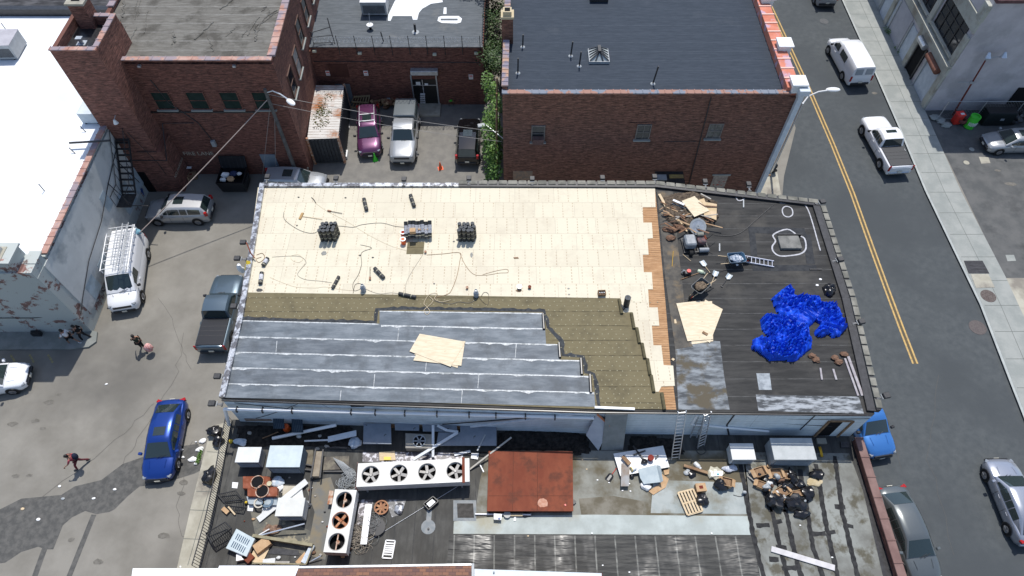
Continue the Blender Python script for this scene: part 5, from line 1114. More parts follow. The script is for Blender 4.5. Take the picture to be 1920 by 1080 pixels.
    for s in (-1, 1):
        mb = MB(); mb.box((fx - .17, s * W2 * .72, zt - .045), (.22, W2 * .26, .12), -s * .45); mb.build('headlight', M_lamp, t, bevel=.03)
        mb = MB()
        if kind in ('van', 'pickup'): mb.box((rx + .03, s * W2 * .88, .98), (.07, .16, .5))
        elif kind == 'suv': mb.box((rx + .1, s * W2 * .86, 1.08), (.2, .18, .34), s * .2)
        else: mb.box((rx + .12, s * W2 * .72, .82), (.2, W2 * .36, .15), s * .42)
        mb.build('tail_light', M_tail, t, bevel=.02)
        g4 = d['gh'][-2]; mb = MB(); mx = (d['gh'][-1][0] * .6 + g4[0] * .4) * LL; mb.box((mx, s * (W2 + .1), d['belt'] + .06), (.16, .22, .15), s * .2); mb.build('wing_mirror', M_blackp if kind != 'sedan' else col, t, bevel=.03)
        mb = MB(); 
        for q in (.0, -.2) if kind != 'van' else (.12,): mb.box((q * LL + .15, s * (W2 * 1.0 + .004), d['belt'] - .16), (.2, .03, .035))
        mb.build('door_handle', col, t)
    mb = MB(); mb.box((fx - .02, 0, zt - .14), (.08, W2 * 1.15, .17)); mb.build('grille', M_blackp, t, bevel=.02)
    mb = MB(); mb.box((fx + .0, 0, .42), (.12, W2 * 1.4, .22)); mb.build('front_bumper', bumper or M_blackp, t, bevel=.04)
    mb = MB(); mb.box((rx - .0, 0, .5), (.14, W2 * 1.55, .22)); mb.build('rear_bumper', bumper or (M_blackp if kind != 'sedan' else col), t, bevel=.04)
    mb = MB(); mb.box((rx - .055 if kind != 'sedan' else rx - .04, 0, .68), (.03, .32, .16)); mb.build('number_plate', M_plate, t)
    mb = MB(); mb.box((fx + .07, 0, .45), (.02, .3, .14)); mb.build('number_plate', M_plate, t)
    # panel gaps on bonnet and windscreen wipers
    mb = MB(); x0 = d['gh'][-1][0] * LL
    for s in (-1, 1): mb.beam((x0 + .05, s * .1, d['belt'] + .045), (x0 - .12, s * .1 + .38, d['belt'] + .1), .02, .015)
    mb.build('wiper', M_blackp, t)
    bh = d['body'][-4]
    for s in (-1, 1): mb = MB(); mb.beam((x0 + .12, s * W2 * .52, d['belt'] + .008), (bh[0] * LL + .2, s * W2 * .46, bh[3] + .018), .02, .012); mb.build('bonnet_crease', M_blackp if kind == 'van' else col, t)
    if sunroof: mb = MB(); grid_panel(mb, lambda u, v: on_gh(d, 2, 3, .25 + .68 * u, -.55 + 1.1 * v), 3, 6, .01); mb.build('sunroof', M_glass, t, smooth=True)
    if rails:
        for s in (-1, 1):
            mb = MB(); mb.tube([on_gh(d, 1, 2, .1, s * .92) + Vector((0, 0, .02)), on_gh(d, 1, 2, .3, s * .92) + Vector((0, 0, .07)), on_gh(d, 3, 3, 0, s * .92) + Vector((0, 0, .07)), on_gh(d, 3, 4, .8, s * .92) + Vector((0, 0, .02))], .022); mb.build('roof_rail', M_alu, t)
        if rails == 'bars':
            for u in (.2, .9):
                p = on_gh(d, 2, 3, u, .92); mb = MB(); mb.beam(p + Vector((0, 0, .07)), Vector((p.x, -p.y, p.z + .07)), .07, .035); mb.build('cross_bar', M_alu, t)
    if kind == 'pickup' and not cap:
        mb = MB(); mb.box((-.305 * LL, 0, d['belt'] + .035), (.35 * LL, d['W'] * .84, .03)); cv = mb.build('bed_cover', cover or M_blackp, t, bevel=.01)
        mb = MB()
        for k in (-.36, -.30, -.24): mb.box((k * LL, 0, d['belt'] + .053), (.03, d['W'] * .82, .012))
        mb.build('cover_fold', M_black, cv)
        mb = MB(); mb.box((rx - .015, 0, .98), (.03, d['W'] * .72, .2)); mb.build('tailgate', col, t, bevel=.01)
    if cap:
        mb = MB(); mb.loft([[Vector((x * LL, y * W2, z)) for y, z in ((.93, 1.17), (.8, zt_ - .05), (.7, zt_), (-.7, zt_), (-.8, zt_ - .05), (-.93, 1.17))] for x, zt_ in ((-.492, 1.84), (-.47, 1.92), (-.14, 1.93), (-.132, 1.86))]); cp = mb.build('canopy', cap, t, smooth=30)
        for s in (-1, 1): mb = MB(); mb.box((-.31 * LL, s * (W2 * .875), 1.5), (1.3, .02, .34), 0, Matrix.Rotation(s * .17, 3, 'X')); mb.build('canopy_window', M_glass, cp)
    if rack:
        zt_ = 2.42; rk = MB()
        for s in (-1, 1): rk.cyl((-.47 * LL, s * W2 * .86, zt_), (.16 * LL, s * W2 * .86, zt_), .03, 8)
        for k in range(6):
            x = (-.46 + .12 * k) * LL; rk.cyl((x, -W2 * .86, zt_), (x, W2 * .86, zt_), .025, 8)
            for s in (-1, 1): rk.cyl((x, s * W2 * .86, 2.03), (x, s * W2 * .86, zt_), .022, 6)
        rk.build('roof_rack', M_wplas, t)
        for (y, x0_, x1_) in ((.32, -.5, .2), (.62, -.46, .24), (-.02, -.44, .1)):
            ld = MB()
            for s in (-1, 1): ld.beam((x0_ * LL, y + s * .19, zt_ + .08), (x1_ * LL, y + s * .19, zt_ + .08), .035, .09)
            for k in range(13): x = (x0_ + (x1_ - x0_) * (k + .5) / 13) * LL; ld.cyl((x, y - .19, zt_ + .08), (x, y + .19, zt_ + .08), .018, 6)
            lt = thing('ladder', {.32: 'middle aluminium ladder strapped on the roof rack of the white van', .62: 'aluminium ladder along the left edge of the white van roof rack', -.02: 'shortest ladder on the driver far side of the white van rack'}[y], 'ladder', (c.x, c.y, .012), rz, local=True); ld.build('rails_and_rungs', M_alu, lt)
    if kind in ('sedan', 'suv', 'pickup'):
        mb = MB(); 
        for q in (-.115, .09): 
            for s in (-1, 1): mb.box((q * LL, s * (W2 + .0), .62), (.012, .012, .58))
        mb.build('door_seam', M_blackp, t)
    return t
W_ = paint('white', (.74,.75,.77), 0.0); SIL = paint('silver', (.33,.345,.36), .35); 
vehicle('cargo_van', 'van', 'white cargo van with a laddered roof rack parked by the pale wall', 'van', W_, (251,442), (229,588), L=5.75, rack=True)
vehicle('crossover', 'suv', 'silver crossover with a sunroof parked behind the white cargo van', 'car', SIL, (394,392), (279,394), L=4.6, sunroof=True, roofcol=paint('pale_silver', (.6,.6,.6), .3))
vehicle('pickup_truck', 'pickup', 'teal grey pickup with a folding bed cover hugging the roofing site building', 'pickup truck', paint('teal_grey', (.09,.13,.165), .4), (398,652), (432,524), L=5.6, sunroof=False)
vehicle('sedan', 'sedan', 'bright blue sedan with a small sunroof at the edge of the wet patch', 'car', paint('royal_blue', (.008,.045,.25), .5), (322,758), (294,889), L=4.8, sunroof=True)
vehicle('sedan', 'sedan', 'white sedan cut off by the left edge of the photo', 'car', W_, (-84,722), (33,703), L=4.7)
vehicle('sedan', 'suv', 'silver car half hidden behind the left back corner of the stripped roof', 'car', SIL, (508,341), (600,343), L=4.6, sunroof=True)
vehicle('purple_suv', 'suv', 'metallic purple sport utility vehicle beside the rusty topped container', 'suv', paint('plum', (.11,.03,.09), .4), (691,205), (693,288), L=4.9, rails='bars', sunroof=True)
vehicle('pickup_truck', 'pickup', 'silver pickup with a grey canopy in the middle of the back yard', 'pickup truck', SIL, (764,208), (754,297), L=5.7, cap=paint('canopy_grey', (.16,.18,.19), .1))
vehicle('black_suv', 'suv', 'black sport utility vehicle parked alone at the right of the back yard', 'suv', paint('black', (.005,.005,.006), 0, .06), (876,299), (881,226), L=4.7, sunroof=True)
vehicle('cargo_van', 'van', 'white cargo van driving up the street at the top right', 'van', W_, (1612,152), (1570,76), L=5.6, sidewin='slider', bumper=M_black)
vehicle('pickup_truck', 'pickup', 'white pickup with a black bed cover driving along the street', 'pickup truck', W_, (1685,318), (1635,226), L=5.7, cover=mat('black_vinyl', (.035,.037,.04), rough=.6), sunroof=True, bumper=mat('chrome', (.6,.6,.6), rough=.15, metal=.9))
vehicle('sedan', 'sedan', 'silver sedan nosing in from the right edge of the photo beside the bins', 'car', SIL, (1958,262), (1852,264), L=4.8, sunroof=True)
vehicle('sedan', 'suv', 'pale silver vehicle cut off by the top edge of the photo', 'car', SIL, (1553,8), (1530,-52), L=4.7)
vehicle('parked_car', 'sedan', 'dark car mostly hidden behind the salmon parapet on the street', 'car', paint('graphite', (.03,.032,.036), .4), (1470,172), (1440,90), L=4.6)
vehicle('sedan', 'suv', 'light blue car peeking out below the corner of the pale blue wall', 'car', paint('sky_blue', (.05,.19,.5), .4), (1602,742), (1646,833), L=4.5)
vehicle('sedan', 'sedan', 'dark grey sedan parked along the red coped parapet at bottom right', 'car', paint('dark_grey', (.11,.125,.13), .35), (1672,924), (1737,1078), L=4.95)
vehicle('sedan', 'sedan', 'silver sedan entering at the right edge lower down the street', 'car', paint('lilac_silver', (.36,.38,.43), .6), (1936,1010), (1876,868), L=4.7)
# ================================================================ PEOPLE
def limbs(name, verts, edges, mats, parent, sub=1, loc=(0, 0, 0)):
    me = bpy.data.meshes.new(name); me.from_pydata([v[0] for v in verts], edges, []); o = bpy.data.objects.new(name, me); S.collection.objects.link(o)
    m = o.modifiers.new('skin', 'SKIN'); m.use_smooth_shade = True; sk = me.skin_vertices[0].data
    for i, v in enumerate(verts): sk[i].radius = (v[1], v[2] if len(v) > 2 else v[1]); sk[i].use_root = (i == 0)
    m2 = o.modifiers.new('sub', 'SUBSURF'); m2.levels = sub; m2.render_levels = sub
    bpy.context.view_layer.update(); dg = bpy.context.evaluated_depsgraph_get(); nm = bpy.data.meshes.new_from_object(o.evaluated_get(dg)); o.modifiers.clear(); bpy.data.objects.remove(o)
    nm.materials.clear(); nm.materials.append(mats); o = bpy.data.objects.new(name, nm); S.collection.objects.link(o); o.parent = parent; ORG[o.name] = Vector(); return o
def person(px, py, label, rz, shirt, trousers, stride=.3, arms=(.3, -.3), lean=.05, shoe=M_black, short=False, skirt=None, elbow=.5, group=None):
    p = P(px, py, 0.02); t = thing('person', label, 'person', p, rz, group, local=True); h = .93; hx = lean
    J = dict(pel=(0, 0, h), ch=(hx * .6, 0, 1.18), sh=(hx, 0, 1.40), nk=(hx * 1.15, 0, 1.49), hd=(hx * 1.3, 0, 1.62), top=(hx * 1.3 + .01, 0, 1.70))
    V = [(J['pel'], .12, .14), (J['ch'], .10, .14), (J['sh'], .09, .14), (J['nk'], .05), (J['hd'], .09, .08), (J['top'], .065, .06)]; E = [(0, 1), (1, 2), (2, 3), (3, 4), (4, 5)]; LEG = []; ARM = []
    for s, st in ((1, stride), (-1, -stride)):
        kx = st * .55 + .06; ax = st; k = len(V)
        hip = (0, s * .09, .88); kn = (kx, s * .1, .49); an = (ax - (.1 if st < 0 else 0), s * .1, .09 if st > 0 else .14); to = (an[0] + .17, s * .11, .035 if st > 0 else .05)
        V += [(hip, .085), (kn, .055), (an, .038), (to, .035, .03)]; E += [(0, k), (k, k + 1), (k + 1, k + 2), (k + 2, k + 3)]; LEG.append((hip, kn, an, to))
    for s, sw in ((1, arms[0]), (-1, arms[1])):
        k = len(V); sh = (hx, s * .18, 1.39); el = (hx + sw * .5, s * .24, 1.12); wr = (hx + sw * .9 + elbow * .22, s * .22, .90 + abs(sw) * .2); pm = (wr[0] + .03, s * .22, wr[2] - .08)
        V += [(sh, .055), (el, .042), (wr, .028), (pm, .036, .016)]; E += [(2, k), (k, k + 1), (k + 1, k + 2), (k + 2, k + 3)]; ARM.append((sh, el, wr))
        for f in range(4):
            q = len(V); b0 = (pm[0] - .025 + f * .017, pm[1], pm[2] - .035); V += [(b0, .009), ((b0[0] + .004, b0[1] - s * .008, b0[2] - .03 - .006 * (f in (1, 2))), .008), ((b0[0] + .006, b0[1] - s * .022, b0[2] - .052 - .008 * (f in (1, 2))), .007)]; E += [(k + 3, q), (q, q + 1), (q + 1, q + 2)]
        q = len(V); V += [((pm[0] + .04, pm[1] - s * .012, pm[2] + .005), .009), ((pm[0] + .055, pm[1] - s * .02, pm[2] - .025), .008)]; E += [(k + 3, q), (q, q + 1)]
    limbs('body', V, E, M_skin, t)
    TV = [((0, 0, .92), .14, .165), (J['ch'], .125, .165), (J['sh'], .11, .16)]; TE = [(0, 1), (1, 2)]
    for sh, el, wr in ARM:
        k = len(TV); m_ = tuple(sh[i] + (el[i] - sh[i]) * .9 for i in range(3)); TV += [(sh, .072), (m_, .06)]; TE += [(2, k), (k, k + 1)]
    limbs('shirt', TV, TE, shirt, t)
    TV = [((0, 0, .95), .135, .155)]; TE = []
    for hip, kn, an, to in LEG:
        k = len(TV); e_ = an if not short else kn; TV += [(hip, .1), (tuple((hip[i] + kn[i]) / 2 for i in range(3)), .085), (kn, .068)]; TE += [(0, k), (k, k + 1), (k + 1, k + 2)]
        if not short: TV += [(an, .055)]; TE += [(k + 2, k + 3)]
    limbs('shorts' if short else 'trousers', TV, TE, trousers, t)
    for hip, kn, an, to in LEG: b = MB(); b.ell((an[0] + .07, an[1], an[2] - .035), (.14, .05, .05), 10, 6); b.build('shoe', shoe, t, smooth=True)
    hd = Vector(J['hd']); b = MB(); b.ell(hd + Vector((-.02, 0, .04)), (.108, .092, .105), 12, 8); b.ell(hd + Vector((-.06, 0, -.03)), (.07, .08, .09), 10, 6); b.build('hair', M_hair, t, smooth=True)
    b = MB()
    for s in (-1, 1): b.ell(hd + Vector((.085, s * .032, .01)), (.012, .014, .009), 8, 5); b.ell(hd + Vector((0, s * .088, -.005)), (.02, .012, .03), 8, 5)
    b.ell(hd + Vector((.1, 0, -.02)), (.02, .014, .022), 8, 5); b.ell(hd + Vector((.085, 0, -.055)), (.01, .025, .007), 8, 4); b.build('face_features', mat('face_detail', (.2,.09,.07)), t, smooth=True)
    return t
pink = mat('dusty_pink_cloth', (.5,.12,.14), (.4,.08,.1), 6); floral = mat('pale_floral_cloth', (.65,.45,.42), (.5,.16,.15), 16, lo=.48, hi=.55); olv = mat('dark_olive_cloth', (.02,.028,.018), (.035,.045,.03), 5); wht = mat('white_cotton', (.7,.7,.72)); blk = mat('black_cloth', (.012,.012,.014))
t = person(271, 655, 'person with dark hair and olive top carrying a pink floral bag across the lot', 2.2, olv, blk, stride=.25, arms=(.35, -.2))
p = P(273,648,.8); bg_ = MB(); bg_.ell((p.x + .12, p.y - .05, .62), (.26, .24, .34), 12, 8, .12); tag(bg_.build('tote_bag', floral, smooth=True), 'pale pink floral bag held by the person in the olive top', 'bag')
t = person(156, 872, 'person in a dusty pink top striding across the lot above the dark patch', -2.6, pink, mat('maroon_trousers', (.2,.04,.05), (.1,.03,.035), 6), stride=.32, arms=(.4, -.4), lean=.1)
p = P(154,860,1.25); bp = thing('backpack', 'dark navy backpack worn by the person in the pink top', 'backpack', t.location + Vector((0, 0, 0)), -2.6, local=True)
b = MB(); b.ell((-.16, 0, 1.2), (.15, .19, .26), 12, 8); b.build('bag', mat('navy_cloth', (.015,.02,.04)), bp, smooth=True); b = MB(); b.tube([Vector((-.05,.1,1.42)), Vector((.13,.12,1.44)), Vector((.17,.12,1.2)), Vector((-.02,.13,1.02))], .018); b.tube([Vector((-.05,-.1,1.42)), Vector((.13,-.12,1.44)), Vector((.17,-.12,1.2)), Vector((-.02,-.13,1.02))], .018); b.build('straps', M_black, bp)
person(141, 644, 'person in a white shirt and dark shorts walking on the shaded left pavement', 2.9, wht, blk, stride=.3, short=True, shoe=M_white)
person(163, 636, 'person in black clothes beside the wall corner next to the white shirted walker', 3.2, blk, blk, stride=.2, shoe=M_black)
# ================================================================ THINGS ON THE STRIPPED ROOF
ZD = MR + .036                      # top of the plywood deck
M_roll = mat('roofing_roll', (.018,.019,.02), (.035,.036,.038), 8, rough=.6); M_band = mat('roll_band', (.45,.42,.3), rough=.6); M_core = mat('roll_end', (.07,.08,.09), (.04,.045,.05), 20, rough=.7); M_lab = mat('roll_label', (.6,.6,.62), (.3,.3,.33), 14, lo=.45, hi=.6)
def roll_local(t, r=.115, h=1.0, white=False, axis='z'):
    A = (lambda z: (0, 0, z)) if axis == 'z' else (lambda z: (z - h / 2, 0, r))
    b = MB(); b.cyl(A(0), A(h), r, 14); s = b.build('wrapped_sheet', M_roll, t, smooth=40)
    for z in ((.3, .72) if not white else (.12,)): b = MB(); b.cyl(A(h * z), A(h * z + .035), r + .004, 14); b.build('paper_band', M_band, t, smooth=40)
    if white: b = MB(); b.cyl(A(h * .3), A(h * .78), r + .005, 14); b.build('label', M_lab, t, smooth=40)
    b = MB(); b.ring(A(h) , r * .45, r * .98, .006, 14, axis=(0, 0, 1) if axis == 'z' else (1, 0, 0)); b.build('end_face', M_core, t)
    return t
# two bundles standing upright on their ends
def bundle(px, py, label, grp, spots):
    c = P(px, py, ZD); first = None
    for (dx, dy) in spots:
        loc = (c.x + dx + random.uniform(-.01, .01), c.y + dy, ZD)
        if first is None: first = thing('roofing_roll', label, 'roll', loc, 0, grp, local=True); roll_local(first); o = first
        else: o = copy_tree(first); o.location = loc
        o.rotation_euler = (random.uniform(-.03, .03), random.uniform(-.04, .04), random.uniform(0, 6))
bundle(622, 444, 'black roofing roll standing upright in the left hand bundle on the plywood', 'upright rolls in the left bundle', [(-.5 + .25 * i + .06 * j, -.28 + .25 * j) for j in range(3) for i in range(4)])
bundle(880, 444, 'black roofing roll standing upright in the right hand bundle on the plywood', 'upright rolls in the right bundle', [(-.52 + .25 * i + (.1 if j == 1 else 0), -.28 + .25 * j) for j in range(3) for i in range(4 if j != 2 else 4)])
def mat_under(px, py, w_, d_, label):
    p = P(px, py, ZD); b = MB(); b.box((p.x, p.y, ZD + .006), (w_, d_, .012)); tag(b.build('felt_sheet', M_olive), label, 'felt sheet')
mat_under(779, 465, 1.0, .9, 'square of olive felt under the heap of labelled rolls')
# leaning / lying pile of labelled rolls
gp = 'labelled rolls in the middle pile'; first = None; c = P(782, 453, ZD)
for k in range(8):
    loc = (c.x - .62 + .2 * k, c.y + .1 + .04 * (k % 3), ZD + .17 + .04 * (k % 2))
    if first is None: first = thing('roofing_roll', 'roofing roll with a white label leaning in the middle pile on the plywood', 'roll', loc, 0, gp, local=True); roll_local(first, white=True, h=1.0); o = first
    else: o = copy_tree(first); o.location = loc
    o.rotation_euler = (R(-48 + random.uniform(-5, 5)), random.uniform(-.08, .08), 0)
b = MB(); b.box((c.x, c.y + .6, ZD + .3), (1.5, .35, .6)); tag(b.build('roll_stack_support', M_card, bevel=.02), 'low carton the labelled roofing rolls lean against', 'carton')
p = P(773,430,ZD+.9); b = MB(); b.box((p.x, p.y, ZD + .74), (.34, .3, .24), .1); tag(b.build('cardboard_box', M_card, bevel=.01), 'small cardboard box on top of the labelled roll pile', 'box')
def bucket(px, py, z, label, col, r=.16, h=.4, lid=None, name='bucket', cat='bucket'):
    p = P(px, py, z); t = thing(name, label, cat, p, random.uniform(0, 3), local=True)
    b = MB(); b.cyl((0, 0, 0), (0, 0, h), r * .88, 16, r); b.build('pail', col, t, smooth=40); b = MB(); b.ring((0, 0, h - .02), r * .7, r * 1.06, .03, 16); b.build('rim', lid or col, t); b = MB(); b.cyl((0, 0, h - .04), (0, 0, h - .01), r * .95, 16); b.build('lid', lid or M_grey, t)
    return t
bucket(757, 456, ZD, 'orange bucket nearest the camera left of the labelled rolls', M_orange, lid=M_steel); bucket(757, 443, ZD, 'dark red pail behind the orange bucket', mat('dull_red', (.3,.05,.03)), lid=M_steel)
def lying(px0, py0, px1, py1, label, white=False, r=.115, z=ZD):
    a, b_ = P(px0, py0, z), P(px1, py1, z); c_ = (a + b_) / 2; t = thing('roofing_roll', label, 'roll', (c_.x, c_.y, z), math.atan2(b_.y - a.y, b_.x - a.x), local=True); return roll_local(t, r=r, h=(b_ - a).length, white=white, axis='x')
lying(683,375,688,396,'black banded roll lying alone near the back edge left of centre'); lying(770,368,777,389,'black banded roll lying alone near the back edge, right of its twin'); lying(703,505,720,523,'black banded roll lying beside the torch on the plywood', white=False)
lying(636,520,624,542,'thin black roll of torch felt lying left of the torch', r=.09); lying(748,552,780,559,'black roll lying at the seam between plywood and olive felt', r=.1)
lying(494,500,503,486,'white labelled roll by the left parapet, farther one', white=True); lying(489,534,492,513,'white labelled roll by the left parapet, nearer one', white=True)
p = P(1174,573,ZD); t = thing('roofing_roll', 'short black roll standing at the top corner of the olive felt', 'roll', p, local=True); b = MB(); b.cyl((0,0,0),(0,.05,.75),.17,16); b.build('wrapped_sheet', M_roll, t, smooth=40); b = MB(); b.ring((0,.05,.75),.07,.165,.01,14); b.build('end_face', M_core, t)
b = MB(); b.cyl((-.3,-.02,.1),(-.16,-.3,.1),.07,10); b.build('loose_flap', M_roll, t)
# gas bottles and torches
def gas(px, py, label, z=ZD, col=None, s=1):
    p = P(px, py, z); t = thing('gas_cylinder', label, 'gas cylinder', p, local=True); m_ = col or mat('cylinder_paint', (.33,.36,.4), (.26,.29,.33), 6, rough=.4)
    prof = [(0, .10), (.03, .15), (.3, .155), (.4, .13), (.46, .06)]
    b = MB(); b.loft([[Vector((r_ * s * math.cos(a * .524), r_ * s * math.sin(a * .524), z_ * s)) for a in range(12)] for z_, r_ in prof]); b.build('bottle', m_, t, smooth=50)
    b = MB(); b.cyl((0,0,.46*s),(0,0,.54*s),.02,8); b.cyl((-.04,0,.52*s),(.06,0,.52*s),.015,6); b.build('valve', M_steel, t); b = MB(); b.ring((0,0,.46*s),.08*s,.095*s,.11*s,14,a0=.6,a1=5.6); b.build('collar', m_, t); return t
gas(682,545,'grey gas bottle with coiled hose left of the long seam roll'); gas(893,555,'grey gas bottle standing right at the edge of the olive felt')
def stick_tool(name, label, cat, a, b_, z, m_handle, head=None, m_head=None, r=.016):
    a, b_ = P(*a, z), P(*b_, z); c_ = (a + b_) / 2; t = thing(name, label, cat, (c_.x, c_.y, z), math.atan2(b_.y - a.y, b_.x - a.x), local=True); L = (b_ - a).length
    b = MB(); b.cyl((-L / 2, 0, .05), (L / 2, 0, .03), r, 8); b.build('handle', m_handle, t)
    if head == 'shovel':
        b = MB(); b.loft([[Vector((L / 2 + x, y, zz)) for y, zz in ((-w_, .07 + e), (-w_ * .4, .03 + e), (w_ * .4, .03 + e), (w_, .07 + e), (w_ * .4, .02 + e), (-w_ * .4, .02 + e))] for x, w_, e in ((-.02, .03, .02), (.06, .15, .01), (.38, .16, 0), (.42, .13, -.005))]); b.build('blade', m_head, t)
        b = MB(); b.box((-L / 2, 0, .05), (.04, .14, .03)); b.build('grip', M_black, t)
    elif head == 'torch': b = MB(); b.cyl((L / 2, 0, .05), (L / 2 + .22, 0, .05), .05, 10, .06); b.build('nozzle', m_head, t); 
    elif head == 'broom': b = MB(); b.box((L / 2, 0, .04), (.08, .5, .08)); b.box((L / 2 + .07, 0, .03), (.08, .48, .05)); b.build('bristles', m_head, t)
    return t
brass = mat('dull_brass', (.25,.13,.08), rough=.4, metal=.5)
stick_tool('roofing_torch','roofing torch lying upright on the plywood beside a banded roll','torch',(694,502),(694,520),ZD,M_black,'torch',brass)
stick_tool('roofing_torch','torch wand lying right behind the left roll bundle','torch',(642,401),(621,397),ZD,M_black,'torch',brass)
stick_tool('push_broom','broom with tan head lying left of the left roll bundle','broom',(605,412),(566,406),ZD,M_wood,'broom',mat('tan_bristle', (.4,.26,.12)))
b = MB(); b.tube(XY([(584,370),(589,375),(592,380)], ZD+.03), .02); tag(b.build('metal_rod', M_black), 'short dark rod near the back edge of the plywood', 'rod')
# hoses and leads lying on the deck
M_hose = mat('tan_hose', (.3,.18,.1), (.22,.13,.08), 3); M_lead = mat('grey_lead', (.16,.15,.14)); M_cord = mat('cream_cord', (.6,.5,.35))
def hose(label, pts, m, r=.014, z=ZD, name='hose', cat='hose', closed=False):
    b = MB(); b.tube(loop_px(pts, z + r, 0, closed=closed, n=6), r, 5); return tag(b.build(name, m, smooth=True), label, cat)
hose('tan hose running from the left bundle to the labelled rolls', [(532,398),(534,412),(555,428),(575,436),(592,436),(605,424),(640,424),(662,426),(680,421),(715,418),(740,424),(760,426)], M_lead)
hose('thin lead crossing diagonally from the torch to the felt square', [(590,380),(615,397),(650,415),(690,440),(730,460),(762,470)], M_cord, .008, name='lead', cat='lead')
hose('tan hose looping from the felt square toward the right bundle', [(800,478),(830,476),(862,474),(862,490),(856,520),(846,545),(838,552),(818,558)], M_hose)
hose('tan hose trailing right in a long loop below the right bundle', [(862,474),(872,496),(888,514),(910,516),(936,512),(952,511),(950,505),(930,508),(905,515)], M_hose, .011)
hose('dark hose winding down to the grey gas bottle', [(676,459),(697,465),(678,474),(678,495),(672,515),(662,532),(664,545),(676,541),(676,532),(666,534),(662,550)], M_black, .012)
hose('tan hose by the left parapet trailing across the plywood', [(510,482),(545,480),(565,482),(574,492),(568,500),(558,515),(572,524),(600,527),(622,530)], M_lead, .01)
hose('coiled tan hose next to the labelled roll at the left parapet', [(481,478),(492,475),(496,484),(486,492),(480,486),(490,482)], M_hose, .016)
hose('pale hose loop on the deck left of centre', [(546,480),(560,478),(568,486),(560,492),(548,488)], M_cord, .009, closed=True)
hose('grey lead running along the front of the plywood', [(682,540),(700,548),(715,551),(735,549),(752,552)], M_lead, .01)
hose('long faint lead from the left parapet to the thin black roll', [(506,520),(530,530),(555,538),(590,540),(610,538),(640,543),(665,545)], M_cord, .008)
hose('cream cord tangled over the olive felt at the corner of the blue rows', [(805,556),(812,564),(802,575),(795,582),(800,590),(806,584),(800,575),(795,568),(805,552),(820,550),(815,560),(828,566),(845,562)], M_cord, .014, z=MR+.07, name='cord', cat='cord')
hose('dark lead looping right from the second gas bottle', [(895,560),(880,568),(860,566),(845,570),(820,566),(812,562)], M_lead, .012, z=MR+.05)
hose('dark lead curl beside the second gas bottle', [(897,556),(905,566),(915,571),(916,552),(908,548),(902,556)], M_black, .01, z=MR+.05)
hose('fine lead from the roof cord up to the felt square', [(760,552),(762,530),(775,505),(790,482),(795,472)], M_lead, .008)
# scraps and small tools
def scrap(name, label, cat, px, py, size, m, rz=0, z=ZD, h=.03, n=6):
    p = P(px, py, z); b = MB(); pl = [(p.x + size[0] * .5 * random.uniform(.7, 1) * math.cos(rz + i * 6.283 / n), p.y + size[1] * .5 * random.uniform(.7, 1) * math.sin(rz + i * 6.283 / n)) for i in range(n)]
    b.prism(pl, z + .001, z + h); return tag(b.build(name, m), label, cat)
M_scrap = mat('grey_scrap', (.22,.22,.2), (.3,.3,.28), 6)
scrap('felt_scrap','grey scrap of felt below the left roll bundle','scrap',608,475,(.4,.35),M_scrap); scrap('felt_scrap','narrow grey scrap below the right roll bundle','scrap',884,478,(.2,.45),M_scrap); scrap('felt_scrap','grey scrap stuck on the olive felt beside the blue rows','scrap',1,1,(.1,.1),M_scrap) if False else None
for (x, y) in ((699,483),(675,479),(814,532),(857,450),(851,453),(1066,541),(1067,552),(557,423),(648,371),(560,370)): scrap('dark_chip','small dark chip of tar lying on the pale plywood','scrap',x,y,(.14,.1),M_bitum)['group'] = 'tar chips on the plywood'
b = MB(); p = P(1128,552,ZD); t = thing('tool_box','open brown tool crate on the plywood above the olive felt','tool box',p,0.05); b.box((p.x,p.y,ZD+.03),(.42,.3,.04)); b.build('bottom', M_oldwood, t); b = MB()
for s in (-1,1): b.box((p.x+s*.2,p.y,ZD+.13),(.03,.3,.2)); b.box((p.x,p.y+s*.14,ZD+.131),(.37,.03,.2))
b.build('side', M_oldwood, t); b = MB()
for k in range(3): b.cyl((p.x-.12+.12*k,p.y,ZD+.06),(p.x-.12+.12*k,p.y,ZD+.2),.04,8)
b.build('tins', M_grey, t)
bucket(974,541,ZD,'pale dented tin on the bright plywood','' or M_steel,r=.13,h=.2,name='tin',cat='tin'); scrap('brown_rag','brown rag dropped below the pale tin','rag',973,545,(.4,.25),mat('brown_rag',(.25,.15,.09))); bucket(993,540,ZD,'small dark cup to the right of the pale tin',M_rust,r=.09,h=.15,name='tin',cat='tin')
bucket(876,541,ZD,'tiny rusty can near the second gas bottle',M_rustl,r=.07,h=.15,name='tin',cat='tin'); bucket(798,474,ZD,'small tan jar beside the square of olive felt',M_rustl,r=.07,h=.14,name='tin',cat='tin')
scrap('wood_offcut','short reddish offcut on the plywood in line with the tool crate','offcut',968,484,(.45,.16),M_oldwood,rz=-.6,n=4); scrap('pry_tool','dark pry tool at the left corner below the labelled rolls','tool',487,544,(.45,.25),M_black)
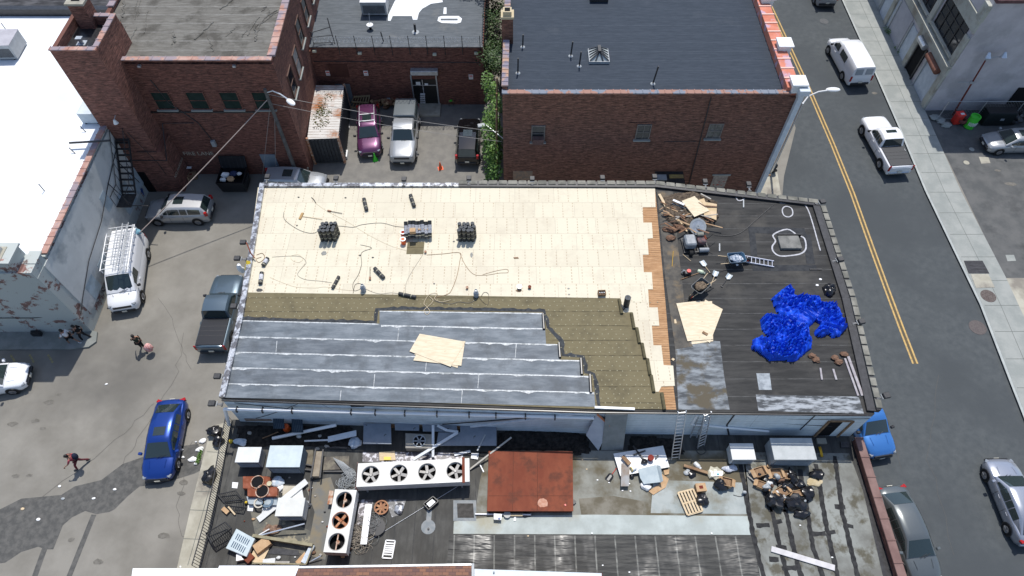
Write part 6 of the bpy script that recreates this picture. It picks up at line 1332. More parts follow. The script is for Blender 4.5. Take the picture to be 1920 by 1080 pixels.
# loose plywood stacks
def plysheet(corners, z, label, th=.02, grp=None, m=None):
    b = MB(); b.prism([(p.x, p.y) for p in XY(corners, z)], z, z + th); o = b.build('plywood_sheet', m or M_plyl); return tag(o, label, 'plywood', grp)
zz = MR + .07
plysheet([(777,665),(858,690),(868,640),(795,635)], zz, 'bottom plywood sheet of the small stack on the slate blue rows'); plysheet([(775,676),(865,686),(872,640),(792,640)], zz + .022, 'middle plywood sheet of the stack on the slate blue rows'); plysheet([(787,626),(768,659),(845,688),(873,641)], zz + .044, 'top plywood sheet lying askew on the slate blue rows')
plysheet([(1285,567),(1335,565),(1337,640),(1297,646)], MR+.01, 'bottom plywood sheet of the fanned stack on the dark roof'); plysheet([(1322,562),(1355,580),(1331,643),(1300,625)], MR+.032, 'fanned plywood sheet pointing up right on the dark roof'); plysheet([(1268,569),(1313,564),(1337,636),(1289,640)], MR+.054, 'top plywood sheet of the fanned stack, with a small tool on it')
b = MB(); b.box(P(1322,625,MR+.1), (.3,.14,.06), -.6); tag(b.build('staple_gun', M_oldwood, bevel=.01), 'small brown tool lying on the fanned plywood stack', 'tool')
plysheet([(1284,383),(1320,372),(1330,400),(1297,405)], MR+.28, 'lower plywood sheet on the demolition heap', m=mat('tan_plywood',(.5,.38,.22),(.6,.46,.3),2)); plysheet([(1316,378),(1344,383),(1343,413),(1320,404)], MR+.31, 'tan plywood sheet on the right of the demolition heap', m=MATS['tan_plywood']); plysheet([(1278,377),(1302,368),(1330,395),(1302,407)], MR+.36, 'pale plywood sheet lying on top of the demolition heap')
# demolition heap: boards one by one
blob('debris_pile', [(1238,372),(1262,362),(1300,358),(1345,378),(1350,408),(1338,425),(1300,430),(1262,425),(1246,412)], MR, .3, mat('dark_rubble', (.06,.045,.035), (.13,.1,.07), 5, bump=.5, detail=10), res=.1, ns=3.5, label='heap of dark torn roofing rubble beside the plywood edge', cat='debris heap', kind='stuff')
pb = [mat('board_a', (.16,.085,.05), (.25,.14,.08), 3), mat('board_b', (.3,.19,.11), (.4,.28,.17), 3), mat('board_c', (.13,.075,.05), (.2,.12,.08), 3), mat('board_d', (.32,.3,.27), (.4,.38,.34), 3)]
for k in range(46):
    x, y = random.gauss(1290, 26), random.gauss(398, 17); x = min(1350, max(1240, x)); y = min(432, max(364, y)); p = P(x, y, MR + .1 + random.uniform(.05, .3)); a = random.choice((-.55, .5, -.7, .2, -.4)) + random.uniform(-.3, .3); L = random.uniform(.3, 1.3); d = Vector((math.cos(a), math.sin(a), random.uniform(-.12, .12))) * L / 2
    b = MB(); b.beam(p - d, p + d, random.uniform(.04, .1), .025); tag(b.build('broken_board', pb[k % 4]), 'splintered board thrown on the demolition heap', 'board', 'splintered boards in the demolition heap')
b = MB(); b.beam(P(1236,364,MR+.12), P(1250,390,MR+.1), .16, .05); tag(b.build('lumber_offcut', M_wood), 'pale lumber offcut standing apart at the left of the heap', 'board')
b = MB(); b.beam(P(1262,375,MR+.4), P(1283,384,MR+.4), .14, .05); tag(b.build('lumber_offcut', M_white), 'short white painted board beside the pale plywood sheet', 'board')
b = MB(); b.beam(P(1272,410,MR+.2), P(1288,434,MR+.1), .1, .04); tag(b.build('lumber_offcut', M_wood), 'narrow pale lath pointing at the cutting machine', 'board')
blob('torn_flashing', [(1240,396),(1262,393),(1275,404),(1262,408),(1242,404)], MR+.05, .25, mat('torn_dark_felt',(.04,.045,.05),(.08,.08,.085),5), res=.07, label='crumpled dark felt at the left of the demolition heap', cat='felt scrap')
for (x, y, s) in ((1262,432,.3),(1248,430,.24),(1275,428,.3),(1258,447,.3),(1268,424,.22)): p = P(x, y, MR+.05); b = MB(); b.ell((p.x, p.y, MR + s * .35), (s, s * .7, s * .4), 9, 6, .3); tag(b.build('rubble_lump', pb[2]), 'dark lump of torn roofing left of the cutting machine', 'debris', 'torn lumps left of the cutting machine')
# cutting machine with engine
p = P(1302,462,MR); mc = thing('roof_cutter', 'grey petrol roof cutting machine with a round blade guard', 'machine', p, .05, local=True); mg = mat('machine_grey', (.16,.18,.2), (.24,.26,.28), 3, rough=.45)
b = MB()
for y in (-.5, .5): b.box((0, y, .12), (1.5, .06, .06))
for x in (-.7, .1, .7): b.box((x, 0, .12), (.06, .94, .055))
b.build('frame', M_black, mc); b = MB(); b.box((-.35, .05, .42), (.65, .8, .5)); b.build('hopper', mg, mc, bevel=.08); b = MB(); b.box((.35, .15, .35), (.5, .5, .35)); b.build('engine', mat('engine_block',(.07,.07,.075),(.2,.1,.1),9), mc, bevel=.04); b = MB(); b.box((.3, .42, .62), (.4, .25, .18)); b.build('fuel_tank', mat('olive_tank',(.2,.2,.17)), mc, bevel=.04)
b = MB(); b.cyl((.15,-.45,.22),(.7,-.45,.22),.14,14); b.build('roller', mg, mc); b = MB(); b.cyl((-.45,-.6,.16),(-.25,-.6,.16),.16,14); b.build('wheel', M_tyre, mc); b = MB(); b.cyl((.55,.35,.55),(.6,.1,.5),.06,8); b.build('exhaust', M_rust, mc)
for s in (-1,1): b = MB(); b.cyl((.7,s*.3,.2),(1.0,s*.3,.7),.02,6); b.build('handle', M_black, mc)
p = P(1306,432,MR); t = thing('blade_disc', 'large pale round saw disc leaning behind the cutting machine', 'saw disc', p, local=True); b = MB(); ax = Vector((0,-.55,.8)); b.cyl((0,0,.35), Vector((0,0,.35))+ax*.03, .5, 26); b.build('disc', mat('pale_disc',(.35,.38,.42),(.25,.28,.32),4,rough=.4), t); b = MB(); b.ring(Vector((0,0,.35))+ax*.031,.38,.5,.01,26,axis=ax); b.ring(Vector((0,0,.35))+ax*.031,.05,.12,.02,16,axis=ax); b.build('rim_ring', M_grey, t)
# wheelbarrows
def barrow(px, py, rz, label, col, load, mload):
    p = P(px, py, MR); t = thing('wheelbarrow', label, 'wheelbarrow', p, rz, local=True)
    b = MB(); b.loft([[Vector((x * sx + dx, y * sy, z)) for x, y in ((1,.7),(.8,1),(-.9,1),(-1,.8),(-1,-.8),(-.9,-1),(.8,-1),(1,-.7))] for sx, sy, z, dx in ((.32,.22,.3,0),(.48,.34,.6,.02),(.5,.36,.6,.02),(.47,.33,.585,.02),(.31,.2,.33,0))]); b.build('tray', col, t)
    for s in (-1,1):
        b = MB(); b.cyl((.75,s*.08,.2),(-1.0,s*.3,.5),.02,8); b.build('handle', M_wood, t); b = MB(); b.cyl((-.3,s*.25,.38),(-.35,s*.28,.0),.018,6); b.build('leg', M_black, t)
    b = MB(); b.cyl((.72,-.05,.2),(.72,.05,.2),.2,16); w_ = b.build('wheel', M_tyre, t); b = MB(); b.cyl((.72,-.055,.2),(.72,.055,.2),.1,12); b.build('rim', M_red, w_)
    b = MB(); b.ell((0,0,.5),(.36,.26,.14),12,7,.25); tag(b.build(load[0], mload), load[1], load[2]); bo = bpy.data.objects[-1] if False else None
    o = [x for x in S.objects if x.name.startswith(load[0])][-1]; o.location = Matrix.Rotation(rz, 3, 'Z') @ o.location + p; o.rotation_euler.z = rz
    return t
barrow(1376,494,.1,'blue wheelbarrow beside the aluminium ladder',mat('steel_blue_tray',(.04,.1,.17),rough=.4),('crumpled_sack','white crumpled sack in the blue wheelbarrow','sack'),mat('pale_sack',(.5,.53,.58),(.15,.2,.27),7,lo=.45,hi=.55))
barrow(1310,546,-2.4,'dark wheelbarrow full of rubble above the fanned plywood',mat('slate_tray',(.04,.05,.06),rough=.4),('rubble_load','brown rubble heaped in the dark wheelbarrow','rubble'),mat('brown_rubble',(.2,.15,.1),(.08,.06,.045),14))
def ladder(name, label, a, b_, wd, n, m, th=.07):
    a, b_ = Vector(a), Vector(b_); t = thing(name, label, 'ladder', a); d = (b_ - a).normalized(); s_ = d.cross(Vector((0, 0, 1))); s_ = s_.normalized() if s_.length > .1 else Vector((1, 0, 0)); L = (b_ - a).length
    for s in (-1, 1): b = MB(); b.beam(a + s_ * s * wd / 2, b_ + s_ * s * wd / 2, .035, th); b.build('side_rail', m, t)
    for k in range(n): q = a + d * (L * (k + .6) / n); b = MB(); b.cyl(q - s_ * wd / 2, q + s_ * wd / 2, .018, 6); b.build('rung', m, t)
    return t
ladder('ladder','short aluminium ladder lying on the dark roof by the blue wheelbarrow',P(1389,484,MR+.12),P(1451,495,MR+.06),.42,8,mat('ladder_alu',(.6,.62,.7),(.5,.52,.6),4,rough=.35))
M_scoop = mat('aluminium_scoop', (.4,.45,.47), (.5,.55,.57), 4, rough=.4, metal=.3)
stick_tool('shovel','aluminium scoop shovel lying top left of the three shovels','shovel',(1331,512),(1322,500),MR,M_wood,'shovel',M_scoop); stick_tool('shovel','aluminium scoop shovel with crossed handle next to the rubble wheelbarrow','shovel',(1332,537),(1339,519),MR+.04,M_wood,'shovel',M_scoop); stick_tool('shovel','scoop shovel lying alone right of the rubble wheelbarrow','shovel',(1353,538),(1363,524),MR,M_black,'shovel',M_scoop)
stick_tool('pry_bar','yellow handled tearing tool leaning by the grimy margin','tool',(1262,472),(1260,500),MR,mat('yellow_handle',(.5,.3,.04)),None); stick_tool('pry_bar','wooden handled tool lying between heap and wheelbarrows','tool',(1280,478),(1295,490),MR,M_wood,None); stick_tool('long_stick','long wooden handle lying below the small red engine','tool',(1276,525),(1311,512),MR,M_oldwood,None,r=.025); stick_tool('pry_bar','wooden lath crossing the rubble wheelbarrow','tool',(1325,535),(1337,528),MR+.5,M_wood,None)
gas(1308,508,'pale green small gas bottle by the scoop shovels',z=MR,col=mat('pale_green_paint',(.45,.52,.38),rough=.4),s=.8); bpy.data.objects[[o.name for o in S.objects if o.name.startswith('gas_cylinder')][-1]].rotation_euler = (0, R(80), -.5)
p = P(1288,514,MR); t = thing('small_engine','small red and black engine left of the pale green bottle','engine',p,.2,local=True); b = MB(); b.box((0,0,.15),(.4,.3,.24)); b.build('block', M_black, t, bevel=.03); b = MB(); b.cyl((.05,0,.27),(.05,0,.34),.12,12); b.build('cowl', M_red, t); b = MB(); b.cyl((-.3,.1,.1),(-.2,.1,.3),.05,8); b.build('filter', M_steel, t)
# blue tarpaulin in folds
M_tarp = mat('blue_tarpaulin', (.004,.045,.48), (.008,.085,.66), 3.5, rough=.55, spec=.3)
def tarp_z(x, y, d):
    a = noise.noise(Vector((x * .45, y * .45, 2))) * 3.2 + .5; ca, sa = math.cos(a), math.sin(a); u = x * ca + y * sa; v = (y * ca - x * sa) * .3; wv = noise.noise(Vector((x, y, 5))) * .5
    n1 = abs(noise.noise(Vector((u * 1.0 + wv, v * 1.2, 0)))); n2 = abs(noise.noise(Vector((u * 2.3 + wv * 1.5, v * 1.3, 4)))); n3 = abs(noise.noise(Vector((u * 4.6 + wv * 2, v * 1.6, 8))))
    return min(1, d / .2) ** .6 * (.12 + .62 * n1 + .40 * n2 + .16 * n3 + .12 * noise.noise(Vector((x * .8, y * .8, 1))))
blob('tarpaulin', [(1463,544),(1481,533),(1491,554),(1512,557),(1532,557),(1539,568),(1558,568),(1574,583),(1585,607),(1587,618),(1576,633),(1558,635),(1552,628),(1541,635),(1526,631),(1526,620),(1537,609),(1528,604),(1517,615),(1521,637),(1522,654),(1500,672),(1491,680),(1463,677),(1441,678),(1421,663),(1406,655),(1410,635),(1424,631),(1438,633),(1428,620),(1422,600),(1432,589),(1458,592),(1450,574),(1445,561)], MR, 1, M_tarp, res=.055, fn=tarp_z, smooth=55, label='crumpled bright blue tarpaulin heaped on the dark roof', cat='tarpaulin')
# odds and ends near the right edge
blob('bin_bag', [(1541,538),(1552,530),(1566,536),(1568,552),(1556,560),(1544,554)], MR, .45, M_bag, res=.06, fall=.25, ns=4, label='black plastic bag by the street side coping above the tarpaulin', cat='bag', seed=4, smooth=True)
for (a, b_, w_, lb) in (((1590,668),(1617,742),.14,'long grey plank lying along the street side coping, outer one'),((1584,672),(1609,742),.1,'long grey plank beside the outer plank on the dark roof'),((1538,690),(1541,712),.09,'short pale metal strip left of its twin below the tarpaulin'),((1562,692),(1568,712),.1,'short pale metal strip right of its twin below the tarpaulin')): b = MB(); b.beam(P(*a, MR+.04), P(*b_, MR+.04), w_, .05); tag(b.build('loose_plank', mat('greyed_plank',(.28,.25,.26),(.38,.36,.37),3)), lb, 'plank')
for (x, y) in ((1522,668),(1530,676),(1565,672),(1572,680),(1582,665)): p = P(x, y, MR); b = MB(); b.ell((p.x, p.y, MR+.08), (.22,.16,.09), 8, 5, .35); tag(b.build('tar_lump', pb[2]), 'dark lump of torn tar near the two metal strips', 'debris', 'tar lumps near the metal strips')
for (x, y) in ((1532,535),(1538,524),(1382,497)): scrap('white_scrap','white paper scrap on the dark roofing','scrap',x,y,(.2,.15),M_white,z=MR)['group'] = 'white scraps on the dark roof'
scrap('paper_scrap','tan block on the grimy margin beside the fanned plywood','scrap',1266,603,(.2,.45),M_wood,z=MR+.015,n=4,rz=.8); scrap('paper_scrap','tan chip at the foot of the plank strip','scrap',1262,674,(.25,.2),M_wood,z=MR+.02,n=4)
b = MB(); b.tube(loop_px([(1450,384),(1420,410),(1400,428),(1385,438),(1368,442),(1340,441)], MR+.02, 0, closed=False), .025, 6); tag(b.build('black_cable', M_black, smooth=True), 'black cable snaking over the dark roof to the machine', 'cable')
b = MB(); b.beam(P(1541,505,MR+.03),P(1518,505,MR+.03),.06,.05); tag(b.build('metal_bar', M_black), 'short black bar above the black plastic bag', 'bar')
for (x, y, lb) in ((1394,375,'short white pipe near the round sealant ring'),(1349,457,'small white fitting below the heap')): b = MB(); b.beam(P(x, y, MR+.04),P(x,y+14,MR+.04),.07,.06); tag(b.build('pipe_offcut', M_grey), lb, 'pipe')
# guardrail clamps round the roof edge
def clamp(px, py, ax, ay):
    p = P(px, py, MR+.2); t = thing('rail_clamp','black guard rail clamp bolted over the parapet of the stripped roof','clamp',(p.x,p.y,MR+.12),math.atan2(ay,ax),'guard rail clamps round the parapet',local=True)
    b = MB(); b.box((.28,0,.12),(.34,.3,.16)); b.build('socket', M_black, t, bevel=.02); b = MB(); b.box((-.02,0,.03),(.36,.1,.05)); b.box((-.2,0,0),(.07,.22,.08)); b.build('bracket', mat('dull_bracket',(.2,.2,.2),(.1,.1,.1),9), t); b = MB(); b.cyl((.05,-.14,.08),(.05,.14,.08),.02,6); b.build('screw', M_grey, t); return t
c0 = None
for (x, y, ax, ay, w_) in ((465,455,-1,0,'left parapet above the bent rusty bracket'),(454,485,-1,0,'left parapet beside the yellow cloth'),(448,575,-1,0,'left parapet over the teal grey pickup'),(418,706,-1,0,'left parapet near its bottom end'),(408,757,-1,0,'bottom left roof corner'),(500,338,0,1,'back left roof corner'),(629,341,0,1,'back parapet behind the left roll bundle'),(757,343,0,1,'back parapet behind the labelled rolls'),(879,341,0,1,'back parapet behind the right roll bundle'),(998,342,0,1,'back parapet below the left brick wall window'),(1130,340,0,1,'back parapet near the middle brick wall window'),(1228,338,0,1,'bend of the back parapet'),(1323,347,0,1,'back parapet behind the demolition heap'),(1405,352,0,1,'back parapet below the tagged door'),(1534,380,1,.2,'corner by the street and the back alley'),(1567,488,1,.2,'street side coping level with the short ladder'),(1606,605,1,.2,'street side coping beside the tarpaulin'),(1652,744,1,.2,'street side coping above the light blue car')):
    if c0 is None: c = c0 = clamp(x, y, ax, ay)
    else: c = copy_tree(c0); p = P(x, y, MR+.2); c.location = (p.x, p.y, MR+.12); c.rotation_euler = (0, 0, math.atan2(ay, ax))
    c['label'] = 'guard rail clamp on the ' + w_
b = MB(); a, c_ = P(464,487,MR+.25), P(452,512,MR+.1); b.add([P(462,488,MR+.4), P(470,490,MR+.3), P(466,512,MR-.1), P(458,506,MR-.2)], [(0,1,2,3)]); tag(b.build('yellow_cloth', M_yel), 'yellow cloth tied at the left parapet', 'cloth'); b = MB(); b.ell(P(452,504,MR-.3), (.22,.15,.4), 8, 6, .3); tag(b.build('white_rag', M_white), 'white rag hanging outside the left parapet below the yellow cloth', 'rag')
b = MB(); b.beam(P(470,474,MR+.25),P(462,455,MR+.25),.06,.06); b.beam(P(470,474,MR+.25),P(478,484,MR+.25),.05,.05); tag(b.build('bent_bracket', M_rust), 'bent rusty bracket on the left parapet above the yellow cloth', 'bracket')
# ================================================================ MACHINES AND JUNK ON THE LOW ROOF
M_offw = mat('aged_white_enamel', (.56,.55,.51), (.64,.63,.6), 1.5, rough=.45, col3=(.42,.32,.24), scale3=1.6, lo3=.62, hi3=.75)
M_acw = mat('ac_white', (.55,.56,.55), (.62,.63,.62), 2, rough=.45); M_acb = mat('ac_pale_blue', (.42,.49,.51), (.48,.55,.57), 2, rough=.4); M_blade = mat('fan_blade', (.35,.33,.3), (.45,.43,.4), 4, rough=.5)
def ac_px(x0, y0, x1, y1, h, label, body, top, **k):
    z = LR + h; a, b_, c_ = P(x0, y1, z), P(x1, y1, z), P((x0 + x1) / 2, y0, z); w_ = b_.x - a.x; l_ = c_.y - a.y
    return acunit(label, ((a.x + b_.x) / 2, a.y + l_ / 2), (w_, l_, h - .13), LR, body, top, **k)
ac_px(441,839,484,866,.95,'small bright white air conditioner at the left end of the low roof',M_grey,M_acw)
ac_px(499,836,561,875,1.15,'pale blue topped air conditioner right of the small white one',mat('ac_slate',(.13,.16,.18),(.17,.2,.22),3),M_acb)
ac_px(516,934,566,967,.95,'cream white air conditioner beside the long white boards',M_acw,mat('ac_cream',(.56,.56,.52),(.62,.62,.58),2))
ac_px(1374,832,1417,861,.85,'white air conditioner left of the big grey one on the right',M_acw,M_acw)
t = ac_px(1453,822,1531,861,1.1,'big grey air conditioner with slatted front below the doorway',M_grey,mat('ac_light_grey',(.40,.42,.42),(.46,.48,.48),2),gm=mat('slat_dark',(.1,.12,.13)))
def condenser(label, x0, y0, x1, y1, h, fans, along, rots, rusty):
    z = LR + h; a, b_, c_, d = P(x0[0], y1, z), P(x1[0], y1, z), P(x1[1], y0, z), P(x0[1], y0, z); cx = (a + b_ + c_ + d) / 4
    w_ = ((b_ - a).length + (c_ - d).length) / 2; l_ = ((a + b_) / 2 - (c_ + d) / 2).length; v = ((c_ + d) / 2 - (a + b_) / 2); rz = math.atan2(v.y, v.x) - math.pi / 2
    t = thing('fan_condenser', label, 'condenser', (cx.x, cx.y, LR), rz, local=True)
    b = MB(); L = w_ if along == 'x' else l_; pos = [(k + .5) / fans - .5 for k in range(fans)]; r = min(w_, l_) * .36
    # casing with real round openings: top plate as strips round each hole
    hx, hy = w_ / 2, l_ / 2; zt = h; b.box((0, -hy + .02, h - .33), (w_, .04, .6)); b.box((0, hy - .02, h - .33), (w_, .04, .6)); b.box((-hx + .02, 0, h - .33), (.04, l_ - .08, .6)); b.box((hx - .02, 0, h - .33), (.04, l_ - .08, .6)); b.box((0, 0, h - .62), (w_, l_, .03))
    for p_ in pos:
        c = Vector((p_ * w_, 0, 0)) if along == 'x' else Vector((0, p_ * l_, 0)); sx = (w_ / fans if along == 'x' else w_) / 2; sy = (l_ if along == 'x' else l_ / fans) / 2; N = 32; vs = []
        for i in range(N):
            a_ = 2 * math.pi * i / N; ca, sa = math.cos(a_), math.sin(a_); k = min(sx / max(1e-6, abs(ca)), sy / max(1e-6, abs(sa)))
            for (q, zz_) in ((r, h), (k, h)): vs.append((c.x + ca * q, c.y + sa * q, zz_))
            vs.append((c.x + ca * r, c.y + sa * r, h - .25))
        fs = []
        for i in range(N): j = (i + 1) % N; fs += [(3 * i, 3 * i + 1, 3 * j + 1, 3 * j), (3 * i + 2, 3 * i, 3 * j, 3 * j + 2)]
        corners = []
        k0 = len(b.v); b.add(vs, fs)
        for sxn in (-1, 1):
            for syn in (-1, 1):
                cn = (c.x + sxn * sx, c.y + syn * sy, h); ang = math.atan2(syn * sy, sxn * sx) % (2 * math.pi); i = int(ang / (2 * math.pi) * N) % N; j = (i + 1) % N
                b.add([vs[3 * i + 1], vs[3 * j + 1], cn], [(0, 1, 2)])
    b.build('casing', M_offw, t)
    b = MB(); b.box((0, 0, h - .5), (w_ - .1, l_ - .1, .02)); b.build('coil_tray', M_dark, t)
    for s in (-1, 1):
        for q in (-1, 1): b = MB(); b.box((s * hx * .85, q * hy * .85, (h - .64) / 2), (.08, .08, h - .64)); b.build('leg', M_grey, t)
    for n_, p_ in enumerate(pos):
        c = Vector((p_ * w_, 0, 0)) if along == 'x' else Vector((0, p_ * l_, 0)); kind = rots[n_]
        b = MB(); b.ring((c.x, c.y, h + .001), r, r * 1.07, .012, 28); b.build('fan_ring', rusty if kind == 'rust' else M_blade, t)
        if kind == 'bare':
            b = MB(); b.beam((c.x, c.y - r, h - .1), (c.x, c.y + r, h - .1), .06, .04); b.cyl((c.x + .03, c.y, h - .3), (c.x + .03, c.y, h - .12), .09, 10); b.build('motor_mount', M_rustl, t); continue
        b = MB(); b.cyl((c.x, c.y, h - .2), (c.x, c.y, h - .06), r * .16, 10)
        nb = 4 if kind == 'rust' else 5
        for k in range(nb):
            a_ = 2 * math.pi * k / nb + n_ * .7 + .3; q = Vector((math.cos(a_), math.sin(a_), 0)); M = Matrix.Rotation(a_, 3, 'Z') @ Matrix.Rotation(.35, 3, 'X'); b.boxM(c + q * r * .55 + Vector((0, 0, h - .12)), (r * .72, r * .34, .015), M)
        b.build('fan', rusty if kind == 'rust' else M_blade, t)
    return t
tc_ = condenser('long white condenser with four fans in a row on the low roof', (667,670), 864, (880,880), 908, 1.1, 4, 'x', ['fan'] * 4, M_rustl)
b = MB(); L_ = (P(1,908,LR+1.1) - P(211,908,LR+1.1)).length; b.box((L_ / 2 - .25, 0, 1.125), (.14, 1.32, .035)); b.build('rust_strap', M_rust, tc_); b = MB(); b.box((-L_ / 2 - .03, 0, .85), (.05, 1.3, .5)); b.build('end_panel', mat('dusty_red_panel', (.25,.13,.12)), tc_)
condenser('white condenser with three fans, the middle one rusty', (605,629), 918, (650,668), 1036, 1.1, 3, 'y', ['bare', 'rust', 'bare'], mat('orange_rust', (.35,.12,.05), (.45,.25,.15), 5))
# rust red steel hatch
ht = thing('steel_hatch', 'large rust red steel cover box in the middle of the low roof', 'roof hatch', P(993,905,LR)); q = XY([(918,847),(1072,847),(1073,957),(915,957)], LR+.42); b = MB(); b.prism([(p.x, p.y) for p in q], LR + .02, LR + .38); b.build('upstand', mat('dark_rust', (.09,.03,.018), (.12,.045,.03), 3), ht)
b = MB(); cx = sum((p for p in q), Vector()) / 4; b.prism([tuple((p + (p - cx).normalized() * .06).xy) for p in q], LR + .381, LR + .42); b.build('cover', M_rust, ht)
b = MB()
for f in (.29, .585): a = q[3].lerp(q[2], f); c = q[0].lerp(q[1], f); b.beam(Vector((a.x, a.y, LR+.422)), Vector((c.x, c.y, LR+.422)), .025, .008)
b.beam(q[3].lerp(q[0], .24) + Vector((0,0,.002)), q[2].lerp(q[1], .24) + Vector((0,0,.002)), .02, .008); b.build('weld_seams', MATS['dark_rust'], ht)
scrap('grinding_mark','pale ground patch near the front edge of the rust red cover','mark',1017,943,(.7,.5),mat('ground_rust',(.42,.2,.13),(.5,.3,.22),6),z=LR+.42,h=.006,n=9); scrap('red_rag','tiny pink red rag at the front corner of the rust red cover','rag',1060,947,(.12,.12),M_red,z=LR+.42); scrap('steel_plate','small dark plate at the right side of the rust red cover','plate',1076,941,(.3,.35),M_black,z=LR+.1,n=4)
# grey sheets and old fan box by the wall
def board(pts, z, th, name, m, label, cat='board', grp=None): b = MB(); b.prism([(p.x, p.y) for p in XY(pts, z)], z, z + th); return tag(b.build(name, m), label, cat, grp)
M_gsheet = mat('bluish_grey_sheet', (.19,.22,.26), (.23,.26,.3), 2, rough=.5, col3=(.05,.05,.055), scale3=3.5, lo3=.66, hi3=.68)
board([(682,794),(733,794),(734,833),(681,833)], LR+.5, .03, 'metal_sheet', M_gsheet, 'square grey sheet at the left of the row under the wall', 'sheet')
board([(740,794),(786,795),(786,808),(741,807)], LR+.5, .03, 'metal_sheet', M_gsheet, 'narrow grey sheet above the old fan box', 'sheet'); board([(792,795),(856,796),(858,810),(793,809)], LR+.5, .03, 'metal_sheet', M_gsheet, 'narrow grey sheet crossed by the white gutter pieces', 'sheet')
board([(863,797),(931,797),(931,836),(818,836),(822,811),(863,811)], LR+.47, .03, 'metal_sheet', M_gsheet, 'large grey sheet at the right end of the row under the wall', 'sheet')
for pts in ([(682,794),(931,797)],): b = MB(); b.wall(P(700,800,LR), P(925,805,LR), .1, LR+.02, LR+.44); tag(b.build('timber_support', M_oldwood), 'low timber support under the row of grey sheets', 'timber')
fb = thing('old_fan_box', 'old tan box with a dark fan between the grey sheets', 'fan unit', P(787,826,LR)); b = MB(); b.prism([(p.x, p.y) for p in XY([(760,812),(812,814),(811,841),(760,840)], LR+.55)], LR+.05, LR+.55); b.build('casing', mat('dull_tan_metal', (.24,.23,.2), (.3,.28,.25), 3), fb, bevel=.02); c = P(786,827,LR+.55); b = MB(); b.cyl(c, c + Vector((0,0,.012)), .34, 24); b.build('fan_opening', M_dark, fb); b = MB(); b.ring(c + Vector((0,0,.013)), .3, .35, .02, 22)
for k in range(6): b.boxM(c + Vector((.16 * math.cos(k * 1.05), .16 * math.sin(k * 1.05), .02)), (.28, .06, .01), Matrix.Rotation(k * 1.05, 3, 'Z'))
b.build('fan_grille', M_grey, fb)
def bar(name, label, a, za, b_, zb, w_, h_, m, cat='strip', grp=None): mb = MB(); mb.beam(P(*a, LR + za), P(*b_, LR + zb), w_, h_); return tag(mb.build(name, m), label, cat, grp)
M_gut = mat('white_gutter', (.6,.63,.66), (.7,.72,.74), 4, rough=.4)
bar('gutter_piece','white gutter piece pointing away from the camera over the grey sheets',(812,797),.85,(812,857),.3,.13,.09,M_gut); bar('gutter_piece','short bent white gutter piece at the top of the triangle',(820,798),.8,(838,807),.7,.12,.08,M_gut); bar('gutter_piece','short white gutter piece reaching the right tip of the triangle',(838,807),.7,(859,810),.65,.12,.08,M_gut); bar('gutter_piece','long white gutter piece running diagonally to the four fan condenser',(858,811),.7,(775,862),.35,.14,.09,M_gut)
bar('white_strip','short white strip above the right end of the four fan condenser',(852,853),.1,(882,846),.1,.13,.04,M_gut); bar('wooden_pole','long pale pole leaning past the corner of the rust red cover',(959,820),.7,(881,880),.1,.08,.06,mat('pale_pole',(.45,.43,.38))); bar('thin_lath','short thin lath beside the corner of the rust red cover',(900,871),.05,(907,885),.05,.06,.03,M_gut); bar('dark_lath','grey weathered lath across the large grey sheet',(910,815),.56,(895,845),.5,.07,.03,M_grey)
board([(884,850),(898,850),(896,862),(883,860)], LR+.02, .05, 'foam_piece', M_white, 'square white foam piece between strip and pole', 'foam'); bar('gutter_piece','long white gutter length hanging off the roof edge toward the hatch',(1112,772),2.9,(882,800),.9,.1,.07,M_gut)
# yellow frame and bits in the foil
board([(711,848),(740,846),(742,863),(712,864)], LR+.03, .04, 'plywood_piece', M_wood, 'small tan plywood piece in the torn foil', 'board'); board([(720,857),(733,857),(733,863),(720,863)], LR+.08, .05, 'wooden_square', M_yel, 'small yellow frame on the tan plywood piece', 'frame')
# left end, below the wall
M_pipew = M_wplas
def pipe2(name, label, a, za, b_, zb, r, m, cat='pipe'): mb = MB(); mb.cyl(P(*a, LR + za), P(*b_, LR + zb), r, 12); return tag(mb.build(name, m, smooth=40), label, cat)
pipe2('plastic_pipe','white plastic pipe lying under the wall at the left',(511,822),.15,(630,797),.6,.09,M_pipew); bar('white_flashing','flattened white flashing pointing at the grey sheets',(615,824),.15,(668,812),.5,.32,.04,M_gut); bar('thin_rod','thin metal rod behind the pale blue air conditioner',(492,822),.1,(522,810),.15,.05,.04,M_oldwood); pipe2('drain_pipe','narrow white drain pipe joined to the flattened flashing',(571,827),.1,(617,825),.12,.05,M_pipew)
for (x0, y0, x1, y1, lb) in ((512,783,532,804,'dark blue corrugated panel left of the orange tub'),(547,784,567,811,'dark blue corrugated panel right of the orange tub')): board([(x0,y0),(x1,y0),(x1+2,y1),(x0+1,y1)], LR+.55, .04, 'corrugated_sheet', lapped('navy_corrugated', (.03,.045,.06), (.045,.06,.08), .12, 0, line=(.08,.1,.12), lw=.3), lb, 'panel')
b = MB(); b.cyl(P(539,805,LR), P(539,805,LR)+Vector((0,0,.4)), .2, 12, .17); tag(b.build('plastic_tub', M_orange), 'bright orange tub between the two dark blue panels', 'tub')
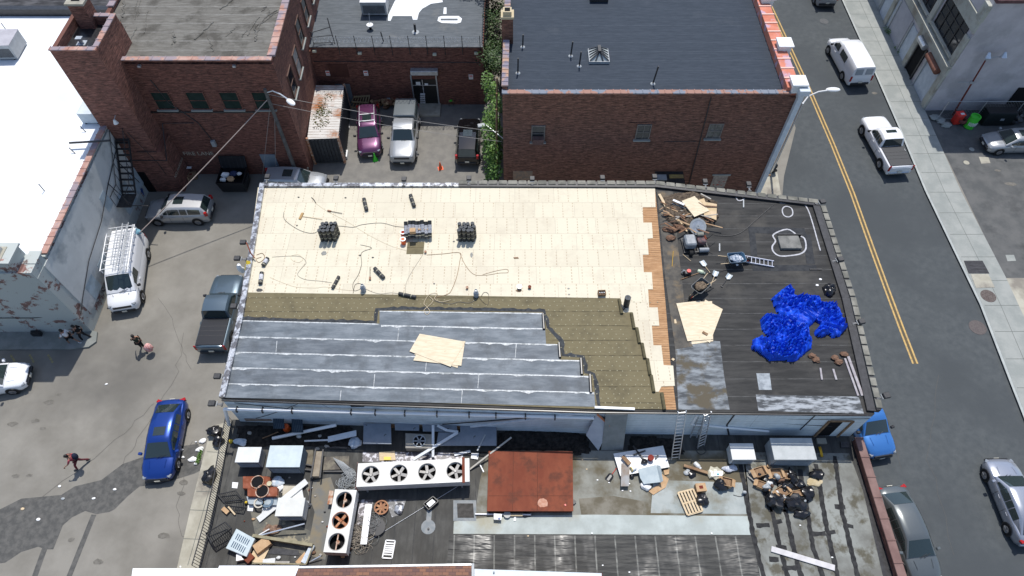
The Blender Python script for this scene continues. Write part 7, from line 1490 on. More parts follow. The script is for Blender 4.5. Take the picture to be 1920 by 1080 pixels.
def crumple(name, px, py, z, r, m, label, cat, grp=None, jit=.25, seed=None):
    p = P(px, py, z); s = seed if seed is not None else px * .37 + py; mb = MB(); mb.ell((p.x, p.y, z + r[2] * .8), r, 16, 11)
    for i, v in enumerate(mb.v):
        d = v - Vector((p.x, p.y, z + r[2] * .8)); n1 = noise.noise(Vector((v.x * 4 + s, v.y * 4, v.z * 4))) + .5 * noise.noise(Vector((v.x * 10 + s, v.y * 10, v.z * 9))); mb.v[i] = Vector((p.x, p.y, z + r[2] * .8)) + d * (1 + jit * 2.2 * n1); mb.v[i].z = max(mb.v[i].z, z + .004)
    return tag(mb.build(name, m, smooth=30), label, cat, grp)
M_bcloth = mat('blue_white_cloth', (.4,.48,.56), (.6,.62,.64), 5)
crumple('cloth',452,829,LR,(.4,.22,.1),M_bcloth,'pale blue cloth by the railing above the small white air conditioner','cloth'); crumple('yellow_scrap',434,829,LR,(.12,.1,.1),M_yel,'small yellow cap at the railing beside the pale blue cloth','cap'); crumple('white_jug',561,818,LR,(.16,.12,.1),M_acw,'whitish jug near the white plastic pipe','jug'); crumple('cloth',666,832,LR+.05,(.3,.28,.14),M_bcloth,'crumpled pale blue plastic left of the square grey sheet','cloth')
for (x, y) in ((468,812),(600,818),(596,842),(470,845),(613,838)): crumple('rubbish_scrap',x,y,LR,(.14,.09,.05),pb[3],'small scrap in the dark strip under the wall','scrap','scraps under the wall')
# ducts and frames between the machines
b = MB(); t = thing('metal_duct','tan and black duct frame standing between the machines','duct',P(597,872,LR)); q = XY([(592,846),(604,846),(598,893),(585,893)], LR+.4); b.prism([(p.x,p.y) for p in q], LR+.1, LR+.4); b.build('duct_body', mat('dusty_duct',(.24,.2,.15),(.3,.26,.2),3), t, bevel=.01); b = MB(); b.beam(P(592,843,LR+.45),P(583,896,LR+.45),.08,.08); b.beam(P(606,843,LR+.45),P(600,896,LR+.45),.08,.08); b.build('side_rail', M_black, t)
board([(568,846),(588,842),(586,874),(566,874)], LR+.02, .05, 'felt_board', mat('brown_felt_board',(.13,.11,.08),(.18,.16,.12),3), 'brown felt board right of the pale blue air conditioner', 'board'); board([(606,858),(655,855),(655,880),(606,882)], LR+.02, .05, 'roof_curb', mat('tan_curb',(.2,.18,.14),(.1,.09,.08),2), 'tan and dark curb left of the four fan condenser', 'curb')
for k,(a,b_) in enumerate((((613,840),(650,840)),((606,884),(650,884)),((569,870),(590,874)),((569,880),(588,882)))): bar('steel_angle','black steel angle between the machines',a,.12,b_,.12,.07,.07,M_black,'steel angle','steel angles between the machines')
for k in range(9): pipe2('copper_line','thin grey refrigerant line slanting to the three fan condenser',(625 + k * 2.2, 858 + k),.25,(660 + k * 2.4, 905 - k),.15,.014,M_grey,'pipe')['group'] = 'refrigerant lines left of the four fan condenser'
pipe2('black_pipe','long black vertical looking pipe beside the cream air conditioner',(584,893),.2,(580,948),.2,.05,M_black); crumple('valve_set',578,946,LR,(.16,.16,.12),M_steel,'cluster of steel valves at the foot of the black pipe','valve')
pipe2('white_post','white thin post leaning beside the tan duct',(588,872),.2,(582,915),.2,.03,M_pipew)
# rusty twin fan panels
rf = thing('rusty_fan_unit','stripped rusty unit with two round fan openings near the railing','fan unit',P(488,912,LR)); rr_ = mat('peeled_rust',(.2,.06,.03),(.28,.1,.06),2,col3=(.4,.36,.28),scale3=1.2,lo3=.62,hi3=.7)
for (x0,y0,x1,y1,cx_2,cy_2) in ((455,893,506,916,483,904),(464,913,520,931,492,921)):
    q = XY([(x0,y0),(x1,y0),(x1,y1),(x0,y1)], LR+.5); b = MB(); b.prism([(p.x,p.y) for p in q], LR+.1 + (y0 > 900) * .03, LR+.5 + (y0 > 900) * .03); b.build('panel', rr_, rf, bevel=.02); c = P(cx_2,cy_2,LR+.54); b = MB(); b.ring(c, .3, .34, .05, 24); b.build('fan_ring', M_rustl, rf); b = MB(); b.cyl(c - Vector((0,0,.005)), c, .29, 20); b.build('fan_opening', M_dark, rf)
b = MB(); b.prism([(p.x,p.y) for p in XY([(462,931),(520,931),(519,947),(466,945)], LR+.3)], LR+.05, LR+.3); b.build('lower_panel', mat('blue_grey_panel',(.3,.35,.38),(.38,.42,.44),3), rf); b = MB(); c = P(502,941,LR+.31); b.ring(c,.18,.3,.04,20); b.build('drum', mat('blue_drum',(.12,.17,.22)), rf); b = MB(); b.ring(P(486,943,LR+.31),.2,.27,.04,20); b.build('hose_ring', mat('cream_hose',(.5,.46,.38)), rf)
bucket(506,908,LR+.53,'small cream pot on the rusty twin fan unit',mat('cream_pot',(.5,.45,.3)),r=.12,h=.12,name='pot',cat='pot')
for (a, b_, w_, lb) in (((575,902),(484,975),.32,'long white ribbed board lying diagonally left of the cream air conditioner'),((568,925),(545,933),.5,'wide white board end under the diagonal one')): bar('white_board',lb,a,.2 if w_ < .4 else .1,b_,.08,w_,.06,M_acw,'board')
board([(531,911),(566,912),(562,926),(530,930)], LR+.03, .05, 'tan_board', mat('tan_board',(.42,.38,.3),(.5,.46,.38),3), 'tan panel under the white ribbed board', 'panel'); crumple('plastic_wrap',523,904,LR,(.3,.25,.15),M_bcloth,'pale blue plastic wrap between rusty unit and air conditioner','wrap'); crumple('plastic_wrap',524,916,LR,(.22,.18,.1),M_white,'white plastic wrap below the pale blue wrap','wrap')
for (x, y, r_, lb) in ((441,909,.3,'white paper square nearest the railing above the broken gates'),(470,952,.32,'tilted white paper square beside the hose rings'),(497,957,.25,'pinkish white square beside the tilted paper square')):
    board([(x-5,y-5),(x+6,y-4),(x+4,y+7),(x-6,y+6)], LR+.02, .02, 'paper_square', M_white, lb, 'paper')
bar('yellow_tool','small yellow and black tool near the broken gates',(459,944),.1,(468,940),.1,.12,.1,M_black,'tool'); crumple('yellow_ball',462,943,LR+.1,(.07,.07,.07),M_yel,'small yellow ball by the broken gates','ball')
# railing along the left edge and broken gates
rl_ = thing('iron_railing','black iron railing along the left edge of the low roof','railing',P(415,920,LR)); e = XY([(436,790),(424,850),(412,920),(398,985),(375,1068)], LR); q = resample(e, 62); b = MB()
for i in (0, 1): b.tube([p + Vector((0,0,1.0 - .9 * i)) for p in e], .03, 6)
b.build('rails', M_black, rl_); b = MB()
for p in q: b.cyl(p, p + Vector((0,0,1.0)), .014, 5)
bo = b.build('balusters', M_black, rl_)
def gate(pts3, label):
    t = thing('iron_gate', label, 'gate', pts3[0]); a, b_, c_, d = pts3; b = MB()
    for p, r_ in ((a, b_), (b_, c_), (c_, d), (d, a)): b.cyl(p, r_, .03, 6)
    b.build('frame', M_black, t); b = MB()
    for k in range(1, 10): b.cyl(a.lerp(b_, k / 10), d.lerp(c_, k / 10), .013, 5)
    b.build('bars', M_black, t)
g3 = lambda *a: [P(x, y, LR + z) for x, y, z in a]
gate(g3((408,927,.2),(442,920,.3),(454,937,.15),(420,942,.1)),'broken iron gate leaf lying nearest the pavement drop'); gate(g3((421,941,.25),(458,936,.6),(455,956,.3),(428,959,.05)),'broken iron gate leaf leaning below the first one'); gate(g3((386,1000,.3),(422,979,.5),(434,991,.6),(397,1018,.4)),'iron gate panel rising beside the louvred blue panel, upper one'); gate(g3((397,1018,.4),(434,991,.6),(432,1012,.2),(405,1034,.05)),'iron gate panel below its pair beside the louvred blue panel')
bar('wood_block','tan wood block among the broken gates',(418,953),.1,(428,962),.1,.2,.12,M_card,'block'); bar('wood_stick','thin tan stick lying through the broken gates',(428,950),.2,(441,965),.1,.07,.05,M_wood,'stick')
# louvred blue panel
lv = thing('louvred_cover','pale blue metal panel with two rows of slots near the bottom left','panel',P(450,1018,LR)); q = XY([(443,991),(478,1010),(462,1044),(423,1028)], LR+.4); b = MB(); b.prism([(p.x,p.y) for p in q], LR+.12, LR+.4); b.build('casing', M_acb, lv, bevel=.015); b = MB()
ex = (q[1] - q[0]); ey = (q[3] - q[0]); M = Matrix.Rotation(math.atan2(ey.y, ey.x), 3, 'Z')
for r_ in (.3, .68):
    for k in range(7): c = q[0] + ex * (.2 + .1 * k) + ey * r_; b.boxM(c + Vector((0,0,.004)), (.28, .04, .01), M)
b.build('slots', mat('deep_blue_slot',(.02,.06,.12)), lv)
# wooden and steel frame with rubbish at the bottom
fr = thing('rusted_bed_base','rectangular rusted frame with scrap inside at the bottom left','frame',P(530,1032,LR)); b = MB()
for a, c in (((475,1005),(587,1023)),((587,1023),(574,1058)),((473,1056),(574,1058)),((475,1005),(462,1045))): b.beam(P(*a, LR+.25), P(*c, LR+.25), .14 if a[1] < 1010 and c[0] > 500 else .06, .3 if a[1] < 1010 and c[0] > 500 else .06)
b.build('rails', mat('khaki_steel',(.22,.2,.13),(.3,.27,.18),3), fr); board([(500,1026),(560,1032),(561,1042),(498,1038)], LR+.012, .02, 'dark_pad', M_bitum, 'long black pad inside the rusted frame', 'pad')
for (x, y, a, s, m, lb) in ((494,1024,.7,(.75,.5,.3),M_card,'open cardboard box at the top left inside the rusted frame'),(486,1040,-.3,(.7,.8,.05),M_wood,'tan board leaning in the rusted frame'),(467,1046,.9,(.4,.5,.2),M_rust,'rust coloured box at the corner of the rusted frame'),(579,1040,1.2,(.9,.25,.2),M_bcloth,'pale blue angled sheet at the right of the rusted frame'),(566,1048,.9,(.6,.25,.08),M_card,'tan cardboard wedge at the right inside the frame'),(455,1045,.2,(.5,.35,.2),M_white,'bright white block below the louvred panel'),(505,1054,.1,(.6,.3,.1),M_acw,'white sheet against the frame bottom'),(530,1057,0,(.7,.2,.1),pb[3],'grey sheet lying across the frame bottom'),(500,1000,.6,(.4,.3,.08),M_oldwood,'brown board above the rusted frame')):
    p = P(x, y, LR+.05); b = MB(); b.box((p.x, p.y, LR + .05 + s[2] / 2), s, a); tag(b.build('scrap_piece', m, bevel=.01), lb, 'scrap')
bar('metal_pole','long pale metal pole above the rusted frame',(483,1005),.1,(571,982),.7,.06,.05,M_alu,'pole'); bar('metal_pole','thin bar crossing the long pale pole',(484,1004),.1,(505,992),.3,.05,.04,M_white,'pole'); bar('thin_bar','thin greenish bar between frame and three fan condenser',(580,1054),.1,(602,1042),.3,.05,.04,M_alu,'bar')
crumple('brown_rags',510,993,LR,(.5,.25,.1),mat('brown_rags',(.12,.07,.05),(.25,.17,.12),6),'brown rags below the cream air conditioner','rags'); board([(618,920),(626,921),(623,946),(614,946)], LR+.3, .05, 'rusted_plate', M_rustl, 'rust streaked plate at the left of the three fan condenser', 'plate')
# wire heaps, blade disc, white board
def wires(px, py, r, n, label, m):
    p = P(px, py, LR); b = MB()
    for k in range(n):
        c = Vector((p.x + random.gauss(0, r * .35), p.y + random.gauss(0, r * .45), LR + .05 + random.random() * .2)); rr = random.uniform(.12, .35); a0 = random.uniform(0, 6); tl = random.uniform(-.6, .6)
        b.tube([c + Vector((rr * math.cos(a0 + i * .5), rr * math.sin(a0 + i * .5), tl * rr * math.sin(i * .5))) for i in range(random.randint(5, 12))], .011, 4)
    return tag(b.build('wire_heap', m), label, 'wire heap')
wires(672,1005,.7,70,'tangled heap of pale wire below the white board',mat('pale_wire',(.4,.35,.28),(.2,.18,.16),6)); wires(698,985,.5,50,'tangled grey wire right of the white board',mat('grey_wire',(.25,.26,.25),(.12,.12,.12),6)); wires(655,903,.5,50,'dark wire tangle at the top of the three fan condenser',M_grey)
board([(685,946),(698,946),(688,1021),(676,1021)], LR+.25, .05, 'white_board', M_white, 'narrow white board right of the three fan condenser', 'board'); t = thing('loose_fan','round rusty orange fan wheel lying by the torn foil','fan',P(716,953,LR),local=True); rm = mat('orange_rust',(.35,.12,.05)) ; b = MB(); b.ring((0,0,.1),.3,.37,.08,24); b.build('hoop', mat('tan_rust',(.4,.22,.12),(.3,.14,.08),6), t); b = MB()
for k in range(7): b.boxM(Vector((.16*math.cos(k*.9),.16*math.sin(k*.9),.12)),(.3,.12,.015),Matrix.Rotation(k*.9,3,'Z')@Matrix.Rotation(.3,3,'X'))
b.build('blades', MATS['tan_rust'], t); p = P(708,990,LR); b = MB(); b.cyl((p.x,p.y,LR+.02),(p.x,p.y,LR+.2),.38,18,.42); tag(b.build('black_pan', M_blackp), 'black round pan beside the grey wire tangle', 'pan')
crumple('foil_ball',748,955,LR,(.25,.3,.08),M_silver,'crumpled silver foil right of the rusty fan wheel','foil')
cr = thing('black_crate','tilted black crate holding white paper below the four fan condenser','crate',P(808,944,LR)); q = XY([(794,945),(812,931),(822,940),(804,956)], LR+.2); cxy = sum(q, Vector()) / 4; b = MB()
for i in range(4): b.wall(q[i], q[(i+1)%4], .04, LR+.02, LR+.25)
b.build('side', M_blackp, cr); b = MB(); b.prism([tuple((cxy+(p-cxy)*.9).xy) for p in q], LR+.02, LR+.05); b.build('bottom', M_dark, cr); b = MB(); b.prism([tuple((cxy+(p-cxy)*.62).xy) for p in q], LR+.06, LR+.2); tag(b.build('paper_bundle', M_white), 'white paper bundle in the tilted black crate', 'paper')
rk = thing('wire_rack','white plastic slotted rack lying near the bottom edge','rack',P(731,1030,LR)); q = XY([(724,1013),(741,1014),(735,1047),(717,1046)], LR+.05); b = MB()
for i in range(4): b.beam(q[i], q[(i+1)%4], .06, .05)
b.build('frame', M_white, rk)
for k in (.16,.3,.42,.54,.66,.8): b = MB(); b.beam(q[0].lerp(q[3],k), q[1].lerp(q[2],k), .07, .04); b.build('slat', M_white, rk)
pipe2('thin_wire','long thin wire crossing the low roof past the black crate',(690,1015),.03,(858,912),.05,.012,M_alu,'wire')
pipe2('white_pipe','white pipe along the front of the rust red cover',(891,964),.08,(996,965),.08,.045,M_pipew); board([(926,964),(941,965),(940,976),(926,975)], LR+.15,.12,'plastic_box',M_white,'white box with a dark blue corner in front of the rust red cover','box'); scrap('blue_stopper','dark blue cap on the white box by the rust red cover','cap',936,972,(.15,.12),M_blue,z=LR+.275); bucket(951,966,LR,'pale round tub in front of the rust red cover',mat('pale_tub',(.45,.45,.43)),r=.17,h=.15,name='tub',cat='tub'); bar('tan_pipe','tan pipe end in front of the rust red cover',(957,966),.1,(980,966),.1,.1,.09,mat('tan_plastic',(.5,.42,.28)),'pipe'); crumple('black_glove',989,966,LR,(.25,.12,.06),M_blackp,'black glove at the right end of the tan pipe','glove'); board([(964,968),(968,968),(967,977),(963,977)],LR+.02,.03,'white_chip',M_white,'small upright white chip below the tan pipe','scrap')
# leaning boards against the wall
def quad(name, pts, m, th, label, cat='board', edge=None):
    q = [P(x, y, z) for x, y, z in pts]; n = (q[1]-q[0]).cross(q[3]-q[0]).normalized() * th; b = MB(); b.add(q + [p + n for p in q], [(0,1,2,3),(7,6,5,4),(0,4,5,1),(1,5,6,2),(2,6,7,3),(3,7,4,0)]); return tag(b.build(name, m), label, cat)
quad('cement_board', [(1136,777,MR-.15),(1177,777,MR-.15),(1168,844,LR+.02),(1127,844,LR+.02)], mat('cement_board',(.22,.23,.22),(.26,.27,.26),2), .04, 'tall grey board leaning on the wall left of the ladders')
quad('foam_board', [(1119,776,MR-.35),(1144,798,LR+1.9),(1122,845,LR+.03),(1099,816,LR+1.0)], mat('foam_board',(.42,.44,.48),(.48,.5,.53),2), .1, 'pale foam board with orange edges propped on one corner'); bar('edge_strip','orange edge strip of the propped foam board',(1120,777),2.68,(1144,798),1.93,.1,.05,mat('orange_foam',(.6,.22,.1)),'edge strip')
crumple('dark_sack',1104,795,LR+.8,(.2,.2,.5),pb[2],'dark brown sack behind the propped foam board','sack')
ladder('ladder','tall aluminium ladder standing against the wall, left one',P(1266,861,LR+.02)+Vector((0,0,0)),P(1279,771,MR+.35),.42,15,M_alu); ladder('ladder','aluminium ladder standing against the wall, right one',P(1314,838,LR+.02),P(1327,775,MR+.1),.42,12,M_alu); ladder('step_ladder','folded step ladder half behind the right ladder',P(1300,820,LR+.02),P(1318,776,MR-.3),.35,8,mat('dull_alu',(.35,.36,.37),rough=.5)); 
hose('black cable looped at the foot of the right ladder',[(1310,835),(1306,845),(1315,852),(1324,846),(1320,838)],M_black,.02,z=LR+.05)
# white panel with junk
board([(1150,851),(1243,836),(1255,876),(1163,893)], LR+.2, .04, 'hardboard_sheet', M_white, 'big white panel carrying junk right of the rust red cover', 'panel'); b = MB(); c = P(1203,865,LR); b.box((c.x,c.y,LR+.1),(1.6,.8,.18),.15); tag(b.build('low_crate', M_oldwood), 'low crate hidden under the big white panel', 'crate')
board([(1197,880),(1230,872),(1240,904),(1207,908),(1200,896)], LR+.3, .03, 'metal_sheet', mat('blue_grey_sheet',(.36,.42,.45),(.42,.48,.5),2), 'bent blue grey sheet overlapping the white panel', 'sheet'); quad('bent_flap',[(1231,872,LR+.33),(1238,873,LR+.5),(1243,902,LR+.5),(1238,905,LR+.33)],MATS['blue_grey_sheet'],.02,'upturned flap of the blue grey sheet','sheet')
board([(1165,869),(1181,870),(1179,912),(1164,912)], LR+.27, .03, 'brown_plank', mat('brown_plank',(.25,.2,.16),(.33,.33,.33),1.2), 'short brown and grey plank hanging off the white panel', 'plank'); quad('open_tray',[(1170,853,LR+.25),(1184,868,LR+.25),(1178,872,LR+.45),(1165,857,LR+.45)],M_oldwood,.03,'brown tilted tray on the white panel','tray')
board([(1240,888),(1254,898),(1248,914),(1225,928),(1216,921),(1236,908)], LR+.03, .02, 'cardboard_sheet', M_card, 'torn cardboard on the roof below the white panel', 'cardboard'); board([(1244,882),(1255,880),(1254,889),(1246,891)], LR+.06, .02, 'cardboard_sheet', M_card, 'small cardboard flap right of the white panel', 'cardboard')
bucket(1219,861,LR+.24,'dark red bucket on the white panel',mat('oxblood_plastic',(.22,.04,.03)),r=.15,h=.26); t = bucket(1192,877,LR+.3,'white and yellow tin tipped over on the white panel',M_white,r=.12,h=.28,lid=M_yel,name='paint_tin',cat='tin'); t.rotation_euler = (0,R(-80),.4)
for (a, b_, lb) in (((1187,836),(1207,862),'long black bar lying across the top of the white panel'),((1188,853),(1210,845),'short black bar crossing the long black bar'),((1229,860),(1234,854),'small black tool right of the red bucket')): bar('black_bar',lb,a,.3,b_,.3,.07,.06,M_black,'bar')
crumple('black_drill',1207,866,LR+.24,(.16,.14,.12),M_blackp,'black power tool in the middle of the white panel','drill'); crumple('black_drill',1184,894,LR,(.12,.1,.1),M_blackp,'black cup shaped tool right of the brown plank','tool'); crumple('white_bag',1211,914,LR,(.26,.2,.12),M_white,'white bag at the foot of the blue grey sheet','bag')
stick_tool('shovel','black shovel with a red handle left of the white panel','shovel',(1156,878),(1147,890),LR,M_red,'shovel',M_blackp)
for (x, y) in ((1167,920),(1182,921),(1180,907),(1142,905),(1065,945),(1120,900),(1100,880),(1012,880),(1040,875),(1092,862),(1334,1000),(1180,1073),(1130,1060),(1110,1000),(990,1005),(1070,850),(1500,985),(1560,1045)): scrap('pale_chip','tiny pale chip of litter on the low roof','litter',x,y,(.12,.08),M_wood if x < 1110 else M_white,z=LR+.012)['group'] = 'pale chips on the low roof'
# between ladders and air conditioners
gas(1302,868,'white gas bottle lying right of the left ladder',z=LR,col=M_acw,s=.85); S.objects[[o.name for o in S.objects if o.name.startswith('gas_cylinder')][-1]].rotation_euler = (R(75),0,.6)
bar('timber_beam','brown timber beam lying right of the ladders',(1282,873),.12,(1327,887),.12,.14,.12,M_oldwood,'beam'); crumple('black_rag',1297,890,LR,(.2,.24,.08),M_bag,'black rag below the brown timber beam','rag'); crumple('white_rag',1289,885,LR,(.18,.18,.06),M_grey,'grey rag left of the black rag','rag')
crumple('plastic_sheet',1340,888,LR,(.42,.36,.1),mat('clear_plastic',(.55,.52,.42),(.4,.38,.3),6,rough=.3),'wrinkled translucent plastic beside the white sack','plastic'); board([(1338,884),(1355,884),(1354,893),(1339,893)],LR+.17,.04,'white_carton',M_white,'white carton with a teal print on the translucent plastic','carton'); scrap('printed_sticker','teal label on the white carton','label',1346,889,(.14,.1),mat('teal',(.02,.35,.4)),z=LR+.215)
crumple('silver_sack',1368,880,LR,(.4,.2,.14),mat('silver_sack',(.42,.45,.52),(.55,.57,.62),8,rough=.3),'silvery white sack left of the cardboard heap','sack'); bucket(1333,891,LR,'brown pot left of the translucent plastic',M_oldwood,r=.1,h=.12,name='pot',cat='pot')
def carton(px, py, s, rz, label, m=M_card, z=LR, open_=True, tilt=0):
    p = P(px, py, z); t = thing('cardboard_box', label, 'box', p, rz, local=True); w_, l_, h_ = s; b = MB()
    for x in (-1, 1): b.box((x * w_ / 2, 0, h_ / 2), (.02, l_, h_)); b.box((0, x * l_ / 2, h_ / 2 + .001), (w_ - .02, .02, h_))
    b.box((0, 0, .02), (w_ - .03, l_ - .03, .02)); b.build('walls', m, t)
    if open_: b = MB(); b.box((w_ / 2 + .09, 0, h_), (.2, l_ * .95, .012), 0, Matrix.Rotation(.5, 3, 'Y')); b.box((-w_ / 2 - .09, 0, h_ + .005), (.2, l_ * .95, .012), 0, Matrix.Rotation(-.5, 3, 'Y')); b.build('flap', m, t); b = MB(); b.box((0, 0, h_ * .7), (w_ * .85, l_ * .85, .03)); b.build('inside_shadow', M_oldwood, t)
    else: b = MB(); b.box((0, 0, h_ + .012), (w_ + .02, l_ + .02, .022)); b.build('lid', m, t); b = MB(); b.box((0, 0, h_ + .026), (.2, .16, .006)); b.build('printed_mark', mat('brown_print',(.15,.03,.02)), t)
    if tilt: t.rotation_euler.x = tilt
    return t
carton(1312,917,(.5,.4,.3),.1,'closed cardboard box with a dark mark beside the pallet',open_=False); carton(1360,907,(.5,.42,.35),-.25,'open cardboard box against the black bag left of the heap')
crumple('bin_bag',1350,911,LR,(.32,.3,.22),M_bag,'black bag tucked behind the lone open cardboard box','bag'); crumple('bin_bag',1317,938,LR,(.3,.34,.2),M_bag,'black bag at the right corner of the pallet','bag')
pl = thing('wooden_pallet','pale wooden pallet lying left of the black bag','pallet',P(1293,942,LR)); q = XY([(1271,924),(1299,917),(1317,958),(1289,966)], LR+.1)
for k in range(6): f = k / 5; b = MB(); b.beam(q[0].lerp(q[1],f)+Vector((0,0,.04)), q[3].lerp(q[2],f)+Vector((0,0,.04)), .1, .025); b.build('deck_board', M_wood, pl)
for f in (0,.5,1): b = MB(); b.beam(q[0].lerp(q[3],f)-Vector((0,0,.02)), q[1].lerp(q[2],f)-Vector((0,0,.02)), .08, .09); b.build('bearer', M_wood, pl)
# the big heap of boxes and bags
for (x, y, s, a, lb) in ((1421,888,(.55,.45,.35),.3,'open cardboard box at the left top of the heap'),(1427,912,(.5,.35,.25),-.4,'flat cardboard box at the left foot of the heap'),(1451,892,(.55,.5,.4),.1,'large open cardboard box at the top of the heap'),(1472,893,(.4,.45,.3),-.1,'pale cardboard box right of the large open box'),(1463,925,(.6,.5,.35),.5,'dark mouthed cardboard box in the middle of the heap'),(1493,927,(.5,.3,.2),.2,'tan cardboard box at the right of the heap'),(1435,885,(.4,.3,.2),.8,'small cardboard box between the two topmost ones')): carton(x, y, s, a, lb)
for (x, y, r_, lb) in ((1483,895,(.25,.42,.25),'upright black bag at the top right of the heap'),(1440,902,(.3,.32,.2),'black bag below the topmost boxes'),(1452,941,(.48,.4,.28),'large black bag at the bottom left of the heap'),(1487,944,(.55,.42,.28),'large black bag at the bottom of the heap'),(1470,915,(.35,.25,.22),'black bag in the centre of the heap'),(1511,925,(.34,.32,.2),'squarish black bag at the right end of the heap'),(1495,909,(.3,.25,.2),'black bag with a pale stripe at the right of the heap'),(1530,890,(.32,.26,.18),'lone black bag below the big grey air conditioner'),(1502,963,(.42,.22,.12),'lone torn black bag below the heap')): crumple('bin_bag',x,y,LR,r_,M_bag,lb,'bag')
for k in range(26):
    x, y = random.gauss(1462, 26), random.gauss(912, 17); r_ = random.uniform(.07, .2); m_ = random.choice((M_bag, M_bag, M_card, M_acw, pb[2], M_grey)); crumple('rubbish_scrap', x, y, LR + .12, (r_, r_ * .7, r_ * .7), m_, 'small scrap of rubbish mixed into the heap of boxes and bags', 'rubbish', 'scraps in the box heap')
for k in range(40):
    x, y = random.uniform(450, 660), random.uniform(885, 1050); r_ = random.uniform(.04, .12); crumple('rubbish_scrap', x, y, LR + .02, (r_, r_ * .7, r_ * .5), random.choice((M_acw, pb[2], pb[3], M_rust, M_bag, M_card)), 'small scrap of litter strewn between the old machines', 'litter', 'litter between the old machines')
crumple('white_can',1455,895,LR+.25,(.14,.14,.14),M_grey,'pale round can inside the large open box','can'); crumple('tan_cloth',1527,905,LR,(.42,.22,.06),mat('tan_cloth',(.4,.32,.18),(.5,.42,.28),5),'tan cloth below the lone black bag','cloth')
for (a, b_) in (((1400,880),(1418,892)),((1404,885),(1420,900)),((1408,878),(1424,886)),((1402,892),(1418,905))): bar('thin_strip','grey slat sticking out at the left of the heap',a,.08,b_,.2,.06,.03,pb[3],'slat','slats left of the heap')
bar('white_plank','long white plank lying across the tarred roof at bottom right',(1446,1029),.06,(1565,1065),.06,.27,.06,mat('chalky_plank',(.5,.48,.48),(.58,.56,.56),3),'plank')
t = thing('cable_reel','yellow ring shaped reel beside the big grey air conditioner','reel',P(1536,848,LR),local=True); b = MB(); b.ring((0,0,.05),.16,.27,.12,20,axis=(1,0,.4)); b.build('ring', mat('amber_plastic',(.6,.35,.03)), t)
p = P(1412,890,LR); hose('thin black lead on the pale roof left of the tar strips',[(1375,928),(1388,931),(1400,927)],M_black,.014,z=LR+.01)
for (x0, y0, lb) in ((1583,835,'dark grille plate at the foot of the wall by the doorway'),): board([(x0-8,y0-6),(x0+8,y0-6),(x0+9,y0+5),(x0-7,y0+5)], LR+.02, .08, 'grille_plate', M_black, lb, 'grille')
# pavement edge rubbish
for (x, y, r_, lb) in ((421,797,(.4,.36,.35),'black bag against the railing nearest the pale blue wall'),(425,815,(.3,.3,.25),'black bag just below the topmost one by the railing'),(410,880,(.34,.5,.3),'black bag on the pavement beside the small white air conditioner')): crumple('bin_bag',x - 14,y + 14,.13,r_,M_bag,lb,'bag')
for (x, y, r_) in ((381,827,.3),(373,843,.32),(362,862,.35),(341,844,.15),(368,870,.14),(344,858,.14),(368,829,.12),(340,1063,.15)): crumple('waste_paper',x,y,.01,(r_*.7,r_*.5,.06),M_white,'white paper litter in the gutter beside the bright blue sedan','litter','white litter in the gutter')
b = MB(); 
for k in range(10): p = P(378 - k * .8, 845 + k * 2.5, .0); leaves(b, p + Vector((0,0,.08)), (.12,.18,.1), 22, .09)
tag(b.build('gutter_weeds', LEAF), 'low green weeds in the gutter beside the white litter', 'weeds', kind='stuff')
for (x, y, m, lb) in ((176,935,M_white,'white scrap in the middle of the dark patch'),(215,918,M_white,'white scrap right of the middle of the dark patch'),(118,935,M_grey,'grey plastic scrap on the dark patch'),(43,954,M_wood,'tan scrap at the left of the dark patch'),(73,974,M_white,'small white cup on the dark patch'),(112,912,M_white,'small white scrap above the dark patch'),(200,720,M_white,'tiny white scrap on the sunny lot')): crumple('waste_scrap',x,y,.005,(.1,.07,.03),m,lb,'litter')
# ================================================================ BACK YARD
ct = thing('shipping_container','dark container with a rusty white roof along the brick wall','container',P(612,300,0)); ZC = 2.6
q = XY([(590,160),(645,160),(634,259),(576,261)], ZC); b = MB(); b.prism([(p.x,p.y) for p in q], .12, ZC-.02); b.build('walls', mat('navy_container',(.02,.024,.03),(.03,.035,.042),3,rough=.6), ct); b = MB(); b.prism([(p.x,p.y) for p in q], ZC-.0199, ZC+.01); b.build('roof', lapped('rusty_white_roof',(.55,.53,.5),(.62,.6,.57),.28,1,line=(.32,.28,.24),lw=.3,dirt=(.3,.12,.05),dlo=.5,dhi=.62,dsc=.5,streak=(1,1,1)), ct)
b = MB(); 
for i, (p, r_) in enumerate(((q[2], q[3]), (q[1], q[2]))):
    n = 9 if i == 0 else 22; nn = Vector((0,-1,0)) if i == 0 else Vector((1,0,0))
    for k in range(n): c = p.lerp(r_, (k+.5)/n) + nn * .03; b.box((c.x, c.y, 1.35), (.14 if i == 0 else .06, .06 if i == 0 else .14, 2.3))
b.build('corrugation', MATS['navy_container'], ct); b = MB()
for p in q: b.box((p.x, p.y, 1.36), (.16,.16,2.7))
b.build('corner_posts', M_rustl, ct); b = MB()
for k in range(14): p = P(random.uniform(590,615), random.uniform(180,238), ZC+.02); leaves(b, p, (.4,.5,.03), 26, .14)
tag(b.build('leaf_litter', mat('dead_leaf',(.12,.08,.03),(.08,.1,.03),6)), 'dead leaves and twigs lying on the container roof', 'leaf litter', kind='stuff')
pl = thing('wooden_pallet','yellowish pallet leaning beside the container end','pallet',P(676,198,0)); q = [P(664,180,1.0),P(693,178,1.0),P(688,204,.1),P(656,199,.1)]
for k in range(7): f = k/6; b = MB(); b.beam(q[0].lerp(q[1],f), q[3].lerp(q[2],f), .09, .03); b.build('deck_board', mat('old_pallet_wood',(.3,.22,.12),(.38,.29,.17),3), pl)
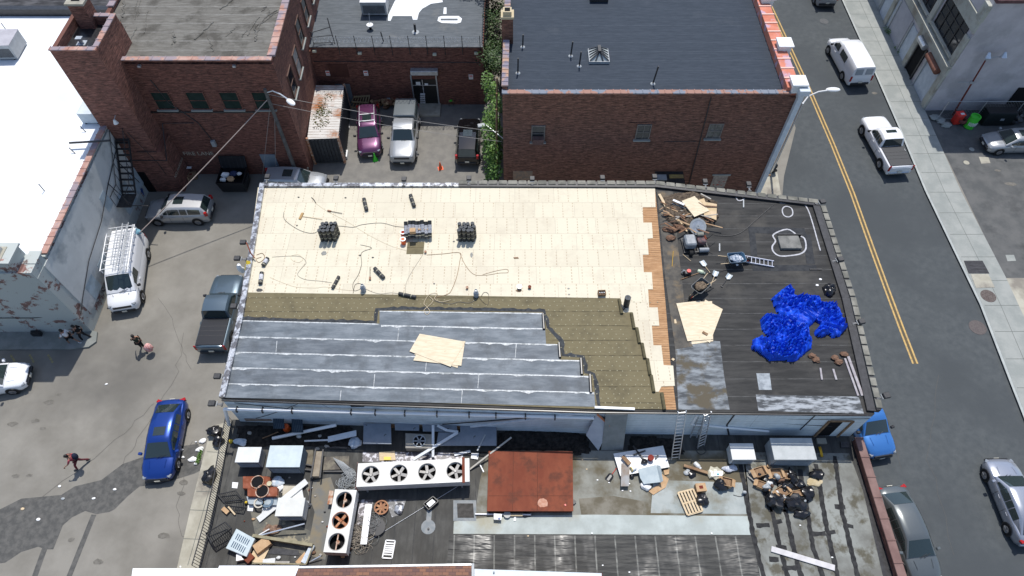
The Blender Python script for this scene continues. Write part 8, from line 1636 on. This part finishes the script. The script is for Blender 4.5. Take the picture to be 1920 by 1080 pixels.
for f in (0,.5,1): b = MB(); b.beam(q[0].lerp(q[3],f)-Vector((0,.05,.05)), q[1].lerp(q[2],f)-Vector((0,.05,.05)), .1, .09); b.build('bearer', MATS['old_pallet_wood'], pl)
for k in range(24): x, y = random.uniform(700,752), random.uniform(178,198); carton(x, y, (random.uniform(.3,.65), random.uniform(.25,.5), random.uniform(.1,.3)), random.uniform(0,3), 'flattened brown carton in the cardboard heap by the back wall', open_=k%3>0, m=pb[0] if k%2 else M_card, z=.02 + random.random() * .5)['group'] = 'cartons heaped at the back wall'
crumple('white_wrap',729,186,.4,(.35,.3,.2),M_grey,'pale plastic wrap on top of the cardboard heap','wrap'); board([(718,163),(742,163),(742,167),(718,167)],1.1,.3,'white_carton',M_acw,'long pale carton at the back of the cardboard heap','carton')
def chair(px, py, rz, label, m):
    p = P(px, py, 0); t = thing('chair', label, 'chair', p, rz, local=True); b = MB(); b.box((0,0,.45),(.48,.46,.06)); b.build('seat', m, t, bevel=.02); b = MB(); b.box((0,.22,.75),(.46,.06,.55)); b.build('backrest', m, t, bevel=.02)
    for x in (-.2,.2):
        for y in (-.19,.19): b = MB(); b.cyl((x,y,0),(x,y,.43),.02,6); b.build('leg', M_black, t)
    return t
chair(846,196,.2,'dark brown chair right of the shop entrance',M_oldwood); chair(861,192,-.3,'black chair in the row by the back wall',M_black); chair(874,190,.1,'black chair nearest the climbing vine',M_black); chair(849,180,2.8,'dark chair tipped close to the brick wall',M_black)
for (x, y, lb) in ((868,182,'small green planter on a chair by the back wall'),(846,190,'small green bottle crate right of the entrance')): crumple('green_item',x,y,.5,(.12,.1,.08),M_green,lb,'item')
bucket(812,187,0,'black bin standing left of the entrance',M_blackp,r=.25,h=.6,name='bin',cat='bin')
t = thing('display_board','cream upright board with a red round mark before the entrance','sign',P(780,190,0),.1,local=True); b = MB(); b.box((0,0,.85),(.62,.06,1.5)); b.build('board', mat('cream_board',(.5,.46,.38)), t, bevel=.02); b = MB(); b.cyl((0,-.035,1.3),(0,-.045,1.3),.22,18); b.build('round_mark', mat('coral',(.6,.12,.1)), t)
for k in range(5): board([(788,176+k*4),(797,176+k*4),(797,178+k*4),(788,178+k*4)], 1.3-k*.26, .05, 'magazine', M_white, 'white stacked magazine in the shelf at the entrance', 'magazine', 'magazines at the entrance')
def cone(px, py, label, m, h=.7, r=.2):
    p = P(px, py, 0); t = thing('traffic_cone', label, 'cone', p, .3, local=True); b = MB(); b.cyl((0,0,.03),(0,0,h),r*.75,14,.03); b.build('cone_body', m, t, smooth=50); b = MB(); b.box((0,0,.015),(r*2,r*2,.03)); b.build('base', m, t); b = MB(); b.cyl((0,0,h*.55),(0,0,h*.7),r*.75*.5,14,r*.75*.36); b.build('band', mat('reflective_band',(.6,.6,.6)) if m is M_orange else m, t); return t
cone(826,316,'orange traffic cone alone in the back yard',M_orange); cone(704,300,'bright green cone in front of the purple vehicle',M_green)
bar2 = lambda a, b_, z, w_, h_, m, name, label, cat: tag((lambda mb: (mb.beam(P(*a, z), P(*b_, z), w_, h_), mb.build(name, m))[1])(MB()), label, cat)
bar2((654,240),(652,212),.12,.12,.1,M_white,'wheel_stop','white strip along the right side of the container','strip'); bar2((649,296),(651,283),.15,.16,.25,M_white,'white_post','short white post lying at the container corner','post')
# left yard: dumpster, cardboard, blue bin
dm = thing('dumpster','black open dumpster full of rubbish under the brick wall','dumpster',P(445,350,0),0,local=True)
b = MB(); b.loft([[Vector((x*w_, y*l_, z)) for x, y in ((-1,-1),(1,-1),(1,1),(-1,1))] for w_, l_, z in ((.9,.6,.1),(.98,.85,1.3),(.93,.8,1.3),(.86,.56,.2))]); b.build('tub', M_blackp, dm); b = MB(); b.box((0,.95,1.65),(1.96,.06,.95),0,Matrix.Rotation(-.35,3,'X')); b.build('lid', lapped('ribbed_lid',(.014,.014,.016),(.02,.02,.022),.3,0,line=(.035,.035,.04),lw=.2), dm)
for s in (-1,1): b = MB(); b.box((s*1.02,0,.9),(.08,1.0,.14)); b.build('lift_pocket', M_black, dm)
for (x, y, m, lb, r_) in ((-.5,.1,M_white,'white bag at the left inside the dumpster',.3),(.5,.2,M_acw,'white bag at the right inside the dumpster',.2),(.1,.2,mat('navy_bag',(.03,.04,.09)),'navy bag in the middle of the dumpster',.32),(0,-.35,M_card,'torn cartons at the front of the dumpster',.28),(-.55,-.4,M_acw,'pale bag at the front left of the dumpster',.24)):
    q = P(445,350,0); mb = MB(); mb.ell((q.x+x,q.y+y,1.2),(r_,r_*.8,r_*.6),10,7,.2); tag(mb.build('rubbish_bag', m), lb, 'rubbish')
for k, (x, y, a, m, lb) in enumerate(((338,330,.4,M_card,'brown carton nearest the tower plinth'),(352,322,-.3,M_rust,'reddish brown carton under the pale sheets'),(345,340,.9,M_card,'brown carton standing in front of the reddish one'),(361,333,.2,M_oldwood,'dark carton right of the carton heap'),(330,343,-.5,M_rust,'reddish carton at the front of the heap'))): carton(x, y, (.75,.5,.35), a, lb, m=m, z=.01, open_=k%2==0)
for (x, y) in ((343,306),(356,308),(350,312)): board([(x-9,y-4),(x+8,y-5),(x+9,y+4),(x-7,y+5)], .75+.03*(x-343)/6, .02, 'white_sheet', M_white, 'white foam sheet dropped on the carton heap', 'sheet', 'white sheets on the carton heap')
t = thing('wheeled_bin','dark blue wheeled bin in the corner by the fire escape','bin',P(268,368,0),.2,local=True); b = MB(); b.loft([[Vector((x*w_,y*w_,z)) for x,y in ((-1,-1),(1,-1),(1,1),(-1,1))] for w_,z in ((.24,.08),(.32,1.0))]); b.build('tub', M_blue, t); b = MB(); b.box((0,0,1.03),(.7,.72,.06)); b.build('lid', M_blue, t, bevel=.02)
for s in (-1,1): b = MB(); b.cyl((s*.26,.28,.1),(s*.32,.28,.1),.1,12); b.build('wheel', M_tyre, t)
crumple('dark_heap',240,438,0,(.7,.5,.35),M_blackp,'dark rubbish heap behind the white cargo van','rubbish'); crumple('red_bag',237,441,.5,(.3,.2,.15),M_red,'red bag behind the rack of the white cargo van','bag'); crumple('rope_tangle',257,437,1.8,(.3,.25,.15),mat('rope_tangle',(.15,.3,.38)),'teal tangle at the back of the van rack','rope')
board([(62,624),(80,624),(79,631),(62,631)], .13, .3, 'black_box', M_blackp, 'small black box on the shaded left pavement', 'box')
# ================================================================ POLES, LAMPS, OVERHEAD WIRES
M_pole = mat('weathered_pole', (.09,.085,.08), (.13,.125,.12), 3)
up = thing('utility_pole','tall weathered utility pole with a white street lamp at the back left','street lamp',P(560,335,0)); base = P(560,335,0); top = base + Vector((0,0,8.5)); b = MB(); b.cyl(base, top, .15, 12, .11); b.build('pole', M_pole, up, smooth=50)
b = MB(); b.tube([top - Vector((0,0,.3)), top + Vector((.5,-.05,-.1)), top + Vector((1.0,-.2,-.25)), top + Vector((1.5,-.55,-.35))], .045, 8); b.build('arm', M_alu, up); b = MB(); b.ell(top + Vector((1.75,-.8,-.4)), (.42,.2,.12), 14, 8, 0, Matrix.Rotation(-.75,3,'Z')); b.build('lamp_head', M_white, up, smooth=True)
def wire(pts, label, r=.018, m=None, s=.25):
    out = []; pts = [Vector(p) for p in pts]
    for i in range(len(pts)-1): out += sag(pts[i], pts[i+1], s, 14)[(1 if i else 0):]
    b = MB(); b.tube(out, r, 5); return tag(b.build('overhead_wire', m or mat('grey_wire_sheath',(.3,.28,.26))), label, 'wire')
wire([top - Vector((0,0,.8)), P(262,436,2.4)], 'pale wire from the utility pole down to the back of the white cargo van', .03, mat('pinkish_wire',(.42,.34,.3)), .1)
wire([base + Vector((-.1,0,7)), P(492,332,.3)], 'thin guy wire left of the utility pole', .015, s=0); wire([base + Vector((-.05,-.1,6)), P(517,330,.3)], 'thin guy wire right beside the utility pole', .015, s=0)
lp_ = P(903,236,4.8)
wire([top + Vector((0,0,-.4)), Vector((xa + 1.0 - 1.3, YR0 + .2, 6.2))], 'upper thin wire spanning the back yard', .016); wire([top + Vector((0,0,-1.2)), Vector((xa - .1, YR0 + .3, 5.2))], 'lower thin wire spanning the back yard', .014)
fl = thing('flood_lamp','white flood lamp on a bracket beside the black vehicle','lamp',lp_); b = MB(); b.tube([Vector((xa, YR0+1.2, 4.6)), lp_ + Vector((.3,0,.1)), lp_], .03); b.build('bracket', M_steel, fl); b = MB(); b.box(lp_ + Vector((0,0,.05)), (.55,.34,.12), .25); b.build('lamp_head', M_grey, fl, bevel=.03)
sl = thing('street_lamp','white curved street lamp over the road at the brick corner','street lamp',P(1440,325,0)); base = P(1444,328,0); b = MB(); b.cyl(base, base+Vector((0,0,7.0)), .09, 10, .06); b.build('pole', M_alu, sl, smooth=50); tp = P(1497,192,6.9); b = MB(); b.tube([base+Vector((0,0,6.95)), P(1515,181,7.2), P(1535,172,7.5), P(1556,169,7.6)], .05, 8); b.build('arm', M_white, sl); b = MB(); b.ell(P(1562,168,7.6), (.5,.2,.12), 14, 8); b.build('lamp_head', M_white, sl, smooth=True)
crumple('street_bin',1446,322,.13,(.3,.3,.45),M_blackp,'dark bin at the foot of the street lamp','bin')
rp = thing('street_lamp','rusty red lamp post with two silver heads beside the grey building','street lamp',P(1786,216,0)); base = P(1786,216,0); tp = P(1848,113,5.4); b = MB(); b.cyl(base, tp, .075, 10, .055); b.build('pole', mat('dark_red_post',(.12,.025,.02),(.17,.05,.04),4), rp, smooth=50)
b = MB(); b.tube([tp, tp+Vector((.25,0,.25)), tp+Vector((.9,0,.3)), tp+Vector((1.05,0,.5))], .035); b.tube([tp, tp+Vector((-.1,0,.35))], .035); b.build('arm', M_grey, rp)
for dx, dz in ((-.12,.45),(1.05,.5)): b = MB(); b.cyl(tp+Vector((dx,-.2,dz-.12)), tp+Vector((dx,.0,dz+.25)), .24, 14, .09); b.build('lamp_head', M_alu, rp, smooth=50)
b = MB(); mid_ = base.lerp(tp, .62); b.box(mid_ + Vector((-.05,0,0)), (.3,.16,.2)); b.beam(mid_, mid_+Vector((-1.1,0,0)), .04, .04); b.build('bracket', M_grey, rp)
# bins beside the grey building
t = thing('barrel','bright green barrel with white lettering beside the lamp post','barrel',P(1815,238,0),0,local=True); b = MB(); b.cyl((0,0,.0),(.12,.1,1.0),.38,22); b.build('drum', M_green, t, smooth=50); b = MB(); b.ring((.121,.101,1.0),.3,.39,.04,20); b.build('rim', M_green, t); b = MB()
for k in range(8): a = -2.5 + k * .22; b.box((.41*math.cos(a)+.05,.41*math.sin(a)+.04,.5 + .02*(k%2)),(.035,.05,.3),a)
b.build('white_print', M_white, t)
t = thing('red_bin','red hooded bin at the foot of the lamp post','bin',P(1790,230,0),0.1,local=True); b = MB(); b.box((0,0,.45),(.6,.55,.9)); b.build('body', M_red, t, bevel=.06); b = MB(); b.box((0,0,.96),(.66,.6,.1)); b.build('lid', mat('bright_red',(.7,.05,.04)), t, bevel=.04); b = MB(); b.box((.05,-.1,1.02),(.3,.2,.02)); b.build('label', M_white, t)
for k in range(2): b = MB(); p = P(1804,228-k*1,.1+.22*k); b.ring(p, .2, .36, .2, 22); tag(b.build('tyre', mat('reddish_tyre',(.16,.06,.055)) if k else M_tyre, smooth=50), ('upper reddish tyre stacked by the green barrel' if k else 'lower black tyre stacked by the green barrel'), 'tyre')
t = thing('dumpster','long dark dumpster right of the green barrel','dumpster',P(1860,228,0),0,local=True); b = MB(); b.box((0,0,.65),(2.3,1.1,1.2)); b.build('tub', mat('dark_green_black',(.015,.02,.02)), t, bevel=.05); b = MB(); b.box((0,.05,1.29),(2.36,1.1,.07)); b.build('lid', M_blackp, t, bevel=.02); b = MB(); b.box((.2,-.556,.7),(.3,.01,.2)); b.build('faded_label', M_grey, t)
crumple('tyre_heap',1895,228,0,(.6,.5,.4),M_blackp,'dark heap right of the long dumpster','rubbish'); crumple('tyre_heap',1912,222,0,(.7,.5,.45),M_blackp,'dark heap cut by the right edge behind the silver sedan','rubbish')
for (x, y, lb) in ((1772,236,'grey rubble lump left of the red bin'),(1752,222,'grey rubble lump at the building corner'),(1764,228,'rubble lump between corner and red bin')): crumple('rubble',x,y,0,(.4,.3,.15),M_conc,lb,'rubble')
